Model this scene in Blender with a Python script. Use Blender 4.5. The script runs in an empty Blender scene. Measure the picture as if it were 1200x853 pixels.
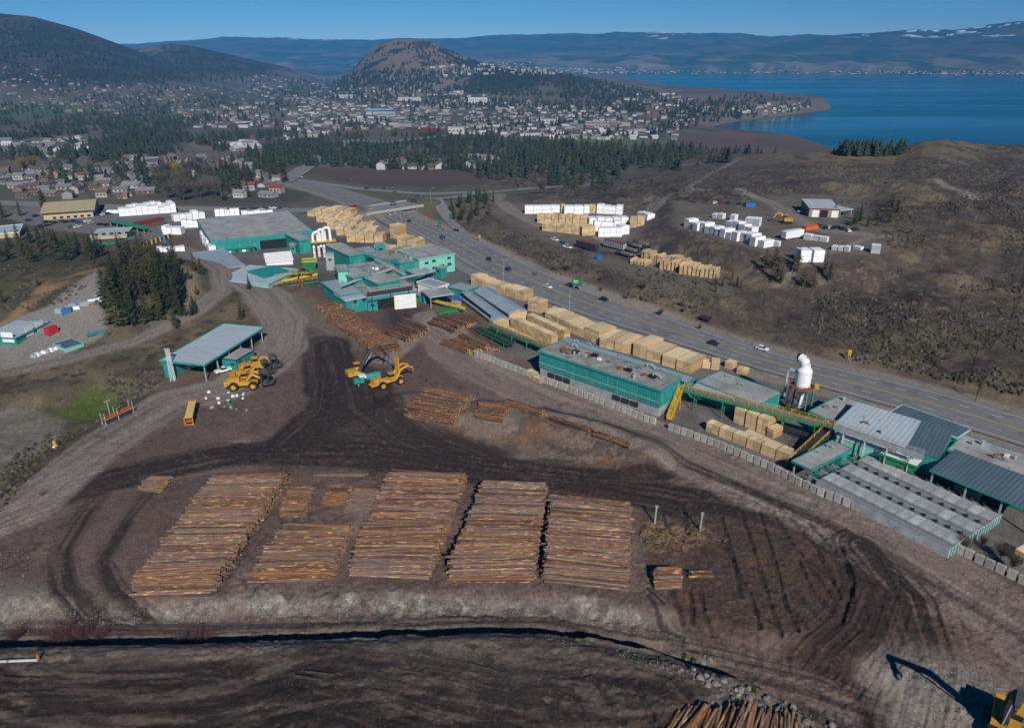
import bpy, math, random
import numpy as np
random.seed(7); rng = np.random.default_rng(7)
SC = bpy.context.scene
COL = SC.collection
R = math.radians
# ------------------------------------------------------------------ camera model (photo is 1200 x 853)
FPX, CX, CY, CAMZ, PITCH = 857.0, 600.0, 426.5, 100.0, R(23.1)
CP, SP = math.cos(PITCH), math.sin(PITCH)
def ray(x, y):
    u = np.asarray(x, float) - CX; v = CY - np.asarray(y, float)
    return u, FPX*CP + v*SP, -FPX*SP + v*CP
def P(x, y, z=0.0):
    """the point of the plane at height z that the photo shows at pixel x, y"""
    dx, dy, dz = ray(x, y); k = (z - CAMZ)/dz
    return np.array([dx*k, dy*k])
def PL(pts, z=0.0):
    return np.array([P(a, b, z) for a, b in pts])
def proj(X, Y, Z):
    X = np.asarray(X, float); Y = np.asarray(Y, float); Z = np.asarray(Z, float)
    d = Y*CP + (CAMZ - Z)*SP; up = Y*SP - (CAMZ - Z)*CP
    return CX + FPX*X/d, CY - FPX*up/d, d
# ------------------------------------------------------------------ noise
def _h(i, j, s):
    n = (i*374761393 + j*668265263 + s*974711) & 0xffffffff
    n = ((n ^ (n >> 13))*1274126177) & 0xffffffff
    n = ((n ^ (n >> 15))*2246822519) & 0xffffffff
    return ((n ^ (n >> 16)) & 0xffff)/65535.0
def vn(x, y, s=0):
    xi = np.floor(x).astype(np.int64); yi = np.floor(y).astype(np.int64)
    fx = x - xi; fy = y - yi
    fx = fx*fx*(3 - 2*fx); fy = fy*fy*(3 - 2*fy)
    a = _h(xi, yi, s); b = _h(xi+1, yi, s); c = _h(xi, yi+1, s); d = _h(xi+1, yi+1, s)
    return (a + (b-a)*fx) + ((c + (d-c)*fx) - (a + (b-a)*fx))*fy
def fbm(x, y, sc, o=4, s=0, g=0.5):
    x = np.asarray(x, float)/sc; y = np.asarray(y, float)/sc
    t = 0.; a = 1.; n = 0.
    for k in range(o):
        t = t + a*vn(x + 17.3*k, y - 9.1*k, s+k); n += a; a *= g; x = x*2.03; y = y*2.03
    return t/n
def ss(a, b, x):
    t = np.clip((x-a)/(b-a), 0, 1); return t*t*(3-2*t)
# ------------------------------------------------------------------ distances to polylines and polygons
def dpoly(X, Y, pts, margin=60.):
    """distance, arc length and side (+ right of travel) to a polyline; far points keep a large distance"""
    X = np.asarray(X, float); Y = np.asarray(Y, float)
    D = np.full(X.shape, 1e6); T = np.zeros(X.shape); S = np.zeros(X.shape)
    p = np.asarray(pts)
    m = (X > p[:, 0].min()-margin) & (X < p[:, 0].max()+margin) & (Y > p[:, 1].min()-margin) & (Y < p[:, 1].max()+margin)
    if not m.any(): return D, T, S
    x = X[m]; y = Y[m]; d = np.full(x.shape, 1e6); t = np.zeros(x.shape); sd = np.zeros(x.shape); acc = 0.
    for a, b in zip(p[:-1], p[1:]):
        ab = b - a; L = math.hypot(*ab)
        k = np.clip(((x-a[0])*ab[0] + (y-a[1])*ab[1])/(L*L), 0, 1)
        ex = x - a[0] - k*ab[0]; ey = y - a[1] - k*ab[1]; e = np.hypot(ex, ey)
        c = e < d
        d = np.where(c, e, d); t = np.where(c, acc + k*L, t); sd = np.where(c, np.sign(ex*ab[1] - ey*ab[0]), sd)
        acc += L
    D[m] = d; T[m] = t; S[m] = sd
    return D, T, S
def sdf(X, Y, pts, margin=40.):
    """signed distance to a polygon, negative inside"""
    X = np.asarray(X, float); Y = np.asarray(Y, float)
    D = np.full(X.shape, 1e6); p = np.asarray(pts)
    m = (X > p[:, 0].min()-margin) & (X < p[:, 0].max()+margin) & (Y > p[:, 1].min()-margin) & (Y < p[:, 1].max()+margin)
    if not m.any(): return D
    x = X[m]; y = Y[m]; d = np.full(x.shape, 1e6); ins = np.zeros(x.shape, bool)
    for a, b in zip(p, np.roll(p, -1, 0)):
        ab = b - a
        k = np.clip(((x-a[0])*ab[0] + (y-a[1])*ab[1])/(ab @ ab + 1e-9), 0, 1)
        d = np.minimum(d, np.hypot(x-a[0]-k*ab[0], y-a[1]-k*ab[1]))
        c = (a[1] > y) != (b[1] > y)
        xx = a[0] + (y-a[1])*ab[0]/(ab[1] if abs(ab[1]) > 1e-9 else 1e-9)
        ins ^= c & (x < xx)
    D[m] = np.where(ins, -d, d)
    return D
# ------------------------------------------------------------------ the lines of the place
HWU = [(300,192),(345,203),(390,213),(430,227),(474,248),(530,270),(570,288),(596,300),(634,318),(705,349),(780,372),(860,401),(918,418),(1000,437),(1080,455),(1140,472),(1200,490),(1330,530)]
HWL = [(290,194),(338,206),(370,219),(405,233),(444,248),(500,280),(532,300),(567,322),(634,352),(700,375),(760,393),(820,412),(900,437),(950,450),(1020,470),(1130,501),(1200,523),(1330,570)]
HU = PL(HWU); HL = PL(HWL)
HILLEDGE = PL([(530,262),(570,285),(634,313),(705,344),(780,367),(860,395),(918,412),(1000,431),(1080,449),(1140,466),(1200,484),(1400,545),(1800,680)])
DITCH = PL([(-300,790),(0,766),(150,761),(300,755),(450,749),(600,744),(700,750),(770,766),(830,790),(900,822),(990,880),(1090,960)])
ROADS = {   # px polyline, half width (m), kind
 'haul':  (PL([(-120,650),(0,604),(60,583),(130,561),(200,546),(260,534),(340,526),(430,530),(520,541),(620,555),(720,572),(800,583),(880,592),(950,612),(1000,645),(1022,690),(1005,735),(960,775)]), 5.6, 'dark'),
 'haul2': (PL([(250,530),(420,528),(560,550),(690,570),(800,590)]), 4.5, 'dark'),
 'hair':  (PL([(540,538),(640,548),(730,557),(775,556),(795,546),(785,528),(750,511)]), 3.4, 'dark'),
 'fan':   (PL([(383,405),(392,450),(390,480),(345,520)]), 8, 'dark'),
 'fan2':  (PL([(420,440),(435,475),(480,510),(560,540)]), 8.0, 'dark'),
 'loop':  (PL([(128,566),(95,605),(68,650),(74,690),(110,722),(170,738)]), 2.2, 'dark2'),
 'loop2': (PL([(190,560),(150,610),(120,660),(135,695),(180,722)]), 1.6, 'dark2'),
 'low':   (PL([(-120,740),(60,738),(250,736),(400,733),(550,726),(640,727),(750,748),(850,768),(950,792),(1040,826),(1120,880)]), 3.4, 'mid'),
 'lowd':  (PL([(120,727),(250,728),(400,723),(560,716),(650,721),(740,741)]), 0.9, 'dark2'),
 'out':   (PL([(510,385),(560,430),(640,470),(720,500),(800,533),(900,575),(1000,622),(1090,670),(1200,735),(1350,830)]), 10, 'light'),
 'outd':  (PL([(640,480),(760,525),(880,575),(980,620),(1080,675),(1200,750)]), 1.6, 'dark2'),
 'yard':  (PL([(-40,625),(30,590),(120,520),(200,470),(270,455),(330,410),(335,380),(312,350),(280,332),(230,310),(208,296)]), 8.5, 'pale'),
 'grav':  (PL([(-60,452),(0,440),(80,425),(160,405),(225,378),(262,352),(258,330),(225,309)]), 3.4, 'pale'),
 'curv':  (PL([(1010,640),(1060,700),(1080,770),(1060,853)]), 6.5, 'dark2'),
 'curv2': (PL([(960,770),(1010,800),(1040,840),(1075,900)]), 2.0, 'dark2'),
 'bot':   (PL([(-60,850),(100,838),(250,845),(350,800),(520,830),(640,860)], 3.6), 8., 'dark'),
 'bot2':  (PL([(-60,795),(120,800),(260,790),(400,812),(520,850)], 3.6), 3.0, 'dark'),
 'arc':   (PL([(560,853),(600,800),(700,783),(780,800),(830,853)], 3.6), 3.0, 'dark2'),
 'mill':  (PL([(505,372),(480,395),(450,420)]), 6, 'light'),
 'lot':   (PL([(585,222),(580,240),(600,258),(640,278),(690,285),(730,280),(765,262),(775,248),(760,243)]), 5., 'pale'),
 'lot2':  (PL([(690,283),(720,300),(780,328),(830,335)]), 4., 'pale'),
 'lot3':  (PL([(765,245),(800,243),(860,248),(900,262),(930,285),(960,300),(1010,305)]), 4., 'pale'),
 'track': (PL([(1090,243),(1100,252),(1120,262),(1142,271)]), 3., 'pale'),
 'track2':(PL([(800,250),(815,230),(830,212),(860,196)]), 3., 'pale'),
 'track3':(PL([(905,352),(960,330),(1010,310),(1040,306)]), 1.6, 'pale'),
}
LAKE = PL([(1400,200),(1200,196),(1060,190),(985,176),(940,161),(900,155),(850,152),(832,147),(850,143),(880,139),(930,133),(968,128),(972,125),(960,121),(925,116),(870,111),(800,105),(760,98),(720,91),(690,88.5),(760,86.8),(900,87.2),(1200,89.4),(1500,91)], -68.0)
def sky_list(pts):
    s = []; m = []
    for x, y in pts:
        a, b, c = ray(x, y); s.append(a/b); m.append(c/b)
    return np.array(s), np.array(m)
RIDGE = sky_list([(-250,60),(100,54),(150,52),(200,49),(260,44),(330,45),(400,48),(440,47),(520,45),(600,41),(680,39.5),(760,38.5),(850,39),(905,43),(950,41),(1000,44),(1060,42),(1200,40),(1500,34)])
RIDGER = sky_list([(600,130),(830,80),(880,60),(930,48),(985,41),(1040,37),(1080,36),(1120,35),(1160,29),(1200,25),(1280,20),(1500,18)])
RIDGE2 = sky_list([(100,90),(300,80),(420,72),(480,76),(560,70),(620,66),(680,73),(740,63),(800,70),(850,62),(910,58),(960,66),(1020,56),(1090,60),(1160,50),(1240,46),(1500,44)])
HILL1 = sky_list([(-400,30),(-100,14),(0,16),(40,20),(90,34),(125,47),(160,60),(200,76),(260,95),(300,140)])
HILL2 = sky_list([(60,140),(120,78),(160,58),(200,50),(240,57),(290,70),(340,82),(400,110)])
BUTTE = sky_list([(360,140),(395,95),(412,84),(425,68),(445,53),(462,47.5),(480,46.5),(505,49),(520,56),(545,68),(580,78),(620,90),(680,100),(740,140)])
LOWR = sky_list([(440,150),(520,98),(560,84),(600,79),(640,84),(680,90),(720,97),(760,106),(800,118),(860,150)])
KNOLL = P(55, 345); KN2 = P(165, 350)
ISLE = PL([(478,478),(560,488),(660,505),(752,532)])
PADP = PL([(120,712),(240,560),(740,560),(760,700),(400,708)])
LOTS = [PL([(590,232),(570,240),(600,262),(650,283),(720,288),(760,268),(775,246),(700,240)], 8), PL([(690,288),(740,300),(850,318),(850,338),(780,330),(690,300)], 8),
        PL([(790,240),(830,246),(930,234),(1012,238),(1012,262),(1040,300),(960,318),(880,300),(790,270)], 10)]
LOTZ = []
def H(X, Y):
    X = np.asarray(X, float); Y = np.asarray(Y, float); s = X/np.maximum(Y, 1)
    z = np.interp(Y, [0,430,560,800,1140,2400,4500,20000], [0,0,-3,-12,-20,-40,-60,-64])
    far = ss(500, 1500, Y)
    z = z + far*(fbm(X, Y, 420, 3, 5)-.5)*14
    # right hillside above the highway
    d, t, sd = dpoly(X, Y, HILLEDGE, 900.)
    dd = np.where(sd < 0, d, 0); dd = np.where(d > 9e5, 0, dd)
    near = (d < 9e5)
    n1 = fbm(X, Y, 45, 4, 11)
    cut = 3.5*ss(2, 11, dd)*(.35 + .9*ss(.35, .65, fbm(X, Y, 30, 2, 31)))
    hill = cut + 17*ss(8, 260, dd) + ss(4, 60, dd)*(n1-.5)*7 + ss(4, 20, dd)*(fbm(X, Y, 7, 3, 12)-.5)*1.6
    mrid = np.interp(s, *sky_list([(560,216),(700,213),(860,190),(960,184),(1050,181),(1082,171),(1105,168.5),(1130,171),(1155,176),(1200,176),(1500,170)]))
    zr = 100 + 700*mrid
    hill2 = np.where(Y < 700, hill + (zr - hill)*ss(430, 700, Y), zr + (z - zr)*ss(705, 1150, Y))
    right = near & (dd > 0) & (Y > 60)
    wgt = ss(-.07, .03, s)
    z = np.where(right, z*(1-wgt) + np.where(Y < 430, hill, hill2)*wgt, z)
    for lp, lz in zip(LOTS, LOTZ):
        q = sdf(X, Y, lp, 30); f = ss(26, 0, q); z = z*(1-f*.92) + f*.92*lz
    # left knoll, its cutting and the low ground beside the haul road
    kd = np.hypot((X-KNOLL[0])/95, (Y-KNOLL[1])/62); z = z + 8*np.exp(-kd**2*1.1)
    kd = np.hypot((X-KN2[0])/32, (Y-KN2[1])/48); z = z + 6*np.exp(-kd**2*1.4)
    q = sdf(X, Y, PL([(-300,700),(-20,612),(60,545),(130,490),(190,455),(170,440),(60,455),(-100,470),(-400,520)]), 30)
    z = z - 3.2*ss(2, -12, q) + ss(4, -8, q)*(fbm(X, Y, 9, 3, 40)-.5)*1.5
    # hummock between the haul roads
    d, t, sd = dpoly(X, Y, ISLE, 40); z = z + 3.2*ss(13, 3, d)*(.6 + .8*fbm(X, Y, 14, 3, 3))
    # log pad above the low road, the ditch and the raised ground in front of it
    d, t, sd = dpoly(X, Y, ROADS['low'][0], 60); z = z - 1.9*ss(9.5, 4.5, d)
    d, t, sd = dpoly(X, Y, DITCH, 260)
    wob = (fbm(X, Y, 5, 3, 60)-.5)*1.6
    nearside = np.where(sd > 0, d, -d) + wob
    fadex = ss(80, 52, X)
    z = np.where(d < 9e5, z + fadex*3.6*ss(-.2, 1.3, nearside) - 2.6*ss(-5.2, -3.4, nearside)*ss(.9, -.2, nearside)*ss(60, 40, X), z)
    # embankments of the overpass
    for px in ((418,247),(500,238)):
        c = P(*px); z = z + 5*np.exp(-(((X-c[0])/20)**2 + ((Y-c[1])/20)**2))
    # hills and mountains
    base = z
    nz = fbm(X, Y, 700, 5, 70); nz2 = fbm(X, Y, 260, 4, 71)
    rug = 1 - np.abs(2*nz-1)
    def rise(lst, y0, yr, y1, pw=1.):
        zr = 100 + yr*np.interp(s, *lst)
        zr = zr + (nz2-.5)*.02*yr*.25
        up = np.clip((Y-y0)/(yr-y0), 0, 1)**pw
        k = np.where(Y < yr, up*(.80 + .4*rug*(1-up) + .2*up), 1 - .85*ss(yr, y1, Y))
        k = np.where(Y < yr, np.minimum(k, 1.0), k)
        return base + np.maximum(zr - base, 0)*np.where(Y < y0, 0, k)
    z = np.maximum(z, rise(HILL1, 2250, 3500, 7000, .9))
    z = np.maximum(z, rise(HILL2, 3300, 4300, 7000))
    z = np.maximum(z, rise(LOWR, 2300, 2900, 3900))
    z = np.maximum(z, rise(BUTTE, 2700, 3350, 4500, .75))
    z = np.maximum(z, rise(RIDGE2, 5750, 7300, 10500, 1.15))
    z = np.maximum(z, rise(RIDGE, 6200, 9800, 22000, 1.3))
    z = np.maximum(z, rise(RIDGER, 6000, 8300, 14000, 1.2))
    # the lake bed
    q = sdf(X, Y, LAKE, 1500)
    k = ss(25, -25, q)
    z = np.where((q < 9e5) & (Y < 1900), np.minimum(z, -66 + .085*np.maximum(q, 0) + 150*ss(770, 700, Y)), z)
    z = np.where(q < 9e5, np.maximum(z, -66.0 + 2*ss(0, 200, q))*(1-k) + -74.0*k, z)
    return z
def G(x, y, lift=0.0):
    """where the ray through photo pixel x, y meets the terrain: X, Y, Z arrays"""
    x = np.atleast_1d(np.asarray(x, float)); y = np.atleast_1d(np.asarray(y, float))
    a, b, c = ray(x, y)
    ys = np.geomspace(60, 14000, 150)
    lo = np.full(x.shape, 60.); hi = np.full(x.shape, 14000.); found = np.zeros(x.shape, bool)
    prev = ys[0]
    for yy in ys[1:]:
        X = a/b*yy; Z = CAMZ + c/b*yy
        hit = (~found) & (Z < H(X, np.full(x.shape, yy)) + lift)
        lo[hit] = prev; hi[hit] = yy; found |= hit; prev = yy
        if found.all(): break
    for _ in range(14):
        mid = (lo+hi)/2; below = CAMZ + c/b*mid < H(a/b*mid, mid) + lift
        hi = np.where(below, mid, hi); lo = np.where(below, lo, mid)
    X = a/b*hi; return X, hi, H(X, hi)
def g(x, y):
    X, Y, Z = G(x, y); return np.array([X[0], Y[0], Z[0]])
LOTZ = [float(np.mean(H(*np.array([lp.mean(0)*.6 + q*.4 for q in lp]).T))) for lp in LOTS]
def hz(x, y): return float(H(np.array([x]), np.array([y]))[0])
# ------------------------------------------------------------------ objects
def tag(o, label=None, cat=None, group=None, kind=None):
    if label: o['label'] = label
    if cat: o['category'] = cat
    if group: o['group'] = group
    if kind: o['kind'] = kind
    return o
def thing(name, label, cat, loc=(0,0,0), rotz=0, group=None):
    o = bpy.data.objects.new(name, None); COL.objects.link(o)
    o.empty_display_size = .5; o.location = loc; o.rotation_euler = (0,0,rotz)
    return tag(o, label, cat, group)
def copytree(o, parent=None):
    c = o.copy(); COL.objects.link(c); c.parent = parent
    for ch in list(o.children): copytree(ch, c)
    return c
class MB:
    """collects shapes for ONE mesh object"""
    def __init__(s): s.v = []; s.f = []; s.m = []
    def add(s, vs, fs, mat=0):
        n = len(s.v); s.v += [tuple(p) for p in vs]
        for f in fs: s.f.append([n+i for i in f]); s.m.append(mat)
        return s
    def box(s, c, d, rz=0, mat=0, top=None, taper=1.0):
        x, y, z = d[0]/2, d[1]/2, d[2]/2; ca, sa = math.cos(rz), math.sin(rz); vs = []
        for k, t in ((-1,1.),(1,taper)):
            for a, b in ((-1,-1),(1,-1),(1,1),(-1,1)):
                px, py = a*x*t, b*y*t
                vs.append((c[0]+px*ca-py*sa, c[1]+px*sa+py*ca, c[2]+k*z))
        s.add(vs, [(3,2,1,0),(0,1,5,4),(1,2,6,5),(2,3,7,6),(3,0,4,7)], mat)
        s.add(vs[4:], [(0,1,2,3)], mat if top is None else top); return s
    def prism(s, poly, z0, z1, mat=0, top=None, bottom=True):
        n = len(poly); vs = [(p[0],p[1],z0) for p in poly] + [(p[0],p[1],z1) for p in poly]
        s.add(vs, [(i,(i+1)%n,n+(i+1)%n,n+i) for i in range(n)], mat)
        s.add(vs[n:], [list(range(n))], mat if top is None else top)
        if bottom: s.add(vs[:n], [list(range(n))[::-1]], mat)
        return s
    def xprism(s, prof, y0, y1, mat=0):
        """profile in x, z swept along y"""
        n = len(prof); vs = [(p[0],y0,p[1]) for p in prof] + [(p[0],y1,p[1]) for p in prof]
        s.add(vs, [(i,(i+1)%n,n+(i+1)%n,n+i) for i in range(n)][::1] + [list(range(n))[::-1], [n+i for i in range(n)]], mat); return s
    def cyl(s, p0, p1, r0, r1=None, n=10, mat=0, cap=None):
        r1 = r0 if r1 is None else r1
        p0 = np.array(p0, float); p1 = np.array(p1, float); d = p1-p0; d = d/(np.linalg.norm(d)+1e-9)
        a = np.cross(d, (0,0,1) if abs(d[2]) < .9 else (1,0,0)); a /= np.linalg.norm(a); b = np.cross(d, a); vs = []
        for p, r in ((p0,r0),(p1,r1)):
            for i in range(n):
                t = 2*math.pi*i/n; vs.append(tuple(p + r*(math.cos(t)*a + math.sin(t)*b)))
        s.add(vs, [(i,n+i,n+(i+1)%n,(i+1)%n) for i in range(n)], mat)
        cm = mat if cap is None else cap
        s.add(vs, [], mat)
        k = len(s.v)-2*n
        s.f.append([k+i for i in range(n)]); s.m.append(cm)
        s.f.append([k+n+i for i in range(n)][::-1]); s.m.append(cm); return s
    def bar(s, p0, p1, w=.2, mat=0): return s.cyl(p0, p1, w/2*1.2, n=4, mat=mat)
    def tube(s, pts, r, n=8, mat=0):
        for i in range(len(pts)-1):
            ra = r[i] if isinstance(r, (list,tuple)) else r; rb = r[i+1] if isinstance(r, (list,tuple)) else r
            s.cyl(pts[i], pts[i+1], ra, rb, n, mat)
        return s
    def build(s, name, mats, parent=None, smooth=False, loc=None):
        me = bpy.data.meshes.new(name); me.from_pydata(s.v, [], s.f); me.update()
        if not isinstance(mats, (list,tuple)): mats = [mats]
        for m in mats: me.materials.append(m)
        if len(mats) > 1: me.polygons.foreach_set('material_index', s.m)
        if smooth: me.polygons.foreach_set('use_smooth', [True]*len(me.polygons))
        o = bpy.data.objects.new(name, me); COL.objects.link(o)
        if parent is not None: o.parent = parent
        if loc is not None: o.location = loc
        return o
def npmesh(name, V, F, mats, mi=None, attr=None):
    """V (n,3), F (m,k) arrays of equal sized faces"""
    me = bpy.data.meshes.new(name); V = np.asarray(V, np.float32); F = np.asarray(F, np.int32)
    k = F.shape[1]
    me.vertices.add(len(V)); me.vertices.foreach_set('co', V.ravel())
    me.loops.add(F.size); me.loops.foreach_set('vertex_index', F.ravel())
    me.polygons.add(len(F)); me.polygons.foreach_set('loop_start', np.arange(0, F.size, k, dtype=np.int32))
    for m in (mats if isinstance(mats, (list,tuple)) else [mats]): me.materials.append(m)
    if mi is not None: me.polygons.foreach_set('material_index', np.asarray(mi, np.int32))
    if attr:
        for an, arr in attr.items():
            a = me.attributes.new(an, 'FLOAT_COLOR', 'POINT'); a.data.foreach_set('color', np.asarray(arr, np.float32).ravel())
    me.update(calc_edges=True); me.validate()
    o = bpy.data.objects.new(name, me); COL.objects.link(o); return o
# ------------------------------------------------------------------ materials
MATS = {}
def mat(name, col, rough=.8, metal=0., var=.15, scale=1.5, col2=None, bump=0., ribs=None, rnd=0., spots=None, spec=.3, stretch=None, emis=None):
    if name in MATS: return MATS[name]
    m = bpy.data.materials.new(name); m.use_nodes = True; nt = m.node_tree; N = nt.nodes; L = nt.links
    bs = N['Principled BSDF']; bs.inputs['Roughness'].default_value = rough; bs.inputs['Metallic'].default_value = metal
    bs.inputs['Specular IOR Level'].default_value = spec
    tc = N.new('ShaderNodeTexCoord'); src = tc.outputs['Object']
    if stretch:
        mp = N.new('ShaderNodeMapping'); mp.inputs['Scale'].default_value = stretch; L.new(src, mp.inputs['Vector']); src2 = mp.outputs[0]
    else: src2 = src
    nz = N.new('ShaderNodeTexNoise'); nz.inputs['Scale'].default_value = scale; nz.inputs['Detail'].default_value = 6; nz.inputs['Roughness'].default_value = .62
    L.new(src2, nz.inputs['Vector'])
    rp = N.new('ShaderNodeValToRGB'); e = rp.color_ramp.elements; e[0].position = .28; e[1].position = .74
    c2 = col2 or tuple(min(1, c*(1+var)) for c in col)
    e[0].color = (*[c*(1-var) for c in col], 1); e[1].color = (*c2, 1)
    L.new(nz.outputs['Fac'], rp.inputs['Fac']); out = rp.outputs['Color']
    if spots:   # (colour, scale, threshold)
        n2 = N.new('ShaderNodeTexNoise'); n2.inputs['Scale'].default_value = spots[1]; n2.inputs['Detail'].default_value = 4
        L.new(src2, n2.inputs['Vector']); r2 = N.new('ShaderNodeValToRGB'); r2.color_ramp.elements[0].position = spots[2]; r2.color_ramp.elements[1].position = spots[2]+.06
        L.new(n2.outputs['Fac'], r2.inputs['Fac']); mx = N.new('ShaderNodeMix'); mx.data_type = 'RGBA'
        L.new(r2.outputs['Color'], mx.inputs['Factor']); L.new(out, mx.inputs['A']); mx.inputs['B'].default_value = (*spots[0], 1); out = mx.outputs['Result']
    if rnd:
        oi = N.new('ShaderNodeObjectInfo'); mr = N.new('ShaderNodeMapRange'); mr.inputs['To Min'].default_value = 1-rnd; mr.inputs['To Max'].default_value = 1+rnd
        L.new(oi.outputs['Random'], mr.inputs['Value']); hs = N.new('ShaderNodeHueSaturation'); L.new(mr.outputs[0], hs.inputs['Value']); L.new(out, hs.inputs['Color']); out = hs.outputs['Color']
    hgt = None
    if ribs:    # (axis 0/1/2, period m, depth of tone)
        sx = N.new('ShaderNodeSeparateXYZ'); L.new(src, sx.inputs[0])
        ml = N.new('ShaderNodeMath'); ml.operation = 'MULTIPLY'; ml.inputs[1].default_value = 2*math.pi/ribs[1]; L.new(sx.outputs[ribs[0]], ml.inputs[0])
        sn = N.new('ShaderNodeMath'); sn.operation = 'SINE'; L.new(ml.outputs[0], sn.inputs[0])
        mr = N.new('ShaderNodeMapRange'); mr.inputs['From Min'].default_value = .55; mr.inputs['From Max'].default_value = 1.; mr.inputs['To Min'].default_value = 1; mr.inputs['To Max'].default_value = 1-ribs[2]
        L.new(sn.outputs[0], mr.inputs['Value']); mx = N.new('ShaderNodeMix'); mx.data_type = 'RGBA'; mx.blend_type = 'MULTIPLY'; mx.inputs['Factor'].default_value = 1
        L.new(out, mx.inputs['A']); L.new(mr.outputs[0], mx.inputs['B']); out = mx.outputs['Result']; hgt = sn.outputs[0]
    L.new(out, bs.inputs['Base Color'])
    if bump:
        bp = N.new('ShaderNodeBump'); bp.inputs['Strength'].default_value = bump; bp.inputs['Distance'].default_value = .12
        L.new(hgt or nz.outputs['Fac'], bp.inputs['Height']); L.new(bp.outputs[0], bs.inputs['Normal'])
    if emis: bs.inputs['Emission Color'].default_value = (*emis[0], 1); bs.inputs['Emission Strength'].default_value = emis[1]
    MATS[name] = m; return m
TEAL = mat('teal_cladding', (.022,.245,.225), .5, var=.2, scale=.35, ribs=(0,.9,.22), bump=.2, spots=((.075,.27,.245),.6,.57), stretch=(1,1,.25))
TEALY = mat('teal_cladding_side', (.022,.245,.225), .5, var=.2, scale=.35, ribs=(1,.9,.22), bump=.2, spots=((.055,.29,.265),.45,.6), stretch=(1,1,.3))
TEALP = mat('teal_paint', (.022,.24,.22), .5, var=.22, scale=.8)
MINT = mat('mint_cladding', (.19,.52,.42), .5, var=.08, scale=.4, ribs=(0,.9,.12), bump=.15)
GREEN = mat('green_paint', (.02,.2,.08), .5, var=.25, scale=.6)
BGREEN = mat('bright_green_paint', (.03,.2,.06), .5, var=.25, scale=.6)
ROOFG = mat('grey_gravel_roof', (.29,.30,.30), .9, var=.34, scale=.16, spots=((.19,.185,.175),.5,.62))
ROOFD = mat('weathered_flat_roof', (.25,.255,.245), .9, var=.4, scale=.3, spots=((.11,.10,.09),.35,.6))
ROOFB = mat('blue_grey_metal_roof', (.27,.33,.38), .55, .0, var=.14, scale=.25, ribs=(0,1.2,.15), bump=.25, spots=((.2,.14,.10),.7,.66), stretch=(1,.25,1))
ROOFDB = mat('dark_blue_metal_roof', (.085,.13,.16), .6, .0, var=.22, scale=.2, ribs=(0,1.0,.2), bump=.25, spots=((.2,.14,.10),.7,.66), stretch=(1,.25,1))
ROOFL = mat('light_metal_roof', (.38,.45,.5), .5, .0, var=.1, scale=.3, ribs=(0,1.2,.1), bump=.2, spots=((.2,.14,.10),.7,.66), stretch=(1,.25,1))
WHITE = mat('white_paint', (.72,.73,.74), .5, var=.1, scale=.8)
WRAP = mat('white_lumber_wrap', (.8,.81,.83), .45, var=.06, scale=.5, rnd=.06, bump=.1)
WRAPE = mat('shaded_white_end', (.36,.38,.41), .8, var=.3, scale=2., rnd=.15)  # white wrap on its duller side, shade put into the colour
LUMB = mat('sawn_lumber', (.56,.395,.205), .8, var=.16, scale=.9, col2=(.66,.49,.285), rnd=.24, ribs=(2,.62,.4), stretch=(.6,.6,3), bump=.2)
LUMT = mat('lumber_top', (.63,.505,.315), .8, var=.16, scale=.7, rnd=.24, ribs=(1,1.25,.25))
LUMD = mat('lumber_end', (.50,.325,.14), .8, var=.22, scale=1.4, rnd=.24, ribs=(2,.62,.5))
STICK = mat('lumber_sticker', (.2,.13,.07), .9)
CONC = mat('concrete', (.33,.325,.31), .9, var=.22, scale=.9, spots=((.2,.19,.17),1.6,.6), rnd=.12, bump=.3)
GREYM = mat('grey_metal', (.3,.32,.33), .6, var=.25, scale=.5)
KILN = mat('galvanised_panel', (.36,.385,.40), .6, .0, var=.3, scale=.5, rnd=.22, spots=((.22,.23,.23),.9,.6))
DARK = mat('dark_steel', (.035,.035,.037), .6, var=.4, scale=.8)
BLACK = mat('black_paint_and_shade', (.012,.012,.013), .8, var=.2)  # black paint, also the painted shade in open bays
YEL = mat('machine_yellow', (.5,.265,.025), .5, var=.3, scale=.9, spots=((.17,.11,.06),1.3,.6))
YELR = mat('yellow_rail', (.55,.38,.03), .5, var=.2)
ORNG = mat('orange_paint', (.55,.12,.02), .5, var=.2)
RED = mat('red_paint', (.42,.03,.03), .5, var=.2)
MAROON = mat('maroon_cover', (.2,.03,.045), .6, var=.2)
BLUE = mat('blue_paint', (.03,.13,.35), .5, var=.2)
RUST = mat('rusty_steel', (.2,.075,.035), .8, var=.4, scale=1.2)
GLASS = mat('dark_glass', (.02,.025,.03), .12, var=.1, spec=.6)
TYRE = mat('rubber', (.018,.018,.018), .85, var=.3)
TAN = mat('tan_shingle', (.36,.30,.19), .9, var=.14, scale=.5)
BEIGE = mat('beige_stucco', (.45,.36,.23), .85, var=.1)
BROWNW = mat('brown_timber', (.12,.075,.045), .9, var=.3)
WOODG = mat('grey_timber', (.17,.15,.13), .9, var=.3)
ASPH = mat('asphalt', (.165,.166,.168), .9, var=.14, scale=.05, spots=((.135,.135,.137),.2,.55))
ASPHL = mat('worn_asphalt', (.19,.187,.182), .9, var=.12, scale=.06)
LINEW = mat('white_road_paint', (.5,.5,.5), .7, var=.2)
LINEY = mat('yellow_road_paint', (.45,.33,.06), .7, var=.2)
ROCK = mat('grey_rock', (.19,.18,.165), .9, var=.35, scale=1.2, rnd=.2, bump=.4)
TARPB = mat('blue_tarp', (.05,.22,.5), .5)
ENDW = mat('cut_log_end', (.58,.36,.15), .85, var=.25, scale=3.)
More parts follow.
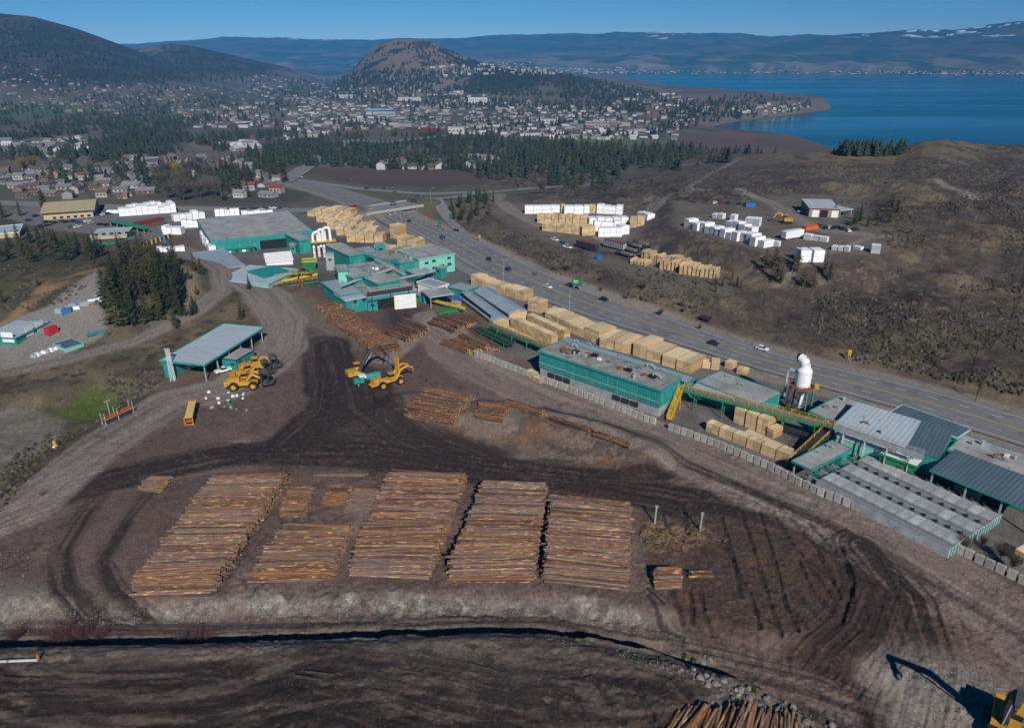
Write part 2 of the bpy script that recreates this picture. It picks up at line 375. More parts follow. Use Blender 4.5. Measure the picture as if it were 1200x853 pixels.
# local x,y box helper for lumber: sides, ends, top
def frame(A, B, C, z):
    """rectangle at height z from three photo corners: front left, front right, a back corner"""
    a, b, c = P(*A, z), P(*B, z), P(*C, z); d = b-a; L = math.hypot(*d); u = d/L; w = np.array([-u[1], u[0]])
    W = float((c-a) @ w)
    return a, math.atan2(u[1], u[0]), L, W
# ------------------------------------------------------------------ ground sheet
def field_colour(X, Y, Z, S):
    """base colour of the ground: soil, mud, gravel, grass, fields; S collects wheel streaks for the relief"""
    s = X/np.maximum(Y, 1)
    n0 = fbm(X, Y, 60, 4, 101); n1 = fbm(X, Y, 11, 4, 102); n2 = fbm(X, Y, 2.2, 3, 103); n3 = fbm(X, Y, .7, 2, 104)
    C = np.empty(X.shape + (3,))
    def put(c, m):
        m = np.clip(m, 0, 1)[..., None]; C[:] = C*(1-m) + np.asarray(c)*m
    C[:] = (.135,.101,.086)
    put((.185,.146,.125), ss(.45, .65, n1)*.75); put((.085,.063,.053), ss(.54, .64, fbm(X, Y, 5, 4, 105))*.4)
    put((.085,.064,.054), ss(.52, .68, n0)*.6)
    # hillside right of the highway
    d, t, sd = dpoly(X, Y, HILLEDGE, 900.); hm = np.where((sd < 0) & (d < 9e5), ss(0, 3, d), 0)*ss(-.09,-.03, s)*ss(800, 720, Y + (n0-.5)*60)
    h1 = fbm(X, Y, 38, 5, 120); h2 = fbm(X, Y, 9, 4, 121); h3 = fbm(X*.5+Y*.3, Y, 120, 4, 122)
    put((.098,.08,.06), hm)
    put((.14,.116,.08), hm*ss(.45, .62, h1)*.9)
    put((.095,.085,.046), hm*ss(.5, .62, h3)*ss(.4, .6, h2)*.6)
    put((.062,.049,.047), hm*ss(.5, .62, fbm(X, Y, 70, 4, 123))*.8)
    put((.135,.112,.082), hm*ss(.6, .72, h2)*.5)
    put((.035,.03,.027), hm*ss(.53, .63, fbm(X, Y, 3.6, 4, 124, .65))*.6); put((.17,.135,.10), hm*ss(.60, .68, fbm(X, Y, 2.6, 3, 125, .65))*.7); put((.05,.042,.042), hm*ss(.5,.6,fbm(X, Y*.5, 16, 4, 126, .6))*.6)
    put((.13,.115,.08), hm*ss(2, 5, d)*ss(22, 8, d)*ss(.4, .6, h2)*.7)
    put((.20,.155,.075), hm*np.exp(-((X-P(1095,173)[0]*0-.47*690)/70)**2)*ss(600, 690, Y)*ss(.3, .6, h2))
    put((.16,.125,.075), hm*ss(620, 720, Y)*ss(.45, .6, h2)*.7)
    # left knoll and low ground
    q = sdf(X, Y, PL([(-500,640),(-20,612),(60,548),(150,480),(205,440),(330,405),(300,345),(200,300),(110,255),(0,245),(-700,240)]), 30); km = ss(2, -6, q)
    put((.085,.073,.048), km); put((.15,.125,.082), km*ss(.42, .6, h2)*.8); put((.055,.055,.025), km*ss(.5, .62, h1)*.7)
    put((.05,.042,.03), km*ss(.58, .68, fbm(X, Y, 4, 3, 130)))
    c = P(95, 468); put((.07,.10,.016), np.exp(-(((X-c[0])/11)**2 + ((Y-c[1])/9)**2))*1.3*ss(.3, .6, n1))
    q = sdf(X, Y, PL([(-60,475),(40,470),(76,482),(62,512),(0,540),(-80,560)])); put((.155,.148,.125), ss(1.5, -2, q)*.9)
    q = sdf(X, Y, PL([(-80,452),(-40,400),(60,378),(118,345),(128,352),(126,402),(60,428)])); put((.215,.205,.19), ss(1.5, -2, q))
    q = sdf(X, Y, PL([(0,395),(60,352),(125,338),(125,345),(60,366),(0,404)])); put((.24,.155,.08), ss(2, -2, q)*ss(.3, .55, n1))
    q = sdf(X, Y, PL([(208,330),(236,340),(238,358),(215,375),(205,355)])); put((.22,.17,.115), ss(3, -3, q)*.9)
    # town and far country
    fm = ss(500, 560, Y)*(1-hm)
    f0 = fbm(X, Y, 230, 4, 140); f1 = fbm(X, Y, 60, 4, 141); f2 = vn(np.floor(X/90)*1.37, np.floor((Y+.3*X)/130)*1.91, 142)
    put((.105,.093,.072), fm); put((.06,.062,.042), fm*ss(.5, .6, f1)*.8); put((.15,.13,.105), fm*ss(.55, .68, f0)*.6)
    flat = ss(2,-8,Z)*ss(3500,2600,Y); put((.06,.08,.035), fm*flat*(f2 > .84)*ss(.45, .5, f0)*.7); put((.13,.115,.075), fm*flat*(f2 < .1)*.6)
    hillz = ss(45, 110, Z)*ss(1600, 2000, Y)*ss(5600, 5200, Y)
    fr = fbm(X, Y, 330, 5, 150); fr2 = fbm(X, Y, 90, 4, 151)
    put((.05,.038,.033), ss(-20, 30, Z)*ss(1800, 2300, Y)*(Y < 5500)*.9)
    put((.028,.03,.024), ss(-20, 30, Z)*ss(1800, 2300, Y)*(Y < 5500)*ss(.45, .55, fr2)*.9)
    put((.12,.085,.068), hillz*ss(.48, .58, fr)*.85); put((.03,.032,.025), hillz*ss(.5,.58,fr2)*.8)
    bx = X/np.maximum(Y,1)
    bm = (np.abs(Y-3100) < 900)*ss(-25, 0, Z)*(bx > -.22)*(bx < .03)
    put((.14,.112,.09), bm*(bx < -.055)*ss(.3, .5, fr2+.1)); put((.026,.034,.024), bm*ss(-.07, -.03, bx)*.85)
    put((.03,.036,.026), bm*ss(.56, .62, fr2))
    # mountains past the lake: forest above, dry slopes below, snow patches on the crest
    mm = ss(5650, 5800, Y)
    mY = Y*.5 + Z*3; put((.022,.045,.045), mm); put((.17,.145,.105), mm*ss(150, 20, Z)*ss(-62, 0, Z)*ss(.47, .6, fbm(X, mY, 300, 5, 160))*.7); put((.05,.06,.045), mm*ss(.55, .6, fbm(X, mY, 150, 3, 162))*.8); put((.75,.77,.8), mm*ss(.60,.66,fbm(X,mY*2,190,5,163))*ss(.52,.6,fbm(X,mY,900,2,164))*ss(215, 260, Z)*.7)
    put((.065,.055,.045), mm*ss(.55, .68, fr)*.7); put((.17,.15,.13), mm*ss(25, -40, Z)*ss(.58, .68, fbm(X, mY, 70, 3, 161))*.4)
    # fields
    FIELDS = (([(345,197),(470,198),(610,206),(560,216),(470,217),(400,213)], (.082,.05,.046)), ([(610,206),(880,187),(1000,184),(960,192),(880,200),(760,206),(650,212)], (.072,.062,.058)),
                   ([(780,166),(800,157),(852,153),(1000,166),(968,184),(870,184),(760,176)], (.09,.062,.05)), ([(820,157),(855,153),(905,158),(880,164)], (.115,.062,.05)),
                   ([(640,165),(720,160),(800,168),(720,172),(650,172)], (.09,.105,.045)), ([(15,122),(90,119),(112,131),(60,137),(0,138)], (.06,.10,.04)), ([(130,110),(180,112),(260,122),(180,124)], (.10,.095,.06)),
                   ([(210,166),(300,160),(300,172),(235,176)], (.16,.13,.10)), ([(320,126),(400,130),(390,137),(330,135)], (.07,.1,.045)), ([(232,124),(300,126),(300,134),(240,136)], (.09,.11,.05)),
                   ([(575,117),(650,122),(640,130),(560,126)], (.12,.115,.075)), ([(410,103),(430,105),(425,112),(408,110)], (.06,.1,.04)), ([(555,72),(590,73),(592,78),(560,78)], (.26,.19,.12)), ([(80,82),(125,84),(110,87),(75,86)], (.24,.19,.1)),
                   ([(820,122),(960,117),(960,126),(890,136),(840,140)], (.11,.075,.062)), ([(795,110),(880,112),(900,119),(800,120)], (.13,.095,.08)))
    allp = np.concatenate([np.array(p_, float) for p_, c in FIELDS]); gx, gy, _ = G(allp[:,0], allp[:,1]); k0 = 0
    for pts, c in FIELDS:
        poly = np.stack([gx[k0:k0+len(pts)], gy[k0:k0+len(pts)]], 1); k0 += len(pts); q = sdf(X, Y, poly, 60); w = 3+Y.clip(0,3000)*.006
        put(np.array(c)*1.15, np.clip(.5 - q/w, 0, 1)*.92*ss(15, 0, Z)*(.75+.5*(f1-.3).clip(0,.5)))
    rows = np.sin((X*.8+Y*.6)*2*math.pi/9)*.5+.5
    # mill yard paving, lots, verges
    q = sdf(X, Y, PL([(205,262),(235,250),(345,244),(440,250),(545,312),(640,358),(820,420),(1010,475),(1250,560),(1250,700),(1130,640),(960,566),(770,486),(640,432),(566,404),(520,360),(400,345),(330,338),(262,312)]), 40)
    pm = ss(2, -2, q); put((.115,.11,.106), pm); put((.17,.165,.155), pm*ss(.5, .62, n1)*.6); put((.06,.055,.05), pm*ss(.58, .7, n0)*.6)
    q = sdf(X, Y, PL([(0,250),(30,236),(150,240),(345,243),(235,255),(170,285),(110,276),(30,262)]), 40); put((.155,.15,.145), ss(2, -2, q)*.9)
    q = sdf(X, Y, PL([(380,205),(480,216),(600,203),(620,212),(600,232),(540,262),(470,246),(415,240)]), 30); put((.10,.10,.058), ss(3, -2, q)*.8)
    for lp in LOTS: q = sdf(X, Y, lp, 30); put((.135,.12,.102), ss(4, -4, q)*.92); put((.09,.08,.07), ss(4, -4, q)*ss(.5, .65, n1)*.7)
    d, t, sd = dpoly(X, Y, (HU+HL)/2, 60); put((.165,.14,.105), ss(22, 14, d)*(1-pm)*.8*ss(.3, .6, n1)); put((.23,.215,.19), ss(17.5, 14.5, d)*.8)
    # pale bank below the log pad; litter; bark
    d, t, sd = dpoly(X, Y, PL([(-40,735),(40,700),(150,716),(300,700),(420,704),(560,706),(700,712),(800,742)]), 40)
    rb = ss(3.6, .8, d + (n1-.5)*6 + (n2-.5)*2.5); put((.175,.165,.148), rb*.85); put((.27,.26,.24), rb*ss(.58,.66,fbm(X,Y,1.3,3,106))*.8); put((.085,.072,.06), rb*ss(.56,.66,fbm(X,Y,3,3,107))*.7); S += rb*(fbm(X,Y,1.6,3,108)-.5)*1.5
    d, t, sd = dpoly(X, Y, PL([(738,545),(752,600),(756,650),(790,720)]), 40); put((.17,.155,.14), ss(3.5, 1, d + (n1-.5)*4)*.7)
    d, t, sd = dpoly(X, Y, PL([(-60,700),(20,715),(30,745)]), 40); put((.2,.19,.175), ss(9, 2, d + (n1-.5)*8)*.7)
    q = sdf(X, Y, PL([(740,598),(840,592),(950,614),(1002,650),(1008,700),(975,745),(850,748),(800,735),(765,690)])); lm = ss(2, -3, q + (n1-.5)*4)
    put((.068,.05,.04), lm); put((.125,.07,.036), lm*ss(.46, .62, fbm(X*.5, Y, 2.2, 4, 170))*ss(.4, .55, fbm(X, Y, 14, 3, 171))*.7)
    q = sdf(X, Y, PL([(470,480),(600,478),(760,520),(785,545),(740,560),(600,548),(540,538)])); im = ss(2, -4, q + (n1-.5)*5)
    put((.155,.125,.10), im); put((.155,.13,.105), im*ss(.52, .64, n1)*.8); put((.075,.058,.046), im*ss(.52,.62,fbm(X,Y,4,4,176))*.7); put((.14,.08,.04), im*ss(.56, .68, fbm(X, Y, 6, 3, 175))*.7)
    q = sdf(X, Y, PL([(325,340),(395,352),(490,405),(470,425),(420,408),(370,366)])); put((.135,.066,.042), ss(2, -2, q)*ss(.2, .45, n1))
    q = sdf(X, Y, PL([(448,362),(560,370),(590,405),(540,420),(470,395)])); put((.085,.048,.038), ss(2, -2, q)*ss(.2, .4, n1)*.9); c = P(482,372); put((.03,.024,.024), np.exp(-(((X-c[0])/11)**2 + ((Y-c[1])/16)**2))*1.2*ss(.3,.6,n1))
    q = sdf(X, Y, PL([(240,560),(345,545),(295,640),(262,700),(245,700)])); put((.05,.036,.03), ss(1, -2, q)*.6)
    d, t, sd = dpoly(X, Y, PL([(350,352),(390,385),(430,410)]), 30); put((.15,.135,.10), ss(9, 4, d)*ss(.3, .55, n1)*.8)
    # ground in front of the ditch
    d, t, sd = dpoly(X, Y, DITCH, 260); ns = np.where(sd > 0, d, -d); front = np.where(d < 9e5, ss(-.5, .8, ns), 0)*ss(85, 50, X)
    put((.09,.076,.065), front); put((.155,.13,.104), front*ss(11, 3, ns + (n1-.5)*5)*.9); put((.045,.035,.031), front*ss(.44, .58, fbm(X*.25, Y, 6, 4, 180))*.8*ss(6,12,ns))
    put((.045,.04,.032), np.where(d < 9e5, ss(-6, -4.6, ns)*ss(.2, -.6, ns), 0)*.8*ss(60,50,X))
    q = sdf(X, Y, PL([(376,440),(402,425),(432,468),(470,498),(560,536),(700,562),(810,588),(640,578),(420,548),(250,548),(150,562),(240,533),(320,520),(365,500)])); mu = ss(2.5, -3, q + (n1-.5)*6)
    sx_ = fbm(X*.08, Y + X*.12, 1.6, 3, 177); put((.037,.027,.023), mu*.92); put((.075,.056,.047), mu*ss(.54,.66,sx_)*.7); put((.022,.016,.015), mu*ss(.46,.36,sx_)*.7); S += mu*(sx_-.5)*.35
    # wheel tracks along the roads
    for k, (name, (pl, hw, kind)) in enumerate(ROADS.items()):
        d, t, sd = dpoly(X, Y, pl, hw*3+8)
        m0 = d < 9e5
        if not m0.any(): continue
        off = np.where(sd > 0, d, -d)
        st = fbm(off*1.6 + 40*k, t*.045, 1, 3, 200+k); st2 = fbm(off*.55, t*.02, 1, 3, 230+k)
        edge = hw*(.75 + .6*fbm(t, off*.3, 12, 3, 250+k))
        core = np.where(m0, ss(edge+1.6, edge-1.4, d), 0)
        if kind == 'dark':
            put((.034,.0245,.021), core*(.76 + .28*ss(.35, .5, st2))); put((.10,.077,.064), core*ss(.58, .7, st)*.5); put((.028,.020,.018), core*ss(.54, .64, st2)*.6)
        elif kind == 'dark2': put((.036,.027,.024), core*(.35+.65*ss(.4, .55, st)))
        elif kind == 'mid': put((.135,.107,.09), core*.9); put((.06,.048,.044), core*ss(.5, .6, st)); put((.135,.118,.104), core*ss(.54, .62, st2)*.6)
        elif kind == 'light': put((.19,.158,.14), core*.85); put((.085,.07,.064), core*ss(.54, .66, st)*.5*ss(.35,.6,n1)); put((.26,.225,.195), core*ss(.52, .62, st2)*.6)
        else: put((.215,.192,.17), core*.9); put((.15,.13,.113), core*ss(.5, .62, st)*.6); put((.10,.084,.074), core*ss(.58,.68,st2)*.5)
        wide = np.where(m0, ss(hw*2.2+3, hw*.8, d), 0)
        S += wide*(st-.5)*{'dark':.5,'dark2':.45,'mid':.35,'light':.22,'pale':.1}[kind]*(.3+1.4*ss(.35,.65,n0))
    c = P(1110,812); put((.22,.205,.185), ss(13, 4, np.hypot((X-c[0])*.8, Y-c[1]) + (n1-.5)*8)*.8)
    q = sdf(X, Y, PL([(748,612),(775,602),(800,612),(838,622),(835,640),(790,648),(755,640)])); dm = ss(1.5,-1.5,q+(n1-.5)*5); put((.19,.135,.075), dm*ss(.42,.58,fbm(X,Y,2,3,109))*.85); S += dm*(fbm(X,Y,1.6,3,110)-.4)*1.6
    # two deep parallel ruts and the ruts below the small piles
    for pl in ([(868,600),(885,650),(905,715),(915,742)], [(889,598),(905,650),(923,715),(935,738)], [(820,690),(826,720),(835,738)], [(785,690),(800,725)], [(808,690),(812,725)], [(905,600),(930,640),(975,680)],
               [(985,640),(1000,680),(985,730)], [(940,650),(975,700)], [(930,690),(960,725)], [(845,605),(858,650),(868,700)], [(850,640),(880,700),(890,735)], [(925,605),(955,640),(985,700)], [(948,612),(990,660),(1000,705)], [(935,655),(950,690),(975,715)], [(915,700),(945,735)], [(775,595),(780,615)], [(800,592),(806,625)], [(760,695),(775,725),(800,738)], [(640,820),(655,853)], [(670,805),(690,853)], [(700,800),(735,853)], [(745,800),(770,853)]):
        d, t, sd = dpoly(X, Y, PL(pl, 3.6 if pl[0][1] > 790 else 0), 12); d = d + (n2-.5)*.5 + (n3-.5)*.3; r = ss(.65, .2, d)*ss(.05, .35, fbm(X, Y, 3., 2, 199)+.05); S -= r*.45; S += ss(.45, .1, np.abs(d-.85))*.2*n2; put((.035,.029,.027), r*.8)
    dist = np.hypot(X, Y)
    nearf = ss(420, 150, dist)
    C *= (1 + nearf*((n3-.5)*.35 + (n2-.5)*.35))[..., None]
    peb = nearf*ss(.70, .78, fbm(X, Y, .9, 2, 190)); put((.2,.185,.165), peb*.16)
    nr = np.abs(fbm(X, Y, 3.4, 3, 191)-.5)*2; n5 = fbm(X, Y, 1.1, 3, 192)
    churn = nearf*(1-pm)*(.35 + .65*ss(.45, .6, fbm(X, Y, 22, 3, 193)))
    S += churn*((n2-.5)*.36 + (n3-.5)*.3 + (n5-.5)*.3 - .1*ss(.16, .0, nr))
    C *= (1 - churn*(.16*ss(.14, .0, nr) + .28*ss(.55, .68, n5)))[..., None]
    wood = nearf*ss(.66, .74, fbm(X*.45, Y, .8, 2, 194))*ss(.45, .6, fbm(X, Y, 16, 3, 196)); m_ = (wood*.16)[..., None]; C[:] = C*(1-m_) + np.array((.20,.12,.065))*m_
    wv0 = Y + 4*np.sin(X/14) + 6*(fbm(X, Y, 30, 2, 183)-.5); put((.135,.113,.094), front*ss(.5,.68,fbm(X*.16, wv0, 1.6, 4, 181))*.5); put((.028,.022,.02), front*ss(.60,.68,fbm(X*.5, Y, 1.8, 4, 182))*.6)
    C *= 1 + ss(650,300,dist)[..., None]*np.array((.05,.0,-.01))
    wv = Y + 5*np.sin(X/17) + 8*(fbm(X, Y, 40, 2, 198)-.5); lf = fbm(X*.06, wv, 1.3, 3, 197); S += front*((lf-.5)*.3 + (fbm(X, Y, 1.2, 3, 195)-.5)*.45); C *= (1 - front*.3*ss(.52,.66,lf))[..., None]
    return C
def make_ground():
    ypx = np.arange(1010, 64.5, -1.2); yr = P(np.full(len(ypx), 600.), ypx)[1]
    rowY = np.concatenate([yr[yr < 2600], np.geomspace(2610, 12500, 250), [13000, 14000, 15500]])
    sx = np.tan(np.linspace(-math.atan(1.36), math.atan(1.36), 1230))
    Yg, Sg = np.meshgrid(rowY, sx, indexing='ij'); Xg = Sg*Yg
    Z = H(Xg, Yg); S = np.zeros_like(Z)
    C = field_colour(Xg, Yg, Z, S); Z = Z + S*.75
    nr, nc = Z.shape
    global GRID; GRID = (rowY, np.linspace(-math.atan(1.36), math.atan(1.36), 1230), Z)
    V = np.stack([Xg, Yg, Z], -1).reshape(-1, 3)
    i = np.arange(nr-1)[:, None]*nc + np.arange(nc-1)[None]; F = np.stack([i, i+1, i+nc+1, i+nc], -1).reshape(-1, 4)
    A = np.concatenate([C, np.ones(Z.shape+(1,))], -1).reshape(-1, 4)
    m = bpy.data.materials.new('soil'); m.use_nodes = True; nt = m.node_tree; N = nt.nodes; L = nt.links; bs = N['Principled BSDF']
    at = N.new('ShaderNodeAttribute'); at.attribute_name = 'soil_kind'
    ge = N.new('ShaderNodeNewGeometry')
    nz = N.new('ShaderNodeTexNoise'); nz.inputs['Scale'].default_value = 1.7; nz.inputs['Detail'].default_value = 7; nz.inputs['Roughness'].default_value = .7; L.new(ge.outputs['Position'], nz.inputs['Vector'])
    mr = N.new('ShaderNodeMapRange'); mr.inputs['From Min'].default_value = .3; mr.inputs['From Max'].default_value = .7; mr.inputs['To Min'].default_value = .52; mr.inputs['To Max'].default_value = 1.48; L.new(nz.outputs['Fac'], mr.inputs['Value'])
    mx = N.new('ShaderNodeMix'); mx.data_type = 'RGBA'; mx.blend_type = 'MULTIPLY'; mx.inputs['Factor'].default_value = 1; L.new(at.outputs['Color'], mx.inputs['A']); L.new(mr.outputs[0], mx.inputs['B']); L.new(mx.outputs['Result'], bs.inputs['Base Color'])
    bs.inputs['Roughness'].default_value = .95; bs.inputs['Specular IOR Level'].default_value = .15
    bp = N.new('ShaderNodeBump'); bp.inputs['Strength'].default_value = .5; bp.inputs['Distance'].default_value = .25; L.new(nz.outputs['Fac'], bp.inputs['Height']); L.new(bp.outputs[0], bs.inputs['Normal'])
    fy = V[F[:, 0], 1]; fs = V[F[:, 0], 0]/fy; fz = V[F].mean(1)[:, 2]
    reg = np.where(fy > 5600, 3, np.where((np.abs(fy-3300) < 1150) & (fs > -.27) & (fs < .3) & (fz > -18), 2, np.where((fy > 1800) & (fs < -.27) & (fz > 0), 1, 0)))
    for r, nm, lb in ((0, 'ground', 'muddy log yard ground running out to the town and the lake shore'), (1, 'hills', 'dark brown wooded hills on the left skyline'), (2, 'butte', 'round rocky hill rising behind the town'), (3, 'mountains', 'blue forested mountains beyond the lake')):
        f = F[reg == r]; used, inv = np.unique(f, return_inverse=True)
        o = npmesh(nm, V[used], inv.reshape(-1, 4), m, attr={'soil_kind': A[used]})
        tag(o, lb, 'terrain', kind='structure')
        o.data.polygons.foreach_set('use_smooth', [True]*len(o.data.polygons))
make_ground()
H_exact = H
def H(X, Y):
    """the built ground, read back from its grid"""
    X = np.asarray(X, float); Y = np.asarray(Y, float); ry, az, Zg = GRID
    a = (np.arctan2(X, np.maximum(Y, 1e-3)) - az[0])/(az[1]-az[0]); a = np.clip(a, 0, len(az)-1.001); j = a.astype(int); fa = a-j
    i = np.clip(np.searchsorted(ry, Y)-1, 0, len(ry)-2); fi = np.clip((Y-ry[i])/(ry[i+1]-ry[i]), 0, 1)
    return (Zg[i,j]*(1-fa)+Zg[i,j+1]*fa)*(1-fi) + (Zg[i+1,j]*(1-fa)+Zg[i+1,j+1]*fa)*fi
# the lake
def water_mat(name, c, sc):
    m = bpy.data.materials.new(name); m.use_nodes = True; N = m.node_tree.nodes; L = m.node_tree.links; b = N['Principled BSDF']
    b.inputs['Base Color'].default_value = (*c, 1); b.inputs['Roughness'].default_value = .22; b.inputs['IOR'].default_value = 1.33; b.inputs['Specular IOR Level'].default_value = .4
    ge = N.new('ShaderNodeNewGeometry'); mp = N.new('ShaderNodeMapping'); mp.inputs['Scale'].default_value = (.35, 1, 1); L.new(ge.outputs['Position'], mp.inputs['Vector'])
    nz = N.new('ShaderNodeTexNoise'); nz.inputs['Scale'].default_value = sc; nz.inputs['Detail'].default_value = 5; L.new(mp.outputs[0], nz.inputs['Vector'])
    n2 = N.new('ShaderNodeTexNoise'); n2.inputs['Scale'].default_value = .0022; n2.inputs['Detail'].default_value = 4; m2 = N.new('ShaderNodeMapping'); m2.inputs['Scale'].default_value = (.35, 1.6, 1); m2.inputs['Rotation'].default_value = (0,0,.3); L.new(ge.outputs['Position'], m2.inputs['Vector']); L.new(m2.outputs[0], n2.inputs['Vector'])
    r2 = N.new('ShaderNodeMapRange'); r2.inputs['From Min'].default_value = .38; r2.inputs['From Max'].default_value = .62; r2.inputs['To Min'].default_value = .16; r2.inputs['To Max'].default_value = .3; L.new(n2.outputs['Fac'], r2.inputs['Value']); L.new(r2.outputs[0], b.inputs['Roughness'])
    bp = N.new('ShaderNodeBump'); bp.inputs['Strength'].default_value = .35; bp.inputs['Distance'].default_value = .6; L.new(nz.outputs['Fac'], bp.inputs['Height']); L.new(bp.outputs[0], b.inputs['Normal'])
    return m
mb = MB(); mb.prism([(-500,900),(9000,900),(9000,7000),(-500,7000)], -68.6, -68, bottom=False)
tag(mb.build('lake', water_mat('lake_water', (.012,.085,.135), .12)), 'calm blue lake under the far mountains', 'lake', kind='structure')
# ------------------------------------------------------------------ highway and other paved roads
def resample(pl, step):
    p = np.asarray(pl); d = np.r_[0, np.cumsum(np.hypot(*np.diff(p, axis=0).T))]; n = max(2, int(d[-1]/step)+1); q = np.linspace(0, d[-1], n)
    return np.stack([np.interp(q, d, p[:, 0]), np.interp(q, d, p[:, 1])], 1), q
def smooth(p, k=6):
    p = p.copy()
    for _ in range(k): p[1:-1] = p[:-2]*.25 + p[1:-1]*.5 + p[2:]*.25
    return p
def strip(name, a, b, z, m, kind='structure', label=None, cat='road'):
    V = np.concatenate([np.c_[a, z], np.c_[b, z]]); n = len(a); i = np.arange(n-1); F = np.stack([i, n+i, n+i+1, i+1], 1)
    o = npmesh(name, V, F, m); tag(o, label, cat, kind=kind); return o
n_h = 160
def even(p): q, _ = resample(p, 1.0); k = np.linspace(0, len(q)-1, n_h).astype(int); return smooth(q[k], 10)
hu, hl = even(HU), even(HL)
def hwz(a): return np.maximum(H(a[:, 0], a[:, 1]), -6)
hzv = smooth(np.c_[H(*((hu+hl)/2).T), H(*((hu+hl)/2).T)], 20)[:, 0] + .35
def lane(f0, f1, dz, name, m, label, lo=0, hi=None):
    a = hl + (hu-hl)*f0; b = hl + (hu-hl)*f1; return strip(name, a[lo:hi], b[lo:hi], (hzv+dz)[lo:hi], m, label=label)
lane(-.03, 1.03, 0, 'highway', ASPH, 'four lane asphalt highway running past the mill')
mk = MB()
def dash(f, z, on, off, wd, m):
    a = hl + (hu-hl)*f; q, _ = resample(a, .5); zz = np.interp(np.arange(len(q)), np.linspace(0, len(q)-1, n_h), hzv) + z
    i = 0
    while i < len(q)-int(on*2)-1:
        j = i+int(on*2); d = q[j]-q[i]; nn = np.array([-d[1], d[0]])/np.hypot(*d)*wd/2
        mk.add([(*(q[i]-nn), zz[i]), (*(q[i]+nn), zz[i]), (*(q[j]+nn), zz[j]), (*(q[j]-nn), zz[j])], [(0,3,2,1)], m); i = j + int(off*2)
for f in (.28, .74): dash(f, .012, 3, 6, .28, 0)
for f in (.06, .95): dash(f, .012, 8, 0, .25, 0)
for f in (.495, .515): dash(f, .012, 8, 0, .22, 1)
tag(mk.build('road_markings', [LINEW, LINEY]), 'white lane dashes and yellow centre lines on the highway', 'markings', kind='structure')
def road(px, hw, name, label, m=ASPHL, lift=.3, step=6, zfix=None):
    p, _ = resample(PL(px), step); p = smooth(p, 6); t = np.gradient(p, axis=0); t /= np.hypot(*t.T)[:, None]; nn = np.c_[-t[:, 1], t[:, 0]]
    z = H(*p.T) + lift if zfix is None else zfix(p)
    z = smooth(np.c_[z, z], 8)[:, 0]
    return strip(name, p-nn*hw, p+nn*hw, z, m, label=label)
road([(350,246),(420,250),(452,270),(500,291),(545,316),(580,334)], 3.6, 'frontage_road', 'narrow asphalt lane between the lumber stacks and the highway')
road([(-60,232),(60,236),(140,240),(250,242),(350,245),(420,242)], 8, 'street', 'asphalt street running behind the mill past the houses')
road([(512,236),(522,250),(538,268),(552,280)], 4.2, 'slip_road', 'slip road curving down from the overpass to the highway')
road([(500,234),(545,224),(620,206),(700,201)], 4.5, 'side_road', 'side road leading away from the overpass')
road([(345,200),(420,214),(500,222),(560,218)], 4.5, 'upper_slip_road', 'road along the brown field beyond the overpass')
road([(330,205),(350,190),(372,170),(410,150),(450,152),(520,143)], 9, 'valley_road', 'grey road winding through the trees to the town', lift=.8)
# ditch water
p = smooth(resample(DITCH, 4)[0], 4); p = p[(p[:, 0] < 30)]
strip('ditch_water', p + np.array([0, 4.6]), p + np.array([0, .2]), np.full(len(p), -3.4), water_mat('ditch_water', (.008,.010,.012), 2.), label='dark standing water in the ditch', cat='water')
# ------------------------------------------------------------------ camera, light, sky, air
cam = bpy.data.cameras.new('camera'); cam.sensor_width = 36; cam.lens = FPX/1200*36; cam.clip_end = 60000; cam.clip_start = 1
co = bpy.data.objects.new('camera', cam); COL.objects.link(co); co.location = (0,0,CAMZ); co.rotation_euler = (math.pi/2 - PITCH, 0, 0); SC.camera = co
SUN_AZ, SUN_EL = R(14), R(34)
sv = (math.sin(SUN_AZ)*math.cos(SUN_EL), -math.cos(SUN_AZ)*math.cos(SUN_EL), math.sin(SUN_EL))
sl = bpy.data.lights.new('sun', 'SUN'); sl.energy = 4.7; sl.angle = R(.53); sl.color = (1,.95,.87)
so = bpy.data.objects.new('sun', sl); COL.objects.link(so)
from mathutils import Vector
so.rotation_euler = Vector(sv).to_track_quat('Z', 'Y').to_euler(); so.location = (0,0,300)
W = bpy.data.worlds.new('World'); SC.world = W; W.use_nodes = True; N = W.node_tree.nodes; L = W.node_tree.links
sk = N.new('ShaderNodeTexSky'); sk.sky_type = 'NISHITA'; sk.sun_disc = False; sk.sun_elevation = SUN_EL
sk.sun_rotation = math.pi - SUN_AZ; sk.altitude = 500; sk.air_density = .8; sk.dust_density = 0.; sk.ozone_density = 6
hsv = N.new('ShaderNodeHueSaturation'); hsv.inputs['Saturation'].default_value = 1.42; hsv.inputs['Value'].default_value = .95; L.new(sk.outputs[0], hsv.inputs['Color']); L.new(hsv.outputs[0], N['Background'].inputs['Color']); N['Background'].inputs['Strength'].default_value = .052
SC.view_settings.view_transform = 'Standard'; SC.view_settings.look = 'None'; SC.view_settings.exposure = 0.0
SC.render.film_transparent = False
SC.cycles.max_bounces = 5; SC.cycles.diffuse_bounces = 2; SC.cycles.glossy_bounces = 2; SC.cycles.volume_bounces = 0; SC.cycles.use_denoising = True
HAZE = True
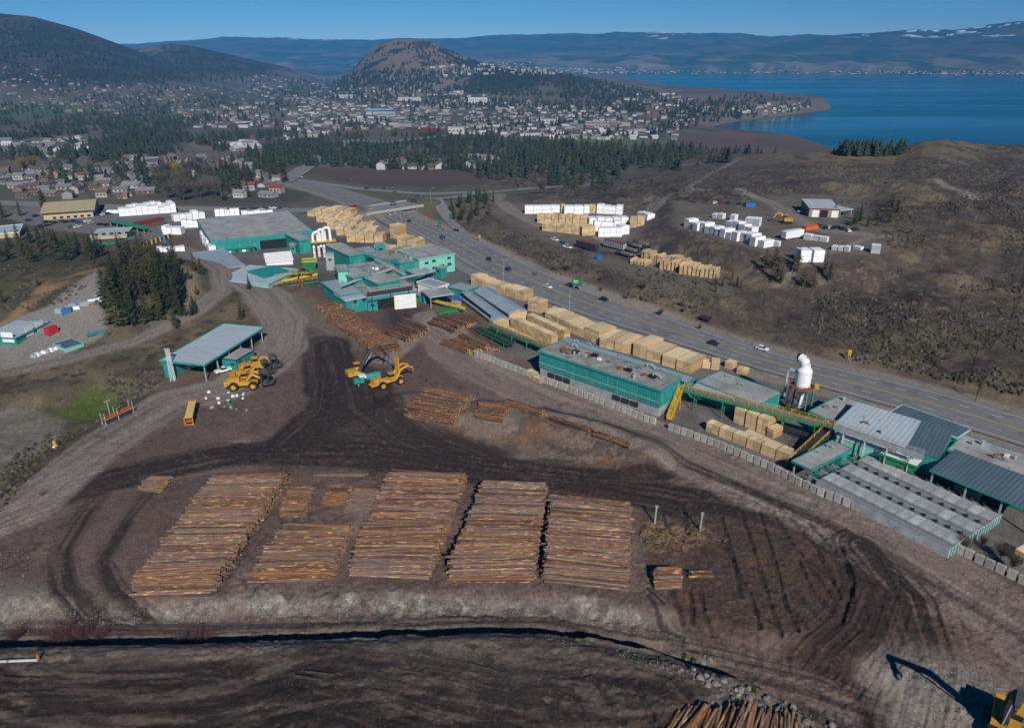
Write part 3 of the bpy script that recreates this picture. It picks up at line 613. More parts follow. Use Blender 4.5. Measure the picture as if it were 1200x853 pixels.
if HAZE:
    hb = MB(); hb.prism([(-19800,-150),(19800,-150),(19800,15900),(-19800,15900)], -80, 760)
    hm = bpy.data.materials.new('air'); hm.use_nodes = True; nt = hm.node_tree; nt.nodes.remove(nt.nodes['Principled BSDF'])
    pv = nt.nodes.new('ShaderNodeVolumePrincipled'); pv.inputs['Color'].default_value = (.07,.42,1.,1); pv.inputs['Density'].default_value = 4.4e-5; pv.inputs['Anisotropy'].default_value = -.35
    nt.links.new(pv.outputs[0], nt.nodes['Material Output'].inputs['Volume'])
    ho = hb.build('haze', hm); tag(ho, 'thin blue haze over the valley', 'haze', kind='stuff')
# ------------------------------------------------------------------ buildings
def wallbox(x0, y0, x1, y1, z0, z1, mf=0, ms=1, top=None):
    mb = MB(); v = [(x0,y0,z0),(x1,y0,z0),(x1,y1,z0),(x0,y1,z0),(x0,y0,z1),(x1,y0,z1),(x1,y1,z1),(x0,y1,z1)]
    mb.add(v, [(0,1,5,4),(2,3,7,6)], mf); mb.add(v, [(1,2,6,5),(3,0,4,7)], ms); mb.add(v, [(4,5,6,7)], mf if top is None else top); return mb
def wins(t, L, W, h, spec, m=GLASS, name='window'):
    """spec: (side, centre along the side, centre height, width, height)"""
    for sd, p, z, w, hh in spec:
        mb = MB()
        if sd == 'f': mb.box((p, -.06, z), (w, .12, hh))
        elif sd == 'r': mb.box((L+.06, p, z), (.12, w, hh))
        elif sd == 'l': mb.box((-.06, p, z), (.12, w, hh))
        mb.build(name, m, t)
def vents(t, L, W, h, n, seed, big=1.):
    r = random.Random(seed)
    for i in range(n):
        x, y = r.uniform(.06, .94)*L, r.uniform(.12, .88)*W; mb = MB(); k = r.random(); s = big*r.uniform(.6, 1.3)
        if k < .4: mb.cyl((x,y,h),(x,y,h+.9*s),.35*s,n=8); mb.cyl((x,y,h+.9*s),(x,y,h+1.15*s),.55*s,.2*s,n=8); mb.build('roof_vent', GREYM, t)
        elif k < .75: mb.box((x,y,h+.5*s),(1.6*s,1.1*s,1.*s)); mb.box((x+.2*s,y,h+1.1*s),(.8*s,.8*s,.2*s)); mb.build('roof_unit', WHITE if r.random() < .4 else GREYM, t)
        else: mb.tube([(x,y,h),(x,y,h+1.1*s),(x+1.2*s,y+.3,h+1.3*s),(x+2.2*s,y+.4,h+.3)], .22*s, 6); mb.build('roof_duct', GREYM if r.random() < .6 else RUST, t)
def flatb(name, label, A, B, C, z, wall=(TEAL, TEALY), roof=ROOFG, trim=TEALP, z0=None, over=.35, cat='building', pitch='flat', rise=0., nvent=0, win=(), doors=(), open_front=False, trimh=.55, group=None, base=None, seed=1):
    a, ang, L, W = frame(A, B, C, z)
    if W < 0:
        n = np.array([-math.sin(ang), math.cos(ang)]); a = a + n*W; W = -W
    mid = a + np.array([math.cos(ang), math.sin(ang)])*L/2 + np.array([-math.sin(ang), math.cos(ang)])*W/2
    gz = hz(*mid) if z0 is None else z0
    t = thing(name, label, cat, (a[0], a[1], gz), ang, group); h = z - gz
    hw = h - .3
    wm = [wall[0], wall[1]] if isinstance(wall, tuple) else [wall, wall]
    b0 = -1.2
    if open_front:
        wallbox(0, W*.8, L, W-.02, b0, hw).build('wall', wm, t)
        for i in range(int(L/7)+1):
            x = .3 + i*(L-.6)/max(1, int(L/7)); m = MB(); m.box((x, .3, hw/2-.3), (.35, .35, hw+.6)); m.build('post', GREYM, t)
    elif base:
        wallbox(.25, .25, L-.25, W-.25, b0, base[0]).build('base_wall', [base[1], base[1]], t); wallbox(0, 0, L, W, base[0]+.01, hw).build('wall', wm, t)
    else: wallbox(0, 0, L, W, b0, hw).build('wall', wm, t)
    o = over; m = MB()
    if pitch == 'flat':
        m.box((L/2, W/2, h-.14), (L+2*o-.3, W+2*o-.3, .28)); m.build('roof', roof, t)
        m = MB(); k = .22
        for c, d in (((L/2, -o, h-trimh/2+.16), (L+2*o, k, trimh)), ((L/2, W+o, h-trimh/2+.16), (L+2*o, k, trimh)), ((-o, W/2, h-trimh/2+.16), (k, W+2*o-k-.02, trimh)), ((L+o, W/2, h-trimh/2+.16), (k, W+2*o-k-.02, trimh))): m.box(c, d)
        m.build('fascia', trim, t)
    else:
        zf, zr_, zb = (h, h+rise, h) if pitch == 'gable' else (h, h+rise, h+rise)
        yr = W/2 if pitch == 'gable' else W+o
        prof = [(-o, zf-.1), (yr, zr_-.1)] + ([(W+o, zb-.1)] if pitch == 'gable' else [])
        vs = []; n = len(prof)
        for x in (-o, L+o):
            vs += [(x, y, zz) for y, zz in prof] + [(x, y, zz+.22) for y, zz in prof]
        fs = []
        for i in range(n-1): fs += [(i, i+1, 2*n+i+1, 2*n+i), (n+i, 3*n+i, 3*n+i+1, n+i+1)]
        fs += [(0, 2*n, 3*n, n), (n-1, 2*n-1, 4*n-1, 3*n-1)]
        for i in range(n-1): fs += [(i, n+i, n+i+1, i+1), (2*n+i, 2*n+i+1, 3*n+i+1, 3*n+i)]
        m.add(vs, fs); m.build('roof', roof, t)
        m = MB()
        for x in (0.02, L-.02):
            if pitch == 'gable': m.add([(x,0,hw-.02),(x,W,hw-.02),(x,W,h-.12),(x,W/2,h+rise-.12),(x,0,h-.12)], [(0,1,2,3,4)])
            else: m.add([(x,0,hw-.02),(x,W,hw-.02),(x,W,h+rise-.12),(x,0,h-.12)], [(0,1,2,3)])
        if pitch != 'gable': m.add([(0,W,hw-.02),(L,W,hw-.02),(L,W,h+rise-.12),(0,W,h-.12+rise)], [(0,1,2,3)])
        if not open_front: m.build('gable_wall', wm[1], t)
        m = MB(); m.box((L/2, -o-.04, h-.14), (L+2*o, .12, .4)); m.build('fascia', trim, t)
    wins(t, L, W, h, win); wins(t, L, W, h, doors, WHITE, 'door')
    if nvent: vents(t, L, W, h+.02, nvent, seed)
    return t, L, W, h
# the long teal building beside the highway stacks
t, L, W, h = flatb('planer_building', 'long teal clad mill building with equipment dotted over its grey flat roof', (632,411), (774,457), (797,443), 9, roof=ROOFD, base=(3.1, GREYM), nvent=13, seed=4, trimh=.7)
m = MB(); m.box((L/2, -.1, 4.9), (L, .16, .25)); m.build('wall_band', GREYM, t)
for i in (1,2,3,9,10,11):
    m = MB(); m.box((2+i*(L-4)/13, -.02, 1.7), (2.6, .3, 1.5)); m.build('louvre', DARK, t)
r = random.Random(3)
for x, y in ((.16,.55),(.3,.7),(.62,.45),(.8,.5)):
    m = MB(); m.cyl((L*x, W*y, h), (L*x, W*y, h+.5), 1.1, .9, 12); m.build('fan_curb', RUST, t)
    m = MB(); m.box((L*x+2.6, W*y+.5, h+.35), (2.2, 1.6, .7)); m.build('roof_unit', BLACK, t)
flatb('lean_to_shed', 'low grey roofed lean-to with a teal edge behind the long teal mill building', (657,400), (805,448), (813,443), 6.2, roof=ROOFB, trimh=.4, nvent=5)
# around the white cyclone
t, L, W, h = flatb('grey_roof_shop', 'flat grey roofed shop left of the white cyclone, crossed by its shadow', (818,447), (888,474), (834,431), 6, roof=ROOFG, nvent=2)
m = MB(); m.add([(-.2,-.55,h-.2),(L*.65,-.55,h-.2),(L*.65,-2.6,h-1.1),(-.2,-2.6,h-1.1)], [(0,1,2,3)]); m.build('awning', ROOFB, t)
flatb('teal_edged_shop', 'grey flat roofed shop with a teal front right of the white cyclone', (950,482), (981,494), (961,455), 6, nvent=3, seed=8, trimh=1.0)
flatb('stacker_shed', 'low flat grey roof with one teal edge beside the ribbed kilns', (930,540), (951,550), (962,511), 4.2, roof=ROOFG, open_front=True, nvent=1)
flatb('pale_roof_mill', 'mill shed with a big pale blue metal roof', (979,497), (1062,524), (993,473), 7.2, wall=MINT, roof=ROOFL, trim=ROOFL, pitch='shed', rise=1.3, nvent=4, seed=3, over=.2)
flatb('pale_lean_to', 'narrow pale lean-to along the front of the pale blue roofed shed', (980,511), (1037,529), (979.5,499), 5.2, wall=MINT, roof=ROOFL, trim=ROOFL, pitch='shed', rise=.8, nvent=2, over=.1)
flatb('dark_roof_mill', 'square shed with a slate blue roof joined to the pale blue shed', (1063,525), (1101,536), (1076,498), 7.3, wall=(TEAL,TEALY), roof=ROOFDB, trim=ROOFDB, pitch='shed', rise=1.3, nvent=1, over=.1)
flatb('grey_rear_shed', 'grey gabled shed with a white ridge stripe next to the highway', (1043,484), (1121,512), (1133,501), 6.8, roof=ROOFDB, nvent=0, trim=ROOFL)
flatb('large_flat_shed', 'large pale grey flat roofed shed at the right edge of the mill', (1112,527), (1236,570), (1152,517), 5.6, roof=ROOFG, nvent=6, seed=12)
flatb('slate_roof_shed', 'long open sided shed with a slate blue metal roof at the right edge', (1092,551), (1222,604), (1107,529), 6.4, wall=GREEN, roof=ROOFDB, pitch='shed', rise=1.4, open_front=True)
t, L, W, h = flatb('boiler_house', 'small dark green hut with a white roof above the ribbed kilns', (1032,531), (1074,546), (1042,521), 5.2, wall=GREEN, roof=WHITE, trim=GREEN, nvent=3, win=[('f',5,2.9,1.2,.9),('f',7.5,2.4,1.,.8)])
m = MB(); m.box((L*.62, -.09, 1.9), (1.5, .18, 2.1)); m.build('door', YEL, t)
# ribbed lumber kilns: three long bays of grey panels
a, ang, L, W = frame((957,561), (1114,641), (1163,594), 2.9)
t = thing('drying_kiln', 'block of ribbed grey drying kilns with three long rows of roof panels', 'kiln', (a[0], a[1], 0), ang)
wallbox(0, 0, L, W, -.5, 2.4, 0, 0, 1).build('wall', [KILN, mat('dark_kiln_deck', (.15,.16,.165), .7, var=.3, scale=.8)], t)
rows = 3; rw = W/rows
for k in range(rows):
    y = k*rw + rw*.52; n = 12
    for i in range(n):
        x = (i+.5)*L/n; m = MB(); m.xprism([(-L/n*.43,0),(L/n*.43,0),(L/n*.41,.32),(-L/n*.41,.32)], -rw*.27, rw*.27)
        o = m.build('roof_panel', KILN, t); o.location = (x, y, 2.42)
        m = MB(); m.box((x+L/n*.5, y, 2.62), (.2, rw*.54, .42)); m.build('roof_rib', GREYM, t)
        m = MB(); m.cyl((x, y+rw*.42, 2.4), (x, y+rw*.42, 3.1), .3, n=8); m.build('roof_vent', DARK, t)
    m = MB(); m.box((L/2, k*rw+.12+.02, 2.65), (L, .24, .5)); m.build('parapet', GREYM, t)
m = MB()
for i in range(19): m.box((L+.1, .6+i*(W-1.2)/18, 1.1), (.18, .2, 2.5))
m.build('end_frame', TEALP, t)
for i in range(10):
    m = MB(); m.box((-1.4, .8+i*(W-1.6)/9, 1.), (2.6, .35, 2.6)); m.build('buttress', TEALP if i % 2 else GREYM, t)
# left and middle of the mill
t, L, W, h = flatb('warehouse', 'huge grey roofed teal warehouse with a dark open loading bay', (247,283), (366,270.5), (233,257), 8, roof=ROOFG, open_front=False, trimh=1.9, over=.1)
m = MB(); m.box((L*.64, -.16, 2.6), (L*.36, .3, 5.3)); m.build('bay_shade_panel', BLACK, t)  # black panel painted in for the shade inside the open bay
m = MB(); m.box((L*.22, -1.6, 2.9), (L*.38, 3.2, .25)); m.box((L*.22, -1.4, 1.1), (L*.34, 2.6, 2.2)); m.build('dock_awning', TEALP, t)
for i in range(5):
    m = MB(); m.box((L*(.08+.07*i), -2.9, 1.2), (1.8, .16, 2.)); m.build('dock_door', WHITE if i % 2 else DARK, t)
flatb('warehouse_wing', 'teal fronted wing at the right end of the huge warehouse', (350,282), (367,279.5), (346,272), 7.9, roof=ROOFG)
flatb('blue_roof_store', 'low blue grey roofed store below the huge warehouse', (245,317), (286,311), (217,298), 4.5, wall=MINT, roof=ROOFB, trim=ROOFB)
flatb('pale_roof_store', 'low pale roofed store above the curved gravel road', (255,328), (314,333), (301,312), 4.5, wall=MINT, roof=ROOFL, trim=ROOFL)
flatb('white_tent', 'white gabled tent hall inside the warehouse yard', (312,307), (343,304), (313,297), 4., wall=WHITE, roof=WHITE, trim=WHITE, pitch='gable', rise=2.2)
flatb('teal_roof_shed', 'small teal roofed shed among the debarkers', (310,325), (340,318), (309,314), 5, wall=TEALP, roof=TEALP, win=[('f',3,2.5,1.4,1.)])
flatb('saw_line', 'long blue grey roofed saw line building with a teal side wall', (377,331), (399,347), (394,322), 7, roof=ROOFB, nvent=2)
flatb('saw_office', 'teal hut with three windows and a white roof at the corner of the mill', (405,352), (431,347), (398,343), 6.5, roof=ROOFL, trim=ROOFL, win=[('f',4,4.6,1.5,1.2),('f',8,4.6,1.5,1.2),('f',11.5,4.6,1.5,1.2)])
flatb('main_sawmill', 'wide flat roofed main sawmill with rooftop boxes at the heart of the mill', (430,347), (487,338.5), (396,313), 7, roof=ROOFD, nvent=16, seed=21, base=(4.2, BLACK), trim=GREYM, trimh=.9)  # black base paints the shaded opening under the roof
flatb('rooftop_house', 'teal rooftop box on the main sawmill, the larger one on the left', (414,326), (435,322), (409,315), 10.2, z0=7.05, roof=ROOFG)
flatb('rooftop_house', 'teal rooftop box on the main sawmill, the one nearer the white end wall', (443,333), (468,328), (441,322), 10.2, z0=7.05, roof=ROOFG)
flatb('stair_tower', 'mint stair tower standing behind the long saw line roof', (396,318), (408,317), (394,311), 12, wall=MINT, roof=ROOFG)
flatb('sorter_building', 'pale mint building with six small windows facing the yard', (491,304), (532.5,297), (484,290), 9, wall=MINT, roof=ROOFG, nvent=2, trim=MINT, win=[('f',4,6.4,2,1.1),('f',8,6.8,2.,1.1),('f',16.5,7.,2,1.1),('f',8,3.4,2,1.1),('f',12.5,3.8,2,1.1),('f',16.5,4.,2,1.1)])
flatb('sorter_extension', 'grey flat roofed wing between the mint building and the lumber rows', (456,311), (490,305), (437,296), 7.6, roof=ROOFD, nvent=8, seed=5)
flatb('teal_annex', 'teal annex with a grey roof under the mint building', (489,323), (508,319.5), (484,315), 4.5, roof=ROOFG)
flatb('teal_annex', 'low teal annex on the left end of the grey flat roofed wing', (458,318), (474,315), (449,309), 5.0, roof=ROOFG, nvent=1)
flatb('small_canopy', 'small grey roofed canopy with yellow machines at the foot of the mint building', (513,313.5), (533,309), (506,307), 3.6, roof=ROOFG, open_front=True)
flatb('white_end_shed', 'small shed with a white end wall and blue grey roof', (511,337), (525,333), (505,326), 5, wall=WHITE, roof=ROOFB, trim=WHITE)
flatb('narrow_store', 'narrow grey roofed store beside the small white ended shed', (526,336), (545,341), (530,329), 4, roof=ROOFB, trim=TEALP)
flatb('debarker_shed', 'grey roof on posts over green log debarking machines', (504,348), (531,344), (498,340), 5.5, roof=ROOFG, open_front=True, trim=GREYM)
flatb('planer_barn', 'long blue grey barn roof with a yellow gable end, nearer the highway', (556,341), (597,368), (573,337), 4.6, wall=LUMB, roof=ROOFB, trim=ROOFB, pitch='gable', rise=1.6, nvent=0)
flatb('planer_barn', 'long blue grey barn roof with a yellow gable end, nearer the log yard', (540,348), (578,377), (555,344), 4.2, wall=LUMB, roof=ROOFB, trim=ROOFB, pitch='gable', rise=1.4, nvent=0)
flatb('rear_teal_block', 'tall teal block with a grey roof behind the white duct tower', (409,300), (427,297), (395,285), 8, roof=ROOFG)
flatb('rear_low_block', 'low teal and grey block in front of the yellow lumber rows', (427,300), (450,296), (420,291), 5, roof=ROOFB)
# white panel wall under the main sawmill roof
c = P(475.5,362); t = thing('white_panel_wall', 'bright white panelled end wall of the sawmill facing the log yard', 'wall', (c[0], c[1], 0), R(20))
m = MB()
for i in range(6): m.box((0, 0, .6+i*1.05), (9, .3, .98))
m.build('panel', WHITE, t)
for x in (-4.6, 4.6): m = MB(); m.box((x, .1, 3.2), (.3, .4, 6.6)); m.build('post', YELR, t)
# far left
t, L, W, h = flatb('truck_shop', 'teal workshop with white roller doors at the left edge', (18,396), (57,377), (2,383), 5.2, roof=ROOFL, doors=[('f',7,1.9,3.6,3.8),('f',12.5,1.9,3.6,3.8),('l',3,1.9,4.5,3.8)])
flatb('site_container', 'mint green site container with a blue grey roof beside the workshop', (76,409), (98,402.5), (68,401), 3., wall=MINT, roof=ROOFDB, trim=MINT, trimh=.3, over=.1)
t, L, W, h = flatb('log_scale_shelter', 'open teal shelter with a long pale grey roof above the yard', (239,427), (307,384), (268,377), 6.4, roof=ROOFL, open_front=True, trimh=.6, over=.6)
flatb('scale_house', 'small teal hut with a grey roof under the open shelter', (276,422), (297,410), (266,416), 4., roof=ROOFG, trim=DARK, trimh=.25, win=[('f',2.2,2.2,1.,1.),('l',1.6,2.,1.4,.8)])
flatb('restaurant', 'long low restaurant with a tan shingle roof beside the car park', (50,250), (108,246), (63,237), 3.5, wall=BEIGE, roof=TAN, trim=BROWNW, pitch='gable', rise=3.2, over=1.5, win=[('f',6+4*i,1.6,2,1.4) for i in range(6)])
flatb('site_office', 'two storey beige office with a row of windows and a pale roof', (106,277), (148,274.5), (108,269), 4, wall=BEIGE, roof=ROOFL, trim=BEIGE, win=[('f',3+4.*i,4.4,2,1.4) for i in range(5)])
flatb('teal_edged_office', 'brown roofed office with a bright teal edge in front of the beige office', (128,285), (156,278), (116,279), 2, wall=TEALP, roof=BROWNW, trim=TEALP, trimh=1.2)
flatb('green_canopy', 'long green roofed canopy beside the wrapped lumber', (128,259), (168,268), (131,257), 3, wall=GREEN, roof=mat('green_metal_roof', (.03,.22,.14), .6), trim=GREEN, open_front=True)
flatb('maroon_shed', 'narrow shed with a dark maroon roof among the white bundles', (163,262), (192,256), (161,260), 3.2, wall=BROWNW, roof=MAROON, trim=MAROON)
flatb('left_edge_house', 'grey roofed building half hidden by pines at the left edge', (-12,275), (22,272), (-10,266), 3, wall=BEIGE, roof=ROOFL, trim=WHITE)
# workshop on the hillside
gz = g(965,252)[2]
t, L, W, h = flatb('hillside_garage', 'beige garage with a pale metal roof and white doors on the burnt hillside', (949,244), (984,245), (953,236), gz+5., wall=mat('brown_beige', (.26,.21,.17), .8), roof=ROOFL, trim=RUST, pitch='shed', rise=1.2, doors=[('f',3.5,1.9,3.6,3.8),('f',14,1.9,3.6,3.8)])
m = MB(); m.box((L*.5, -.08, 2.), (4.2, .2, 4.)); m.build('garage_bay_shade', BLACK, t)  # flat black panel, painted shade of the garage opening
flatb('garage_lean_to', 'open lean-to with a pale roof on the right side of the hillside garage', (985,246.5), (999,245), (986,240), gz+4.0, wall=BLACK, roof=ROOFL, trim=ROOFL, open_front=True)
# ------------------------------------------------------------------ white cyclone on its steel tower
c = P(934,487); t = thing('dust_cyclone', 'tall white dust cyclone with a bent top duct on a dark steel tower', 'cyclone', (c[0], c[1], 0), R(-41))
m = MB(); m.cyl((0,0,11.),(0,0,16.5),2.5,2.5,20); m.cyl((0,0,16.5),(0,0,17.6),2.5,1.7,20); m.build('cyclone_body', WHITE, t, True)
m = MB(); m.tube([(0,0,17.4),(-.1,0,18.7),(-.9,.2,19.8),(-2.2,.5,20.1)], [1.7,1.6,1.5,1.5], 14); m.build('outlet_duct', WHITE, t, True)
m = MB(); m.cyl((-2.2,.5,20.1),(-2.7,.6,20.0),1.55,1.5,14); m.build('duct_mouth', BLACK, t)
m = MB(); m.cyl((0,0,10.9),(0,0,3.2),1.5,.6,14); m.build('hopper_cone', WHITE, t, True)
m = MB(); m.cyl((0,0,10.5),(0,0,10.9),4.1,4.1,12); m.build('platform', RUST, t)
m = MB()
for i in range(12):
    q = 2*math.pi*i/12; q2 = q+math.pi/6; m.bar((4*math.cos(q),4*math.sin(q),10.9),(4*math.cos(q),4*math.sin(q),12),.14); m.bar((4*math.cos(q),4*math.sin(q),12),(4*math.cos(q2),4*math.sin(q2),12),.12)
m.build('guard_rail', RUST, t)
for sx in (-1,1):
    for sy in (-1,1): m = MB(); m.bar((3.3*sx,3.3*sy,-.5),(2.9*sx,2.9*sy,10.5),.45); m.build('leg', DARK if sx < 0 else TEALP, t)
m = MB()
for z0 in (0.,5.2):
    for s1, s2 in (((-1,-1),(1,-1)),((1,-1),(1,1)),((1,1),(-1,1)),((-1,1),(-1,-1))): m.bar((3.2*s1[0],3.2*s1[1],z0),(3.1*s2[0],3.1*s2[1],z0+5.2),.2); m.bar((3.1*s1[0],3.1*s1[1],z0+5.2),(3.1*s2[0],3.1*s2[1],z0+5.2),.25)
m.build('bracing', DARK, t)
m = MB(); m.tube([(-2.3,-.5,15.5),(-4.5,-.8,15.8),(-5.2,-.8,15),(-5.2,-.8,6)], .5, 8); m.build('side_duct', GREYM, t)
m = MB(); m.box((4.4,1,11.6),(1.2,1.2,1.4)); m.build('motor_box', YELR, t); t.scale = (.88,.88,.9)
# ------------------------------------------------------------------ conveyors
def conveyor(label, A, B, za, zb, w=1.8, deck=YELR, legs=4, legm=GREEN, rail=YELR, name='conveyor', roofm=None):
    a = P(*A, za); b = P(*B, zb); d = b-a; L = math.hypot(*d); ang = math.atan2(d[1], d[0])
    z0 = hz(*((a+b)/2)); t = thing(name, label, 'conveyor', (a[0], a[1], z0), ang); za -= z0; zb -= z0
    def zz(x): return za + (zb-za)*x/L
    m = MB(); m.add([(0,-w/2,za),(L,-w/2,zb),(L,w/2,zb),(0,w/2,za),(0,-w/2,za-.5),(L,-w/2,zb-.5),(L,w/2,zb-.5),(0,w/2,za-.5)], [(0,1,2,3),(7,6,5,4),(0,4,5,1),(2,6,7,3),(1,5,6,2),(0,3,7,4)]); m.build('belt_deck', deck, t)
    for s in (-1, 1):
        m = MB(); n = max(2, int(L/2.2))
        for i in range(n+1): x = L*i/n; m.bar((x,s*w/2,zz(x)),(x,s*w/2,zz(x)+1.1),.09)
        m.bar((0,s*w/2,za+1.1),(L,s*w/2,zb+1.1),.1); m.bar((0,s*w/2,za+.55),(L,s*w/2,zb+.55),.08); m.build('handrail', rail, t)
    for s in (-1, 1):
        m = MB(); m.add([(0,s*(w/2+.06),za-1.2),(L,s*(w/2+.06),zb-1.2),(L,s*(w/2+.06),zb-.5),(0,s*(w/2+.06),za-.5)], [(0,1,2,3)]); m.build('side_girder', legm, t)
    for i in range(legs):
        x = L*(i+.5)/legs; m = MB()
        for s in (-1,1): m.bar((x,s*w*.45,-.5),(x,s*w*.45,zz(x)-.5),.3)
        m.bar((x,-w*.45,zz(x)*.5),(x,w*.45,zz(x)*.5),.2); m.build('leg', legm, t)
    return t
conveyor('long yellow railed conveyor on green legs in front of the white cyclone', (800,453), (976,498), 6.5, 6.5, 2.2, WOODG, 5)
conveyor('yellow conveyor sloping down the right end of the long teal building', (799,452), (784,490), 6.5, 1.2, 1.5, YEL, 2, YEL)
conveyor('dark conveyor running down to the low flat grey roof beside the kilns', (975,499), (926,545), 6., 1.5, 2.4, DARK, 3, DARK)
conveyor('green and yellow conveyor edging the long lumber piles', (576,379), (648,408), 4.5, 4.5, 2, WOODG, 4)
conveyor('dark green chain conveyor below the ribbed barn roof', (560,383), (600,402), 2, 3, 2.4, DARK, 3, GREEN, GREEN)
conveyor('thin conveyor climbing across the main sawmill roof', (432,341), (485,334), 8.2, 8.2, 1.2, GREYM, 3, GREYM, GREYM)
conveyor('conveyor bridge linking the sawmill to the mint building', (440,303), (474,321), 9, 6, 1.8, GREYM, 3, TEALP, GREYM)
conveyor('bright green conveyor feeding the debarker beside the duct tower', (352,309), (371,318), 7, 2, 4.2, BGREEN, 2, BGREEN, BGREEN)
conveyor('green chain deck on the bark covered ground by the debarker roof', (513,366), (536,360), 1.2, 1.6, 3, BGREEN, 2, BGREEN, BGREEN)
conveyor('dark log infeed conveyor below the small teal roofed shed', (318,335), (372,327), 2.5, 3.5, 2.6, DARK, 4, GREEN)
conveyor('second dark log infeed with yellow rails below the duct tower', (322,325), (366,321), 4, 5, 1.6, DARK, 3, DARK)
conveyor('yellow walkway along the foot of the saw line building', (399,360), (428,357), 2.5, 2.5, 1.4, YELR, 3, GREEN)
conveyor('conveyor over pipes right of the pale blue shed', (978,497), (1082,533), 8.9, 8.6, .9, GREYM, 4, GREYM, GREYM)
# white duct tower of the planer
c = P(375,303); t = thing('duct_tower', 'cluster of white bent ducts and filter tanks beside the warehouse', 'duct tower', (c[0], c[1], 0), R(20))
for i, (x, y) in enumerate(((-2.6,0),(0,1),(2.6,0))):
    m = MB(); m.tube([(x,y,0),(x,y,12+i),(x+.6,y,13.6+i),(x+2.4,y,14.2+i),(x+3.6,y,13.2+i),(x+3.8,y,6)], .75, 10); m.build('duct', WHITE, t, True)
for x, y in ((5,-1),(7.5,-1.5),(6,2)):
    m = MB(); m.cyl((x,y,2.5),(x,y,8),1.4,n=12); m.cyl((x,y,2.5),(x,y,.6),1.4,.4,12); m.build('filter_tank', WHITE, t, True)
m = MB()
for x in (-3.5,1.5,8.6):
    for y in (-2.5,3): m.bar((x,y,-.5),(x,y,9),.3)
for z in (3,6,9):
    for y in (-2.5,3): m.bar((-3.5,y,z),(8.6,y,z),.2)
m.build('steel_frame', RUST, t)
m = MB(); m.box((2.5,.2,9.1),(13,6.6,.2)); m.build('platform', YELR, t)
# green bin
c = P(364,318); t = thing('green_bin', 'big bright green steel bin under the white ducts', 'bin', (c[0], c[1], 0), R(15)); m = MB()
m.add([(-2.2,-2.2,1.5),(2.2,-2.2,1.5),(2.2,2.2,1.5),(-2.2,2.2,1.5),(-3.4,-3.2,5.5),(3.4,-3.2,5.5),(3.4,3.2,5.5),(-3.4,3.2,5.5)], [(0,1,5,4),(1,2,6,5),(2,3,7,6),(3,0,4,7),(0,1,2,3)]); m.build('hopper', BGREEN, t)
m = MB(); m.box((0,-3.2,5.7),(7.2,.3,.5)); m.box((0,3.2,5.7),(7.2,.3,.5)); m.box((-3.5,0,5.7),(.3,6.1,.5)); m.box((3.5,0,5.7),(.3,6.1,.5)); m.build('rim', YELR, t)
for sx in (-1,1):
    for sy in (-1,1): m = MB(); m.bar((2.3*sx,2.3*sy,-.4),(2.3*sx,2.3*sy,1.9),.4); m.build('leg', GREEN, t)
# ------------------------------------------------------------------ overpass
a, b = P(436,247,3.), P(486,239.5,3.); d = b-a; L = math.hypot(*d); z0 = -3.5
t = thing('overpass', 'concrete road bridge with two dark openings over the highway', 'bridge', (a[0], a[1], z0), math.atan2(d[1], d[0]))
m = MB(); m.box((L/2,9,4.6),(L+12,22,.9)); m.build('deck', CONC, t)
for y in (-1.9,19.9): m = MB(); m.box((L/2,y,5.5),(L+12,.3,1.)); m.build('parapet', CONC, t)
for x in (-1.,L/2,L+1): m = MB(); m.box((x,9,1.6),(1.,21,5.1)); m.build('pier', CONC, t)
m = MB(); m.box((L/2,9,5.09),(L+11.8,21,.06)); m.build('road_surface', ASPHL, t)

r = random.Random(91)
for i, (x, y, w_, d_, h_, m_) in enumerate(((462,327,4,3,9,TEALP),(447,306,5,3,9.5,TEALP),(478,309,4,2.5,9,GREYM),(500,330,5,4,4,TEALP),(517,325,4,4,5,TEALP),(492,352,3,3,3,TEALP),(437,364,4,3,4,TEALP),(446,360,5,3,3,TEALP),(425,363,2.5,2.5,4,MINT),(388,318,4,3,9,GREYM),(402,306,3,3,7,TEALP),(345,329,4,3,5,BGREEN),(352,340,3,3,3,RUST),(335,334,4,3,4,TEALP),(362,332,3.5,3,4,DARK),(300,290,3,2.5,3,TEALP),(344,297,3,6,5,TEALP),(548,352,4,3,3.5,TEALP),(558,360,3,3,3,WHITE),(535,362,3,3,3,GREYM),(485,318,3,2,9,BLUE))):
    q = P(x, y, 0); t = thing('equipment_cabin', f'small {["teal","pale","grey"][0 if m_ in (TEALP,MINT,BGREEN) else 1 if m_ is WHITE else 2]} machine cabin wedged among the mill roofs', 'cabin', (q[0],q[1],0), R(-40 if x > 480 else 15), f'{["teal","pale","grey"][0 if m_ in (TEALP,MINT,BGREEN) else 1 if m_ is WHITE else 2]} machine cabins among the mill roofs')
    m = MB(); m.box((0,0,h_/2),(w_,d_,h_)); m.build('wall', m_, t); m = MB(); m.box((0,0,h_+.1),(w_+.5,d_+.5,.22)); m.build('roof', ROOFG if i % 3 else m_, t); m = MB(); m.box((0,-d_/2-.04,h_*.7),(w_*.4,.1,.9)); m.build('window', GLASS, t)
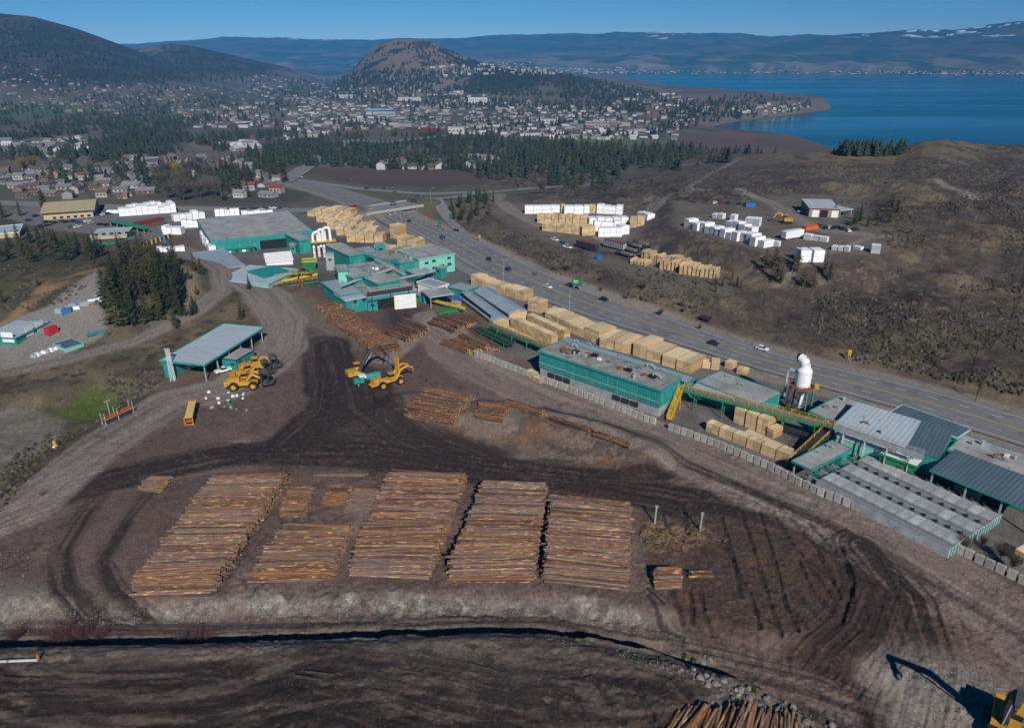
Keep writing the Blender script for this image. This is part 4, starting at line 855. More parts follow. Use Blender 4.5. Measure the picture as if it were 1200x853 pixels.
for i, (A, B, za, zb, m_) in enumerate((((400,335),(460,315),9,9,GREYM),((430,345),(484,337),8.3,8.3,DARK),((470,310),(430,300),9,8,TEALP),((455,330),(510,318),8.5,6,GREYM),((330,330),(372,322),4,4,YELR),((345,343),(352,318),1,6,DARK),((520,345),(548,353),4,4,BLUE),((505,352),(545,362),2,2.5,YELR),((540,345),(575,372),5,4.6,BLACK),((1000,515),(1050,530),5,5,RUST),((830,462),(880,478),3,3,DARK),((905,497),(960,515),2,2,DARK))):
    a, b = P(*A, za), P(*B, zb); mb = MB(); c = np.r_[(a+b)/2, 0]
    for k in range(3): o = np.array([0,.7*k-.7]); mb.cyl((*(a+o-c[:2]),za+.2*k),(*(b+o-c[:2]),zb+.2*k),.22,n=6)
    t = thing('pipe_run', ('steel','black','teal','long steel','yellow','steep dark','blue','low yellow','thin black','rusty','dark','low dark')[i]+' pipe run across the mill roofs and yards', 'pipes', tuple(c)); mb.build('pipe', m_, t, True)
    for f in (.1,.5,.9): p = a+(b-a)*f-c[:2]; m = MB(); m.bar((*p,0),(*p,za+(zb-za)*f),.22); m.build('support', DARK, t)
# ------------------------------------------------------------------ logs
def bark(name, c, c2, sp, th): return mat(name, c, .9, var=.35, scale=1.3, col2=c2, spots=(sp, 1.1, th), stretch=(.5,2.5,2.5), bump=.4, rnd=.22)
BARK = [bark('bark_mauve', (.15,.088,.07), (.28,.18,.145), (.54,.33,.14), .59), bark('bark_brown', (.10,.052,.032), (.20,.105,.06), (.52,.30,.11), .575), bark('bark_orange', (.19,.085,.038), (.34,.16,.068), (.10,.055,.03), .58),
        bark('bark_grey', (.13,.105,.09), (.23,.185,.155), (.10,.06,.04), .62), bark('bark_dark', (.055,.034,.026), (.115,.07,.05), (.30,.15,.05), .64), bark('bark_tan', (.21,.135,.07), (.32,.215,.12), (.12,.065,.035), .56)]
def log_mesh(L, r, k, seed):
    rr = random.Random(seed); mb = MB(); n = 8; segs = 4; vs = []
    for i in range(segs+1):
        x = -L/2 + L*i/segs; oy = rr.uniform(-.06,.06)*(i not in (0,segs)); oz = rr.uniform(-.05,.05); q = r*(1.12-.26*i/segs)*rr.uniform(.95,1.05)
        for j in range(n): a = 2*math.pi*j/n; vs.append((x, oy+q*math.cos(a)*rr.uniform(.94,1.06), oz+q*math.sin(a)))
    fs = [(i*n+j, i*n+(j+1)%n, (i+1)*n+(j+1)%n, (i+1)*n+j) for i in range(segs) for j in range(n)]
    mb.add(vs, fs, 0); mb.add(vs[:n], [list(range(n))[::-1]], 1); mb.add(vs[-n:], [list(range(n))], 1)
    return mb
LOGS = []      # every log: centre, heading, tilt, length, radius, bark, deck, exposed
def logdeck(A, B, C, D, h, dia, label, group, w=(3,3,2,2,2,1), seed=1, z0=None, zf=None, jit=.5, skew=1.5, topvar=.8, follow=False):
    r = random.Random(seed); z0 = g((A[0]+B[0])/2, (A[1]+B[1])/2)[2] if z0 is None else z0
    zf = z0 if zf is None else zf
    a, b, c, d = P(*A, z0), P(*B, z0), P(*C, zf+h*.9), P(*D, zf+h*.9)
    nl = max(1, int(h/(dia*.86))); La = np.hypot(*((c+d)/2-(a+b)/2))
    def flip(): return r.random() < .5
    for k in range(nl):
        ins = k*dia*.75/La; n = int(La*(1-2*ins)/(dia*1.0)); 
        if n < 1: continue
        for i in range(n):
            t = ins + (1-2*ins)*(i+.5)/n + r.uniform(-.15,.15)*dia/La
            l = a + (d-a)*t; q = b + (c-b)*t; v = q-l; L = np.hypot(*v); u = v/L
            und = topvar*(math.sin(t*19+seed)+math.sin(t*7.3+seed*2))*.5
            top = k >= nl-1
            if top and r.random() < .12: continue
            Ls = L*r.uniform(.87, .97) if L > 6 else L*r.uniform(.85,1.05)
            s = r.uniform(-jit, jit)*(2.2 if r.random() < .08 else 1); ce = (l+q)/2 + u*s
            rad = dia/2*r.choice((.66,.8,.9,1.,1.1,1.25,1.42))
            z = (hz(*ce)+.1 if follow else z0 + (zf-z0)*t) + dia*.5 + k*dia*.86 + und*(k/max(1,nl)) + r.uniform(-.08,.2)
            ang = math.atan2(u[1], u[0]) + R(r.gauss(0, skew*(1. if k < nl-1 else 1.5)))
            LOGS.append((ce[0], ce[1], z, ang + (math.pi if flip() else 0), R(r.uniform(-.5,.5)), Ls, rad, r.choices(range(6), w)[0], (label, group), top or i in (0,)))
        if k == nl-1:
            for i in range(int(La/1.6)):
                t = r.uniform(ins, 1-ins); l = a+(d-a)*t; q = b+(c-b)*t; v = q-l; L = np.hypot(*v); u = v/L; ce = (l+q)/2 + u*r.uniform(-.2,.2)*L*.3
                LOGS.append((ce[0], ce[1], (hz(*ce)+.1 if follow else z0+(zf-z0)*t)+dia*.5+(k+.85)*dia*.86 + topvar*(math.sin(t*19+seed)+math.sin(t*7.3+seed*2))*.5, math.atan2(u[1],u[0])+R(r.gauss(0,3.2)), 0, L*r.uniform(.6,1.), dia/2*r.uniform(.8,1.15), r.choices(range(6), w)[0], (label, group), True))
NL = 'brown log lying in the '
logdeck((150,702),(253,699),(343,547),(253,549), 3.6, .43, NL+'leftmost of the big log decks above the lower road', 'logs in the leftmost big deck', (7,4,2,2,2,1), 1)
logdeck((290,683),(394,680),(417,607),(338,606), 3.0, .42, NL+'short wide log deck second from the left', 'logs in the second big deck', (7,4,2,2,2,1), 2)
logdeck((406,677),(507,678),(550,549),(456,547), 3.8, .43, NL+'big log deck third from the left', 'logs in the third big deck', (7,4,2,2,2,1), 3)
logdeck((520,684),(628,682),(643,561),(567,557), 3.9, .43, NL+'big log deck fourth from the left, between two dark gaps', 'logs in the fourth big deck', (7,4,2,2,2,1), 4)
logdeck((633,684),(738,692),(741,581),(645,570), 3.9, .43, NL+'rightmost of the big log decks', 'logs in the rightmost big deck', (7,4,2,2,2,1), 5, skew=1.8)
logdeck((328,607),(358,606),(368,566),(341,566), 1.6, .42, 'thin orange log in the small bundle behind the second log deck', 'small orange logs behind the decks', (1,2,5,0,1,1), 6)
logdeck((377,593),(404,592),(412,566),(388,566), 1.5, .42, 'thin orange log in the little square bundle behind the second log deck', 'little square bundle of orange logs', (1,2,5,0,1,1), 7)
logdeck((404,601),(440,601),(446,571),(414,570), 1.6, .48, 'pale log in the loose row leaning on the third log deck', 'loose pale logs beside the third deck', (2,1,1,4,0,3), 8)
logdeck((365,560),(432,558),(433,553),(366,553), .9, .5, 'tan log of the narrow strip along the dark haul road', 'narrow strip of logs', (1,2,2,1,0,4), 9)
logdeck((765,692),(800,690),(798,658),(765,658), 2.8, .6, 'thick log in the small stack beside the rutted ground', 'logs in the small stack by the ruts', (2,3,4,1,1,2), 10, jit=.3)
logdeck((804,679),(836,678),(834,667),(806,667), 1.3, .6, 'thick log in the three log row right of the small stack', 'logs right of the small stack', (1,2,3,1,1,3), 11, jit=.3)
logdeck((158,576),(188,579),(203,556),(176,556), .9, .36, 'thin tan log in the low bundle beside the left track', 'low tan bundle of thin logs', (0,1,1,2,0,5), 12)
logdeck((472,490),(530,502),(560,466),(500,455), 2.0, .36, 'rusty brown log in the heap at the left end of the hummock', 'logs in the heap on the hummock', (1,4,4,0,2,0), 13, follow=True, skew=2.2)
logdeck((556,491),(590,497),(597,477),(563,472), 1.7, .36, 'rusty brown log in the small heap at the middle of the hummock', 'small heap of logs on the hummock', (1,4,4,0,2,0), 14, follow=True, skew=3)
logdeck((587,474),(634,489),(642,481),(600,467), 1.7, .36, 'log in the first of three strips along the back of the hummock', 'first strip of logs on the hummock', (1,3,4,0,2,1), 15, follow=True, skew=2.2)
logdeck((640,492),(692,509),(700,501),(650,484), 1.7, .36, 'log in the second of three strips along the back of the hummock', 'second strip of logs on the hummock', (1,3,4,0,2,1), 16, follow=True, skew=2.2)
logdeck((690,511),(737,526),(744,519),(700,504), 1.7, .36, 'log in the last of three strips along the back of the hummock', 'last strip of logs on the hummock', (1,3,4,0,2,1), 17, follow=True, skew=2.2)
logdeck((935,915),(935,838),(800,822),(745,890), 1.4, .46, 'brown log of the pile cut off by the bottom edge of the photo', 'logs at the bottom edge', (3,4,3,2,2,1), 18, z0=3.4, skew=3.2, jit=1.4)
logdeck((440,417),(470,411),(396,354),(372,361), 1.9, .31, 'reddish log in the long bark strewn band beside the mill', 'logs in the bark strewn band', (1,5,2,0,2,0), 19, follow=True, skew=3, jit=.9)
logdeck((515,404),(547,416),(584,407),(548,390), 1.9, .38, 'reddish log in the low heap inside the fence end', 'logs in the heap by the fence end', (1,5,3,0,2,0), 20, follow=True, skew=4)
logdeck((452,392),(480,402),(505,384),(474,373), 1.4, .36, 'dark reddish log in the heap left of the debarker roof', 'heap left of the debarker', (1,5,1,0,4,0), 22, follow=True, skew=5, jit=.9)
logdeck((500,380),(535,391),(560,377),(520,366), 1.5, .38, 'dark log on the bark covered deck in front of the debarker roof', 'logs by the debarker', (1,4,1,0,4,0), 21, follow=True, skew=4)
def lsize(l):
    px, py, d = proj(l[0], l[1], l[2]); vis = l[9] and -60 < px < 1260 and py < 880
    return (l[5]*l[6]/d/d) if vis else 0
order = sorted(range(len(LOGS)), key=lambda i: -lsize(LOGS[i])); single = set(order[:298])
proto = {}
for L_ in (3.,5.,8.,12.,16.,20.,24.):
    for k in range(6):
        for v in range(2): proto[(L_, k, v)] = None
def log_proto(L, r, k, v):
    Lb = min((3.,5.,8.,12.,16.,20.,24.), key=lambda q: abs(q-L))
    if proto[(Lb,k,v)] is None: 
        o = log_mesh(Lb, .26, k, hash((int(Lb),k,v)) % 9999).build('log', [BARK[k], ENDW], smooth=False); proto[(Lb,k,v)] = [o, Lb, False]
    return proto[(Lb,k,v)]
rest = MB()
for i, l in enumerate(LOGS):
    x, y, z, ang, tilt, L, rad, k, (lab, grp), ex = l
    if i in single:
        p = log_proto(L, rad, k, i % 2)
        if not p[2]: o = p[0]; p[2] = True
        else: o = p[0].copy(); COL.objects.link(o)
        o.location = (x,y,z); o.rotation_euler = (random.uniform(0,6.28), tilt, ang); s = rad/.26; o.scale = (L/p[1], s, s); o.rotation_mode = 'XYZ'
        tag(o, lab, 'log', grp)
    else:
        ca, sa = math.cos(ang)*L/2, math.sin(ang)*L/2; tz = math.sin(tilt)*L/2
        rest.cyl((x-ca,y-sa,z-tz),(x+ca,y+sa,z+tz), rad*1.08, rad*.86, 7, k, 6)
o = rest.build('stacked_logs', BARK+[ENDW]); tag(o, 'remaining logs packed in layers inside and behind the decks', 'logs', kind='stuff')
for k, v in list(proto.items()):
    if v and not v[2]: bpy.data.objects.remove(v[0])
# ------------------------------------------------------------------ sawn lumber and wrapped bundles
STK = {}
def stack_template(L, W, H, kind):
    key = (round(L,1), round(W,1), round(H,1), kind)
    if key in STK: return STK[key]
    r = random.Random(hash(key) % 997)
    mats = {'yellow': [LUMB, LUMD, LUMT], 'white': [WRAP, WRAP, WRAP], 'grey': [WRAPE, WRAP, WRAP]}[kind]
    t = bpy.data.objects.new('lumber_stack' if kind == 'yellow' else 'wrapped_bundle', None); COL.objects.link(t)
    nx = 1 if (L < 3.2 or kind != 'yellow') else 2; nz = max(1, round(H/1.25)) if kind == 'yellow' else max(1, round(H/1.6))
    if kind != 'yellow': nz = min(nz, 2)
    for i in range(nx):
        for k in range(nz):
            pl = L/nx; ph = H/nz; j = r.uniform(-.07,.07); mb = MB(); x0, x1 = -L/2+i*pl+.05, -L/2+(i+1)*pl-.05; y0, y1 = -W/2+j, W/2+j; z0, z1 = k*ph+.1, (k+1)*ph-.02
            v = [(x0,y0,z0),(x1,y0,z0),(x1,y1,z0),(x0,y1,z0),(x0,y0,z1),(x1,y0,z1),(x1,y1,z1),(x0,y1,z1)]
            mb.add(v, [(0,1,5,4),(2,3,7,6)], 0); mb.add(v, [(1,2,6,5),(3,0,4,7)], 1); mb.add(v, [(4,5,6,7),(3,2,1,0)], 2)
            mb.build('lumber_pack' if kind == 'yellow' else 'pack', mats, t)
    mb = MB()
    for k in range(nz):
        for sx in (-.36, 0, .36): mb.box((L*sx, 0, k*H/nz+.045), (.14, W*.96, .11))
    mb.build('bearer', STICK, t)
    STK[key] = [t, False]; return STK[key]
def stack(pos, ang, L, W, H, kind, label, group, cat=None):
    p = stack_template(L, W, H, kind)
    if not p[1]: t = p[0]; p[1] = True
    else: t = copytree(p[0])
    t.location = pos; t.rotation_euler = (0,0,ang); return tag(t, label, cat or ('lumber stack' if kind == 'yellow' else 'wrapped bundle'), group)
def row(A, B, n, W, H, kind, label, group, jit=.4, gap=.96, skip=(), hvar=True, depth=1, rs=1):
    a, b = g(*A), g(*B); d = (b-a)[:2]; L = np.hypot(*d); ang = math.atan2(d[1], d[0]); u = d/L; w = np.array([-u[1], u[0]]); l = L/n; r = random.Random(int(A[0]*7+A[1]+rs))
    for k in range(depth):
        for i in range(n):
            if (i,k) in skip or i in skip: continue
            p = a[:2] + u*l*(i+.5) + w*(W*(k+.5)*1.06 + r.uniform(-jit,jit)); hh = H*(r.choice((1,1,1.1,.9,.76)) if hvar and n > 1 else 1)
            z = min(hz(*(p+u*l*.35)), hz(*p), hz(*(p-u*l*.35)))
            stack((p[0], p[1], z-.02), ang + R(r.uniform(-1,1)), round(l*gap*2)/2 if l > 4 else round(l*gap*4)/4, W, round(hh*2)/2, kind, label, group)
YS = 'yellow sawn lumber stack in the '
row((638,378),(700,404),4,9,4.5,'yellow',YS+'first block of stacks beside the highway','lumber stacks, first block by the highway',depth=1)
row((701,407),(737,416),2,11,4.5,'yellow',YS+'second block behind the long teal building','lumber stacks, second block by the highway')
row((740,417),(772,427),2,11,4.5,'yellow',YS+'third block behind the long teal building','lumber stacks, third block by the highway')
row((774,428),(809,439),2,10,4.5,'yellow',YS+'last big block behind the long teal building','lumber stacks, last block by the highway')
row((822,432),(843,434),2,3,3.5,'yellow',YS+'small group left of the grey roofed shop','small lumber group by the shop')
row((598,383),(646,405),5,3,4.,'yellow',YS+'long pile nearest the barn roofs','long lumber pile by the barns',hvar=False,gap=.98,jit=.05)
row((617,379),(661,400),5,3,4.,'yellow',YS+'long pile between the barns and the highway stacks','long lumber pile toward the highway',hvar=False,gap=.98,jit=.05)
row((584,386),(632,410),5,3,1.5,'yellow',YS+'low long pile along the green conveyor','low long lumber pile',hvar=False,gap=.98,jit=.05)
row((551,334),(613,354),6,6,4.5,'yellow',YS+'row between the barn roofs and the highway','lumber stacks behind the barns')
row((618,364),(633,368),2,5,5.,'yellow',YS+'pair at the end of the barn roofs','lumber pair at the barn end')
row((638,371),(648,374),1,6,3.,'yellow','low yellow lumber stack standing alone beside the first highway block','single low stack')
for i, (A, B, n) in enumerate((((360,254),(412,255),6),((371,261),(424,262),6),((383,269),(437,270),6),((394,276),(441,277),5),((406,284),(449,285),4))):
    row(A, B, n, 9, 4.5, 'yellow', YS+('back','second','third','fourth','front')[i]+' row behind the duct tower', 'lumber rows behind the duct tower, row '+('one','two','three','four','five')[i], jit=.4)
row((457,279),(467,281),1,7,8,'yellow','tall yellow lumber stack beside the frontage lane','tall stack')
row((465,290),(488,293),2,9,5,'yellow','yellow lumber stack in the pair on the edge of the frontage lane','lumber pair by the lane')
row((438,291),(461,294),2,5,2.5,'yellow','low yellow lumber stack in front of the rows behind the duct tower','low stacks before the rows')
LT = ' on the gravel lot above the highway'
row((615,251),(656,250.5),4,5,5,'white','white wrapped bundle in the back left row'+LT,'white bundles, back left',hvar=False); row((657,249.5),(662,249.5),1,5,5,'yellow','single yellow stack among white bundles at the back'+LT,'yellow in the back row')
row((661,251.5),(684,251),2,6,5,'white','white wrapped bundle in the back middle row'+LT,'white bundles, back middle',hvar=False); row((684,250.5),(691,250.5),1,5,5,'white','narrow white bundle in the back row'+LT,'white narrow')
row((691,250.5),(698,250.5),1,5,5,'yellow','yellow stack right of the narrow white bundle'+LT,'yellow in the back row right'); row((699,250.5),(729,252),4,6,5,'white','white wrapped bundle in the back right row'+LT,'white bundles, back right')
row((745,258),(758,259),2,5,5,'white','white wrapped bundle at the far right corner'+LT,'white bundles, corner')
row((629,261.5),(688,264),7,6,5,'yellow','yellow stack in the middle row'+LT,'yellow stacks, middle row'); row((690,265),(737,263),5,6,5,'white','white wrapped bundle in the middle row'+LT,'white bundles, middle row')
row((738,267),(755,264),2,7,5.5,'yellow','yellow stack ending the middle row at the right'+LT,'yellow stacks, right end'); row((696,271),(727,270),4,4,5,'white','white wrapped bundle just behind the front row'+LT,'white bundles, inner row')
row((635,270.5),(678,275.5),5,5,5,'yellow','yellow stack in the front row'+LT,'yellow stacks, front row'); row((682,277),(698,276),1,8,5,'yellow','big yellow stack alone in the front row'+LT,'yellow stack, front')
row((701,278),(729,278),4,4,5,'white','white wrapped bundle in the front row'+LT,'white bundles, front row',hvar=False); row((729,276),(738,274.5),1,6,5,'white','last white bundle at the front right'+LT,'white bundle, front end')
PK = 'thin yellow lumber pack standing in the '
for i, (A, B, n) in enumerate((((738,309),(758,312.5),5),((750,304),(806,317),14),((772,315.5),(835,325),14),((795,321),(840,327.5),9))):
    row(A, B, n, 5.5, 4.5 if i else 2.5, 'yellow', PK+('low front','long back','middle','near right')[i]+' row on the lower gravel shelf', 'thin packs, '+('low','back','middle','near')[i]+' row', gap=.72, jit=.7)
HS = ' on the burnt hillside lot'
row((799,266),(894,291.5),14,7,4.5,'grey','white wrapped bundle with grey ends in the long row'+HS,'bundles in the long hillside row',gap=.86,jit=1.2)
row((848,272),(880,280),4,5,6,'grey','taller white bundle standing behind the long row'+HS,'taller bundles behind the long row')
row((833,255.5),(861,260),4,4,3.5,'grey','small white bundle at the back left'+HS,'small bundles, back left',skip=(2,),gap=.8); row((872,265.5),(889,267),2,6,4.5,'grey','white bundle in the pair in the middle'+HS,'bundle pair in the middle',hvar=False)
row((941,281),(969,284.5),3,3,3,'grey','low white bundle right of the big white box'+HS,'low bundles by the big box'); row((973,293),(995,296),3,3.4,2.5,'grey','low white bundle near the right end'+HS,'low bundles near the right end',gap=.8)
row((998,292),(1008,294),1,3,1.6,'grey','flat white bundle lying alone'+HS,'flat bundle'); row((1020,297),(1031,298.5),1,4,4,'grey','white bundle at the far right end'+HS,'last bundle')
row((894,287),(912,290),2,3,2.5,'grey','small low bundle past the end of the long row'+HS,'bundles past the long row')
row((936,309),(966,307.5),2,6,5.5,'white','big white shrouded box in the near pair'+HS,'near pair of white boxes',hvar=False,gap=.86)
# left white bundles
WB = 'white wrapped bundle '
row((140,254),(207,249),10,8,5.5,'white',WB+'in the long bank beside the street','bundles in the bank by the street'); row((150,250),(204,245),8,6,5.5,'white',WB+'in the rear bank against the street','bundles in the rear bank')
row((204,260),(241,256),5,6,5,'white',WB+'in the row behind the huge warehouse','bundles behind the warehouse'); row((213,267.5),(233,266.5),3,5,5,'white',WB+'in the short row at the warehouse corner','bundles at the corner')
row((190,275),(213,275),4,6,5.5,'white',WB+'in the block beside the maroon roof','bundles beside the maroon roof'); row((252,254),(281,252.5),5,4,4.5,'white',WB+'along the back of the huge warehouse','bundles along the back'); row((283,252),(320,250),5,3,2.5,'white','small white bundle at the back right of the huge warehouse','small bundles at the back')
row((235,279),(246,298),6,3.5,4.5,'white',WB+'stacked along the left wall of the huge warehouse','bundles along the left wall',gap=.85); row((184,296),(217,294),5,5,2.5,'white','low crumpled white bundle below the blue crane','low bundles by the crane',jit=1.2)
row((125,250),(139,250),2,3,2,'white','low white bundle at the edge of the car park','bundles by the car park')
# the pit by the cyclone
row((826,505),(925,545),6,2.6,3.2,'yellow','yellow lumber stack in the long pile inside the concrete pit','long pile in the pit',hvar=False,gap=.98,jit=.05)
row((864,512),(928,541),3,5,1.2,'yellow','flat yellow lumber pack lying in the concrete pit','flat packs in the pit',hvar=False,gap=.98)
row((857,495),(898,511),3,5,5.,'yellow','tall yellow lumber stack standing in the pit below the yellow conveyor','tall stacks in the pit',hvar=False,gap=.86); row((897,511),(905,515),1,4,3,'yellow','small yellow lumber stack at the right of the pit','small pit stack')
row((1114,578),(1143,591),1,3,2.6,'yellow','yellow lumber stack beside the slate blue roof','stack by the slate roof'); row((863,437),(874,440),1,3,2,'yellow','small yellow stack behind the grey roofed shop, left one','shop rear stack'); row((848,431),(857,434),1,3,2.5,'yellow','small yellow stack behind the grey roofed shop, nearest the highway blocks','shop rear stack two')
row((615,440),(634,450),2,2.4,2,'yellow','low pale lumber stack just inside the fence','stacks inside the fence'); row((1186,655),(1210,668),1,4,3.2,'yellow','yellow stack at the right edge beyond the concrete blocks','edge stack')
for k, v in STK.items():
    if not v[1]:
        for c in list(v[0].children): bpy.data.objects.remove(c)
        bpy.data.objects.remove(v[0])
# ------------------------------------------------------------------ concrete block wall along the haul road
m = MB(); m.box((0,0,1.),(1.7,.75,2.), taper=.94); proto_b = bpy.data.objects.new('concrete_block', None); COL.objects.link(proto_b)
m.build('block', mat('pale_concrete', (.36,.35,.325), .9, var=.3, scale=.8, rnd=.15, bump=.3), proto_b); m2 = MB(); m2.box((0,0,2.06),(.9,.32,.14), taper=.8); m2.build('lifting_key', CONC, proto_b)
bp, _ = resample(PL([(556,417),(600,433),(640,449),(700,471),(770,498),(840,523),(900,549),(958,579),(1060,618),(1130,651),(1200,684),(1260,712)]), 2.05)
for i in range(len(bp)-1):
    if i in (37, 38, 71): continue
    o = proto_b if i == 0 else copytree(proto_b); p = (bp[i]+bp[i+1])/2; d = bp[i+1]-bp[i]
    o.location = (p[0]+random.uniform(-.1,.1), p[1]+random.uniform(-.1,.1), hz(*p)); o.rotation_euler = (0,0,math.atan2(d[1],d[0])+R(random.uniform(-4,4)))
    tag(o, 'pale concrete block in the long wall between haul road and mill', 'concrete block', 'concrete blocks along the haul road')
# ------------------------------------------------------------------ vehicles
def wheel(t, x, y, r, w, rimm=GREYM, name='wheel'):
    m = MB(); m.cyl((0,-w/2,0),(0,w/2,0), r, n=14); o = m.build(name, TYRE, t, loc=(x,y,r)); m = MB(); m.cyl((0,-w/2-.03,0),(0,w/2+.03,0), r*.55, n=10); m.build('rim', rimm, o); return o
PAINT = {'white': WHITE, 'black': mat('black_car_paint', (.02,.02,.023), .3, spec=.5), 'navy': mat('navy_car_paint', (.015,.03,.075), .3, spec=.5), 'red': mat('red_car_paint', (.3,.02,.02), .3, spec=.5), 'silver': mat('silver_car_paint', (.42,.43,.45), .35, spec=.5), 'grey': mat('grey_car_paint', (.12,.125,.13), .35, spec=.5), 'blue': mat('blue_car_paint', (.03,.10,.28), .3, spec=.5), 'brown': mat('brown_car_paint', (.12,.085,.06), .4)}
CARS = {}
def car(x, y, colour, label, ang=None, kind='car', group=None, z=None):
    key = (colour, kind)
    if key not in CARS:
        t = bpy.data.objects.new('car' if kind == 'car' else 'pickup_truck' if kind == 'pickup' else 'delivery_van', None); COL.objects.link(t); W = 1.85; m = MB()
        if kind == 'car':
            prof = [(-2.25,.35),(2.2,.35),(2.28,.72),(1.2,.95),(-2.2,.98)]; cab = [(-1.75,.96),(1.05,.94),(.35,1.5),(-1.35,1.5)]; roof = (-.5,1.51,1.7)
        elif kind == 'pickup':
            prof = [(-2.8,.5),(2.6,.5),(2.7,1.),(1.4,1.15),(-2.8,1.15)]; cab = [(-.7,1.13),(1.35,1.13),(.75,1.85),(-.5,1.85)]; roof = (.12,1.86,1.2)
        else:
            prof = [(-2.9,.45),(2.8,.45),(2.85,1.1),(2.0,1.45),(1.3,2.3),(-2.9,2.35)]; cab = [(1.2,1.4),(2.1,1.4),(1.45,2.2),(1.1,2.2)]; roof = (-.5,2.36,3)
        m.xprism(prof, -W/2, W/2); m.box((roof[0],0,roof[1]),(roof[2],W*.84,.06)); m.build('body', PAINT[colour], t)
        m = MB(); m.xprism(cab, -W/2*.9, W/2*.9); m.build('window', GLASS, t)
        for sx in (-1.4,1.4) if kind == 'car' else (-1.75,1.75):
            for sy in (-.86,.86): m = MB(); m.cyl((sx,sy-.12,.34),(sx,sy+.12,.34),.34 if kind == 'car' else .4,n=10); m.build('wheel', TYRE, t)
        m = MB()
        for sy in (-.6,.6): m.box((prof[2][0]+.0,sy,.66),(.1,.34,.16))
        m.build('headlight', WHITE, t)
        CARS[key] = [t, False]
    p = CARS[key]
    if not p[1]: t = p[0]; p[1] = True
    else: t = copytree(p[0])
    q = g(x, y) if z is None else np.r_[P(x,y,z), z]
    if ang is None: k = np.argmin(np.hypot(hl[:,0]-q[0], hl[:,1]-q[1])); k = min(k, n_h-3); d = hl[k+2]-hl[k]; ang = math.atan2(d[1],d[0]); q[2] = hzv[k]+.02
    t.location = q; t.rotation_euler = (0,0,ang)
    return tag(t, label, {'car':'car','pickup':'pickup','van':'van'}[kind], group)
for x, y, c, kd, lb in ((480,261,'black','car','black car under way just this side of the overpass'),(519,281.5,'blue','van','blue and white van on the highway left of the mint building'),(573,306,'black','car','black car on the highway above the lumber row, farther left'),(596,318,'navy','car','dark navy car on the highway above the lumber row, farther right'),
    (642,338,'white','car','white car on the highway near the green road sign'),(669,336.5,'brown','pickup','brown pickup stopped on the shoulder under the green road sign'),(708,353,'black','car','black car alone on the highway right of the green road sign'),(836,405,'navy','car','navy car on the highway above the grey roofed shop'),(893,411,'white','car','white car on the far lane above the white cyclone'),
    (494,284,'white','van','white van on the near edge of the highway by the lumber pair'),(456,253,'silver','car','silver car coming out from under the overpass')):
    car(x, y, c, lb, kind=kd)
for x, y, c, lb in ((535,271.5,'black','black car on the slip road beside the highway'),(416,243,'red','red car at the junction left of the overpass'),(430,222,'black','black car on the road behind the overpass'),(450,222,'red','small red car on the road far behind the overpass'),(490,231,'blue','blue car right of the overpass'),(463,226.5,'grey','grey car on the upper slip road'),(352,208,'white','white car high on the far highway'),(409,211,'grey','dark grey car beside the brown field')):
    car(x, y, c, lb, ang=R(-25))
for x, y, c in ((461,238.6,'grey'),(485,235.6,'black')): car(x, y, c, {'grey':'grey car crossing the overpass deck','black':'black car at the right end of the overpass deck'}[c], ang=R(12), z=3.25)
parks = [(42,254),(34,259),(80,254),(90,253),(99,252.5),(107,253),(114,252.5),(122,252),(127,251.5),(55,261),(64,262),(78,261),(87,260),(93,261.5),(103,260),(107,262),(73,260),(83,267),(91,266.5),(48,266),(56,265),(118,264),(125,264.5),(131,264)]
cc = ['black','navy','grey','blue','black','white','silver','navy','black','grey','white']
for i, (x, y) in enumerate(parks): car(x, y, cc[(i*7) % 11], cc[(i*7) % 11]+' car parked in the car park below the tan restaurant', R(70+random.uniform(-6,6)), 'car', cc[(i*7) % 11]+' cars in the restaurant car park')
for i in range(16): car(255+i*5.2, 246.5-.1*i+random.uniform(-.6,.4), cc[(i*5) % 11], cc[(i*5) % 11]+' car in the row along the street behind the huge warehouse', R(5), 'car', cc[(i*5) % 11]+' cars along the street')
for i, x in enumerate((838,846,853,860,866,873,880,888)): car(x, 238.5+.3*i, ['white','red','black','grey','navy','black','blue','grey'][i], ['white','red','black','grey','navy','black','blue','grey'][i]+' scrapped car in the row left of the hillside garage', R(60), 'car', ['white','red','black','grey','navy','black','blue','grey'][i]+' scrapped cars')
for x, y, c, lb in ((940,250,'silver','silver pickup beside the hillside garage'),(650,282,'white','white car at the edge of the gravel lot'),(660,286,'blue','blue car behind the white one at the edge of the gravel lot'),(665,291,'white','white pickup last in line at the lot edge')): car(x, y, c, lb, R(-50), 'pickup' if 'pickup' in lb else 'car')
car(262,436,'white','white pickup parked in front of the small teal hut', R(40), 'pickup'); car(228,431,'silver','silver van parked under the open teal shelter', R(60), 'van')
for i in range(11): car(960+i*4.2, 266+i*.5+random.uniform(-1.5,1.5), ['black','grey','navy','white','black'][i % 5], ['black','grey','navy','white','black'][i % 5]+' old car in the scrap row in front of the hillside garage', R(random.uniform(0,90)), 'car', ['black','grey','navy','white','black'][i % 5]+' cars in the scrap row')
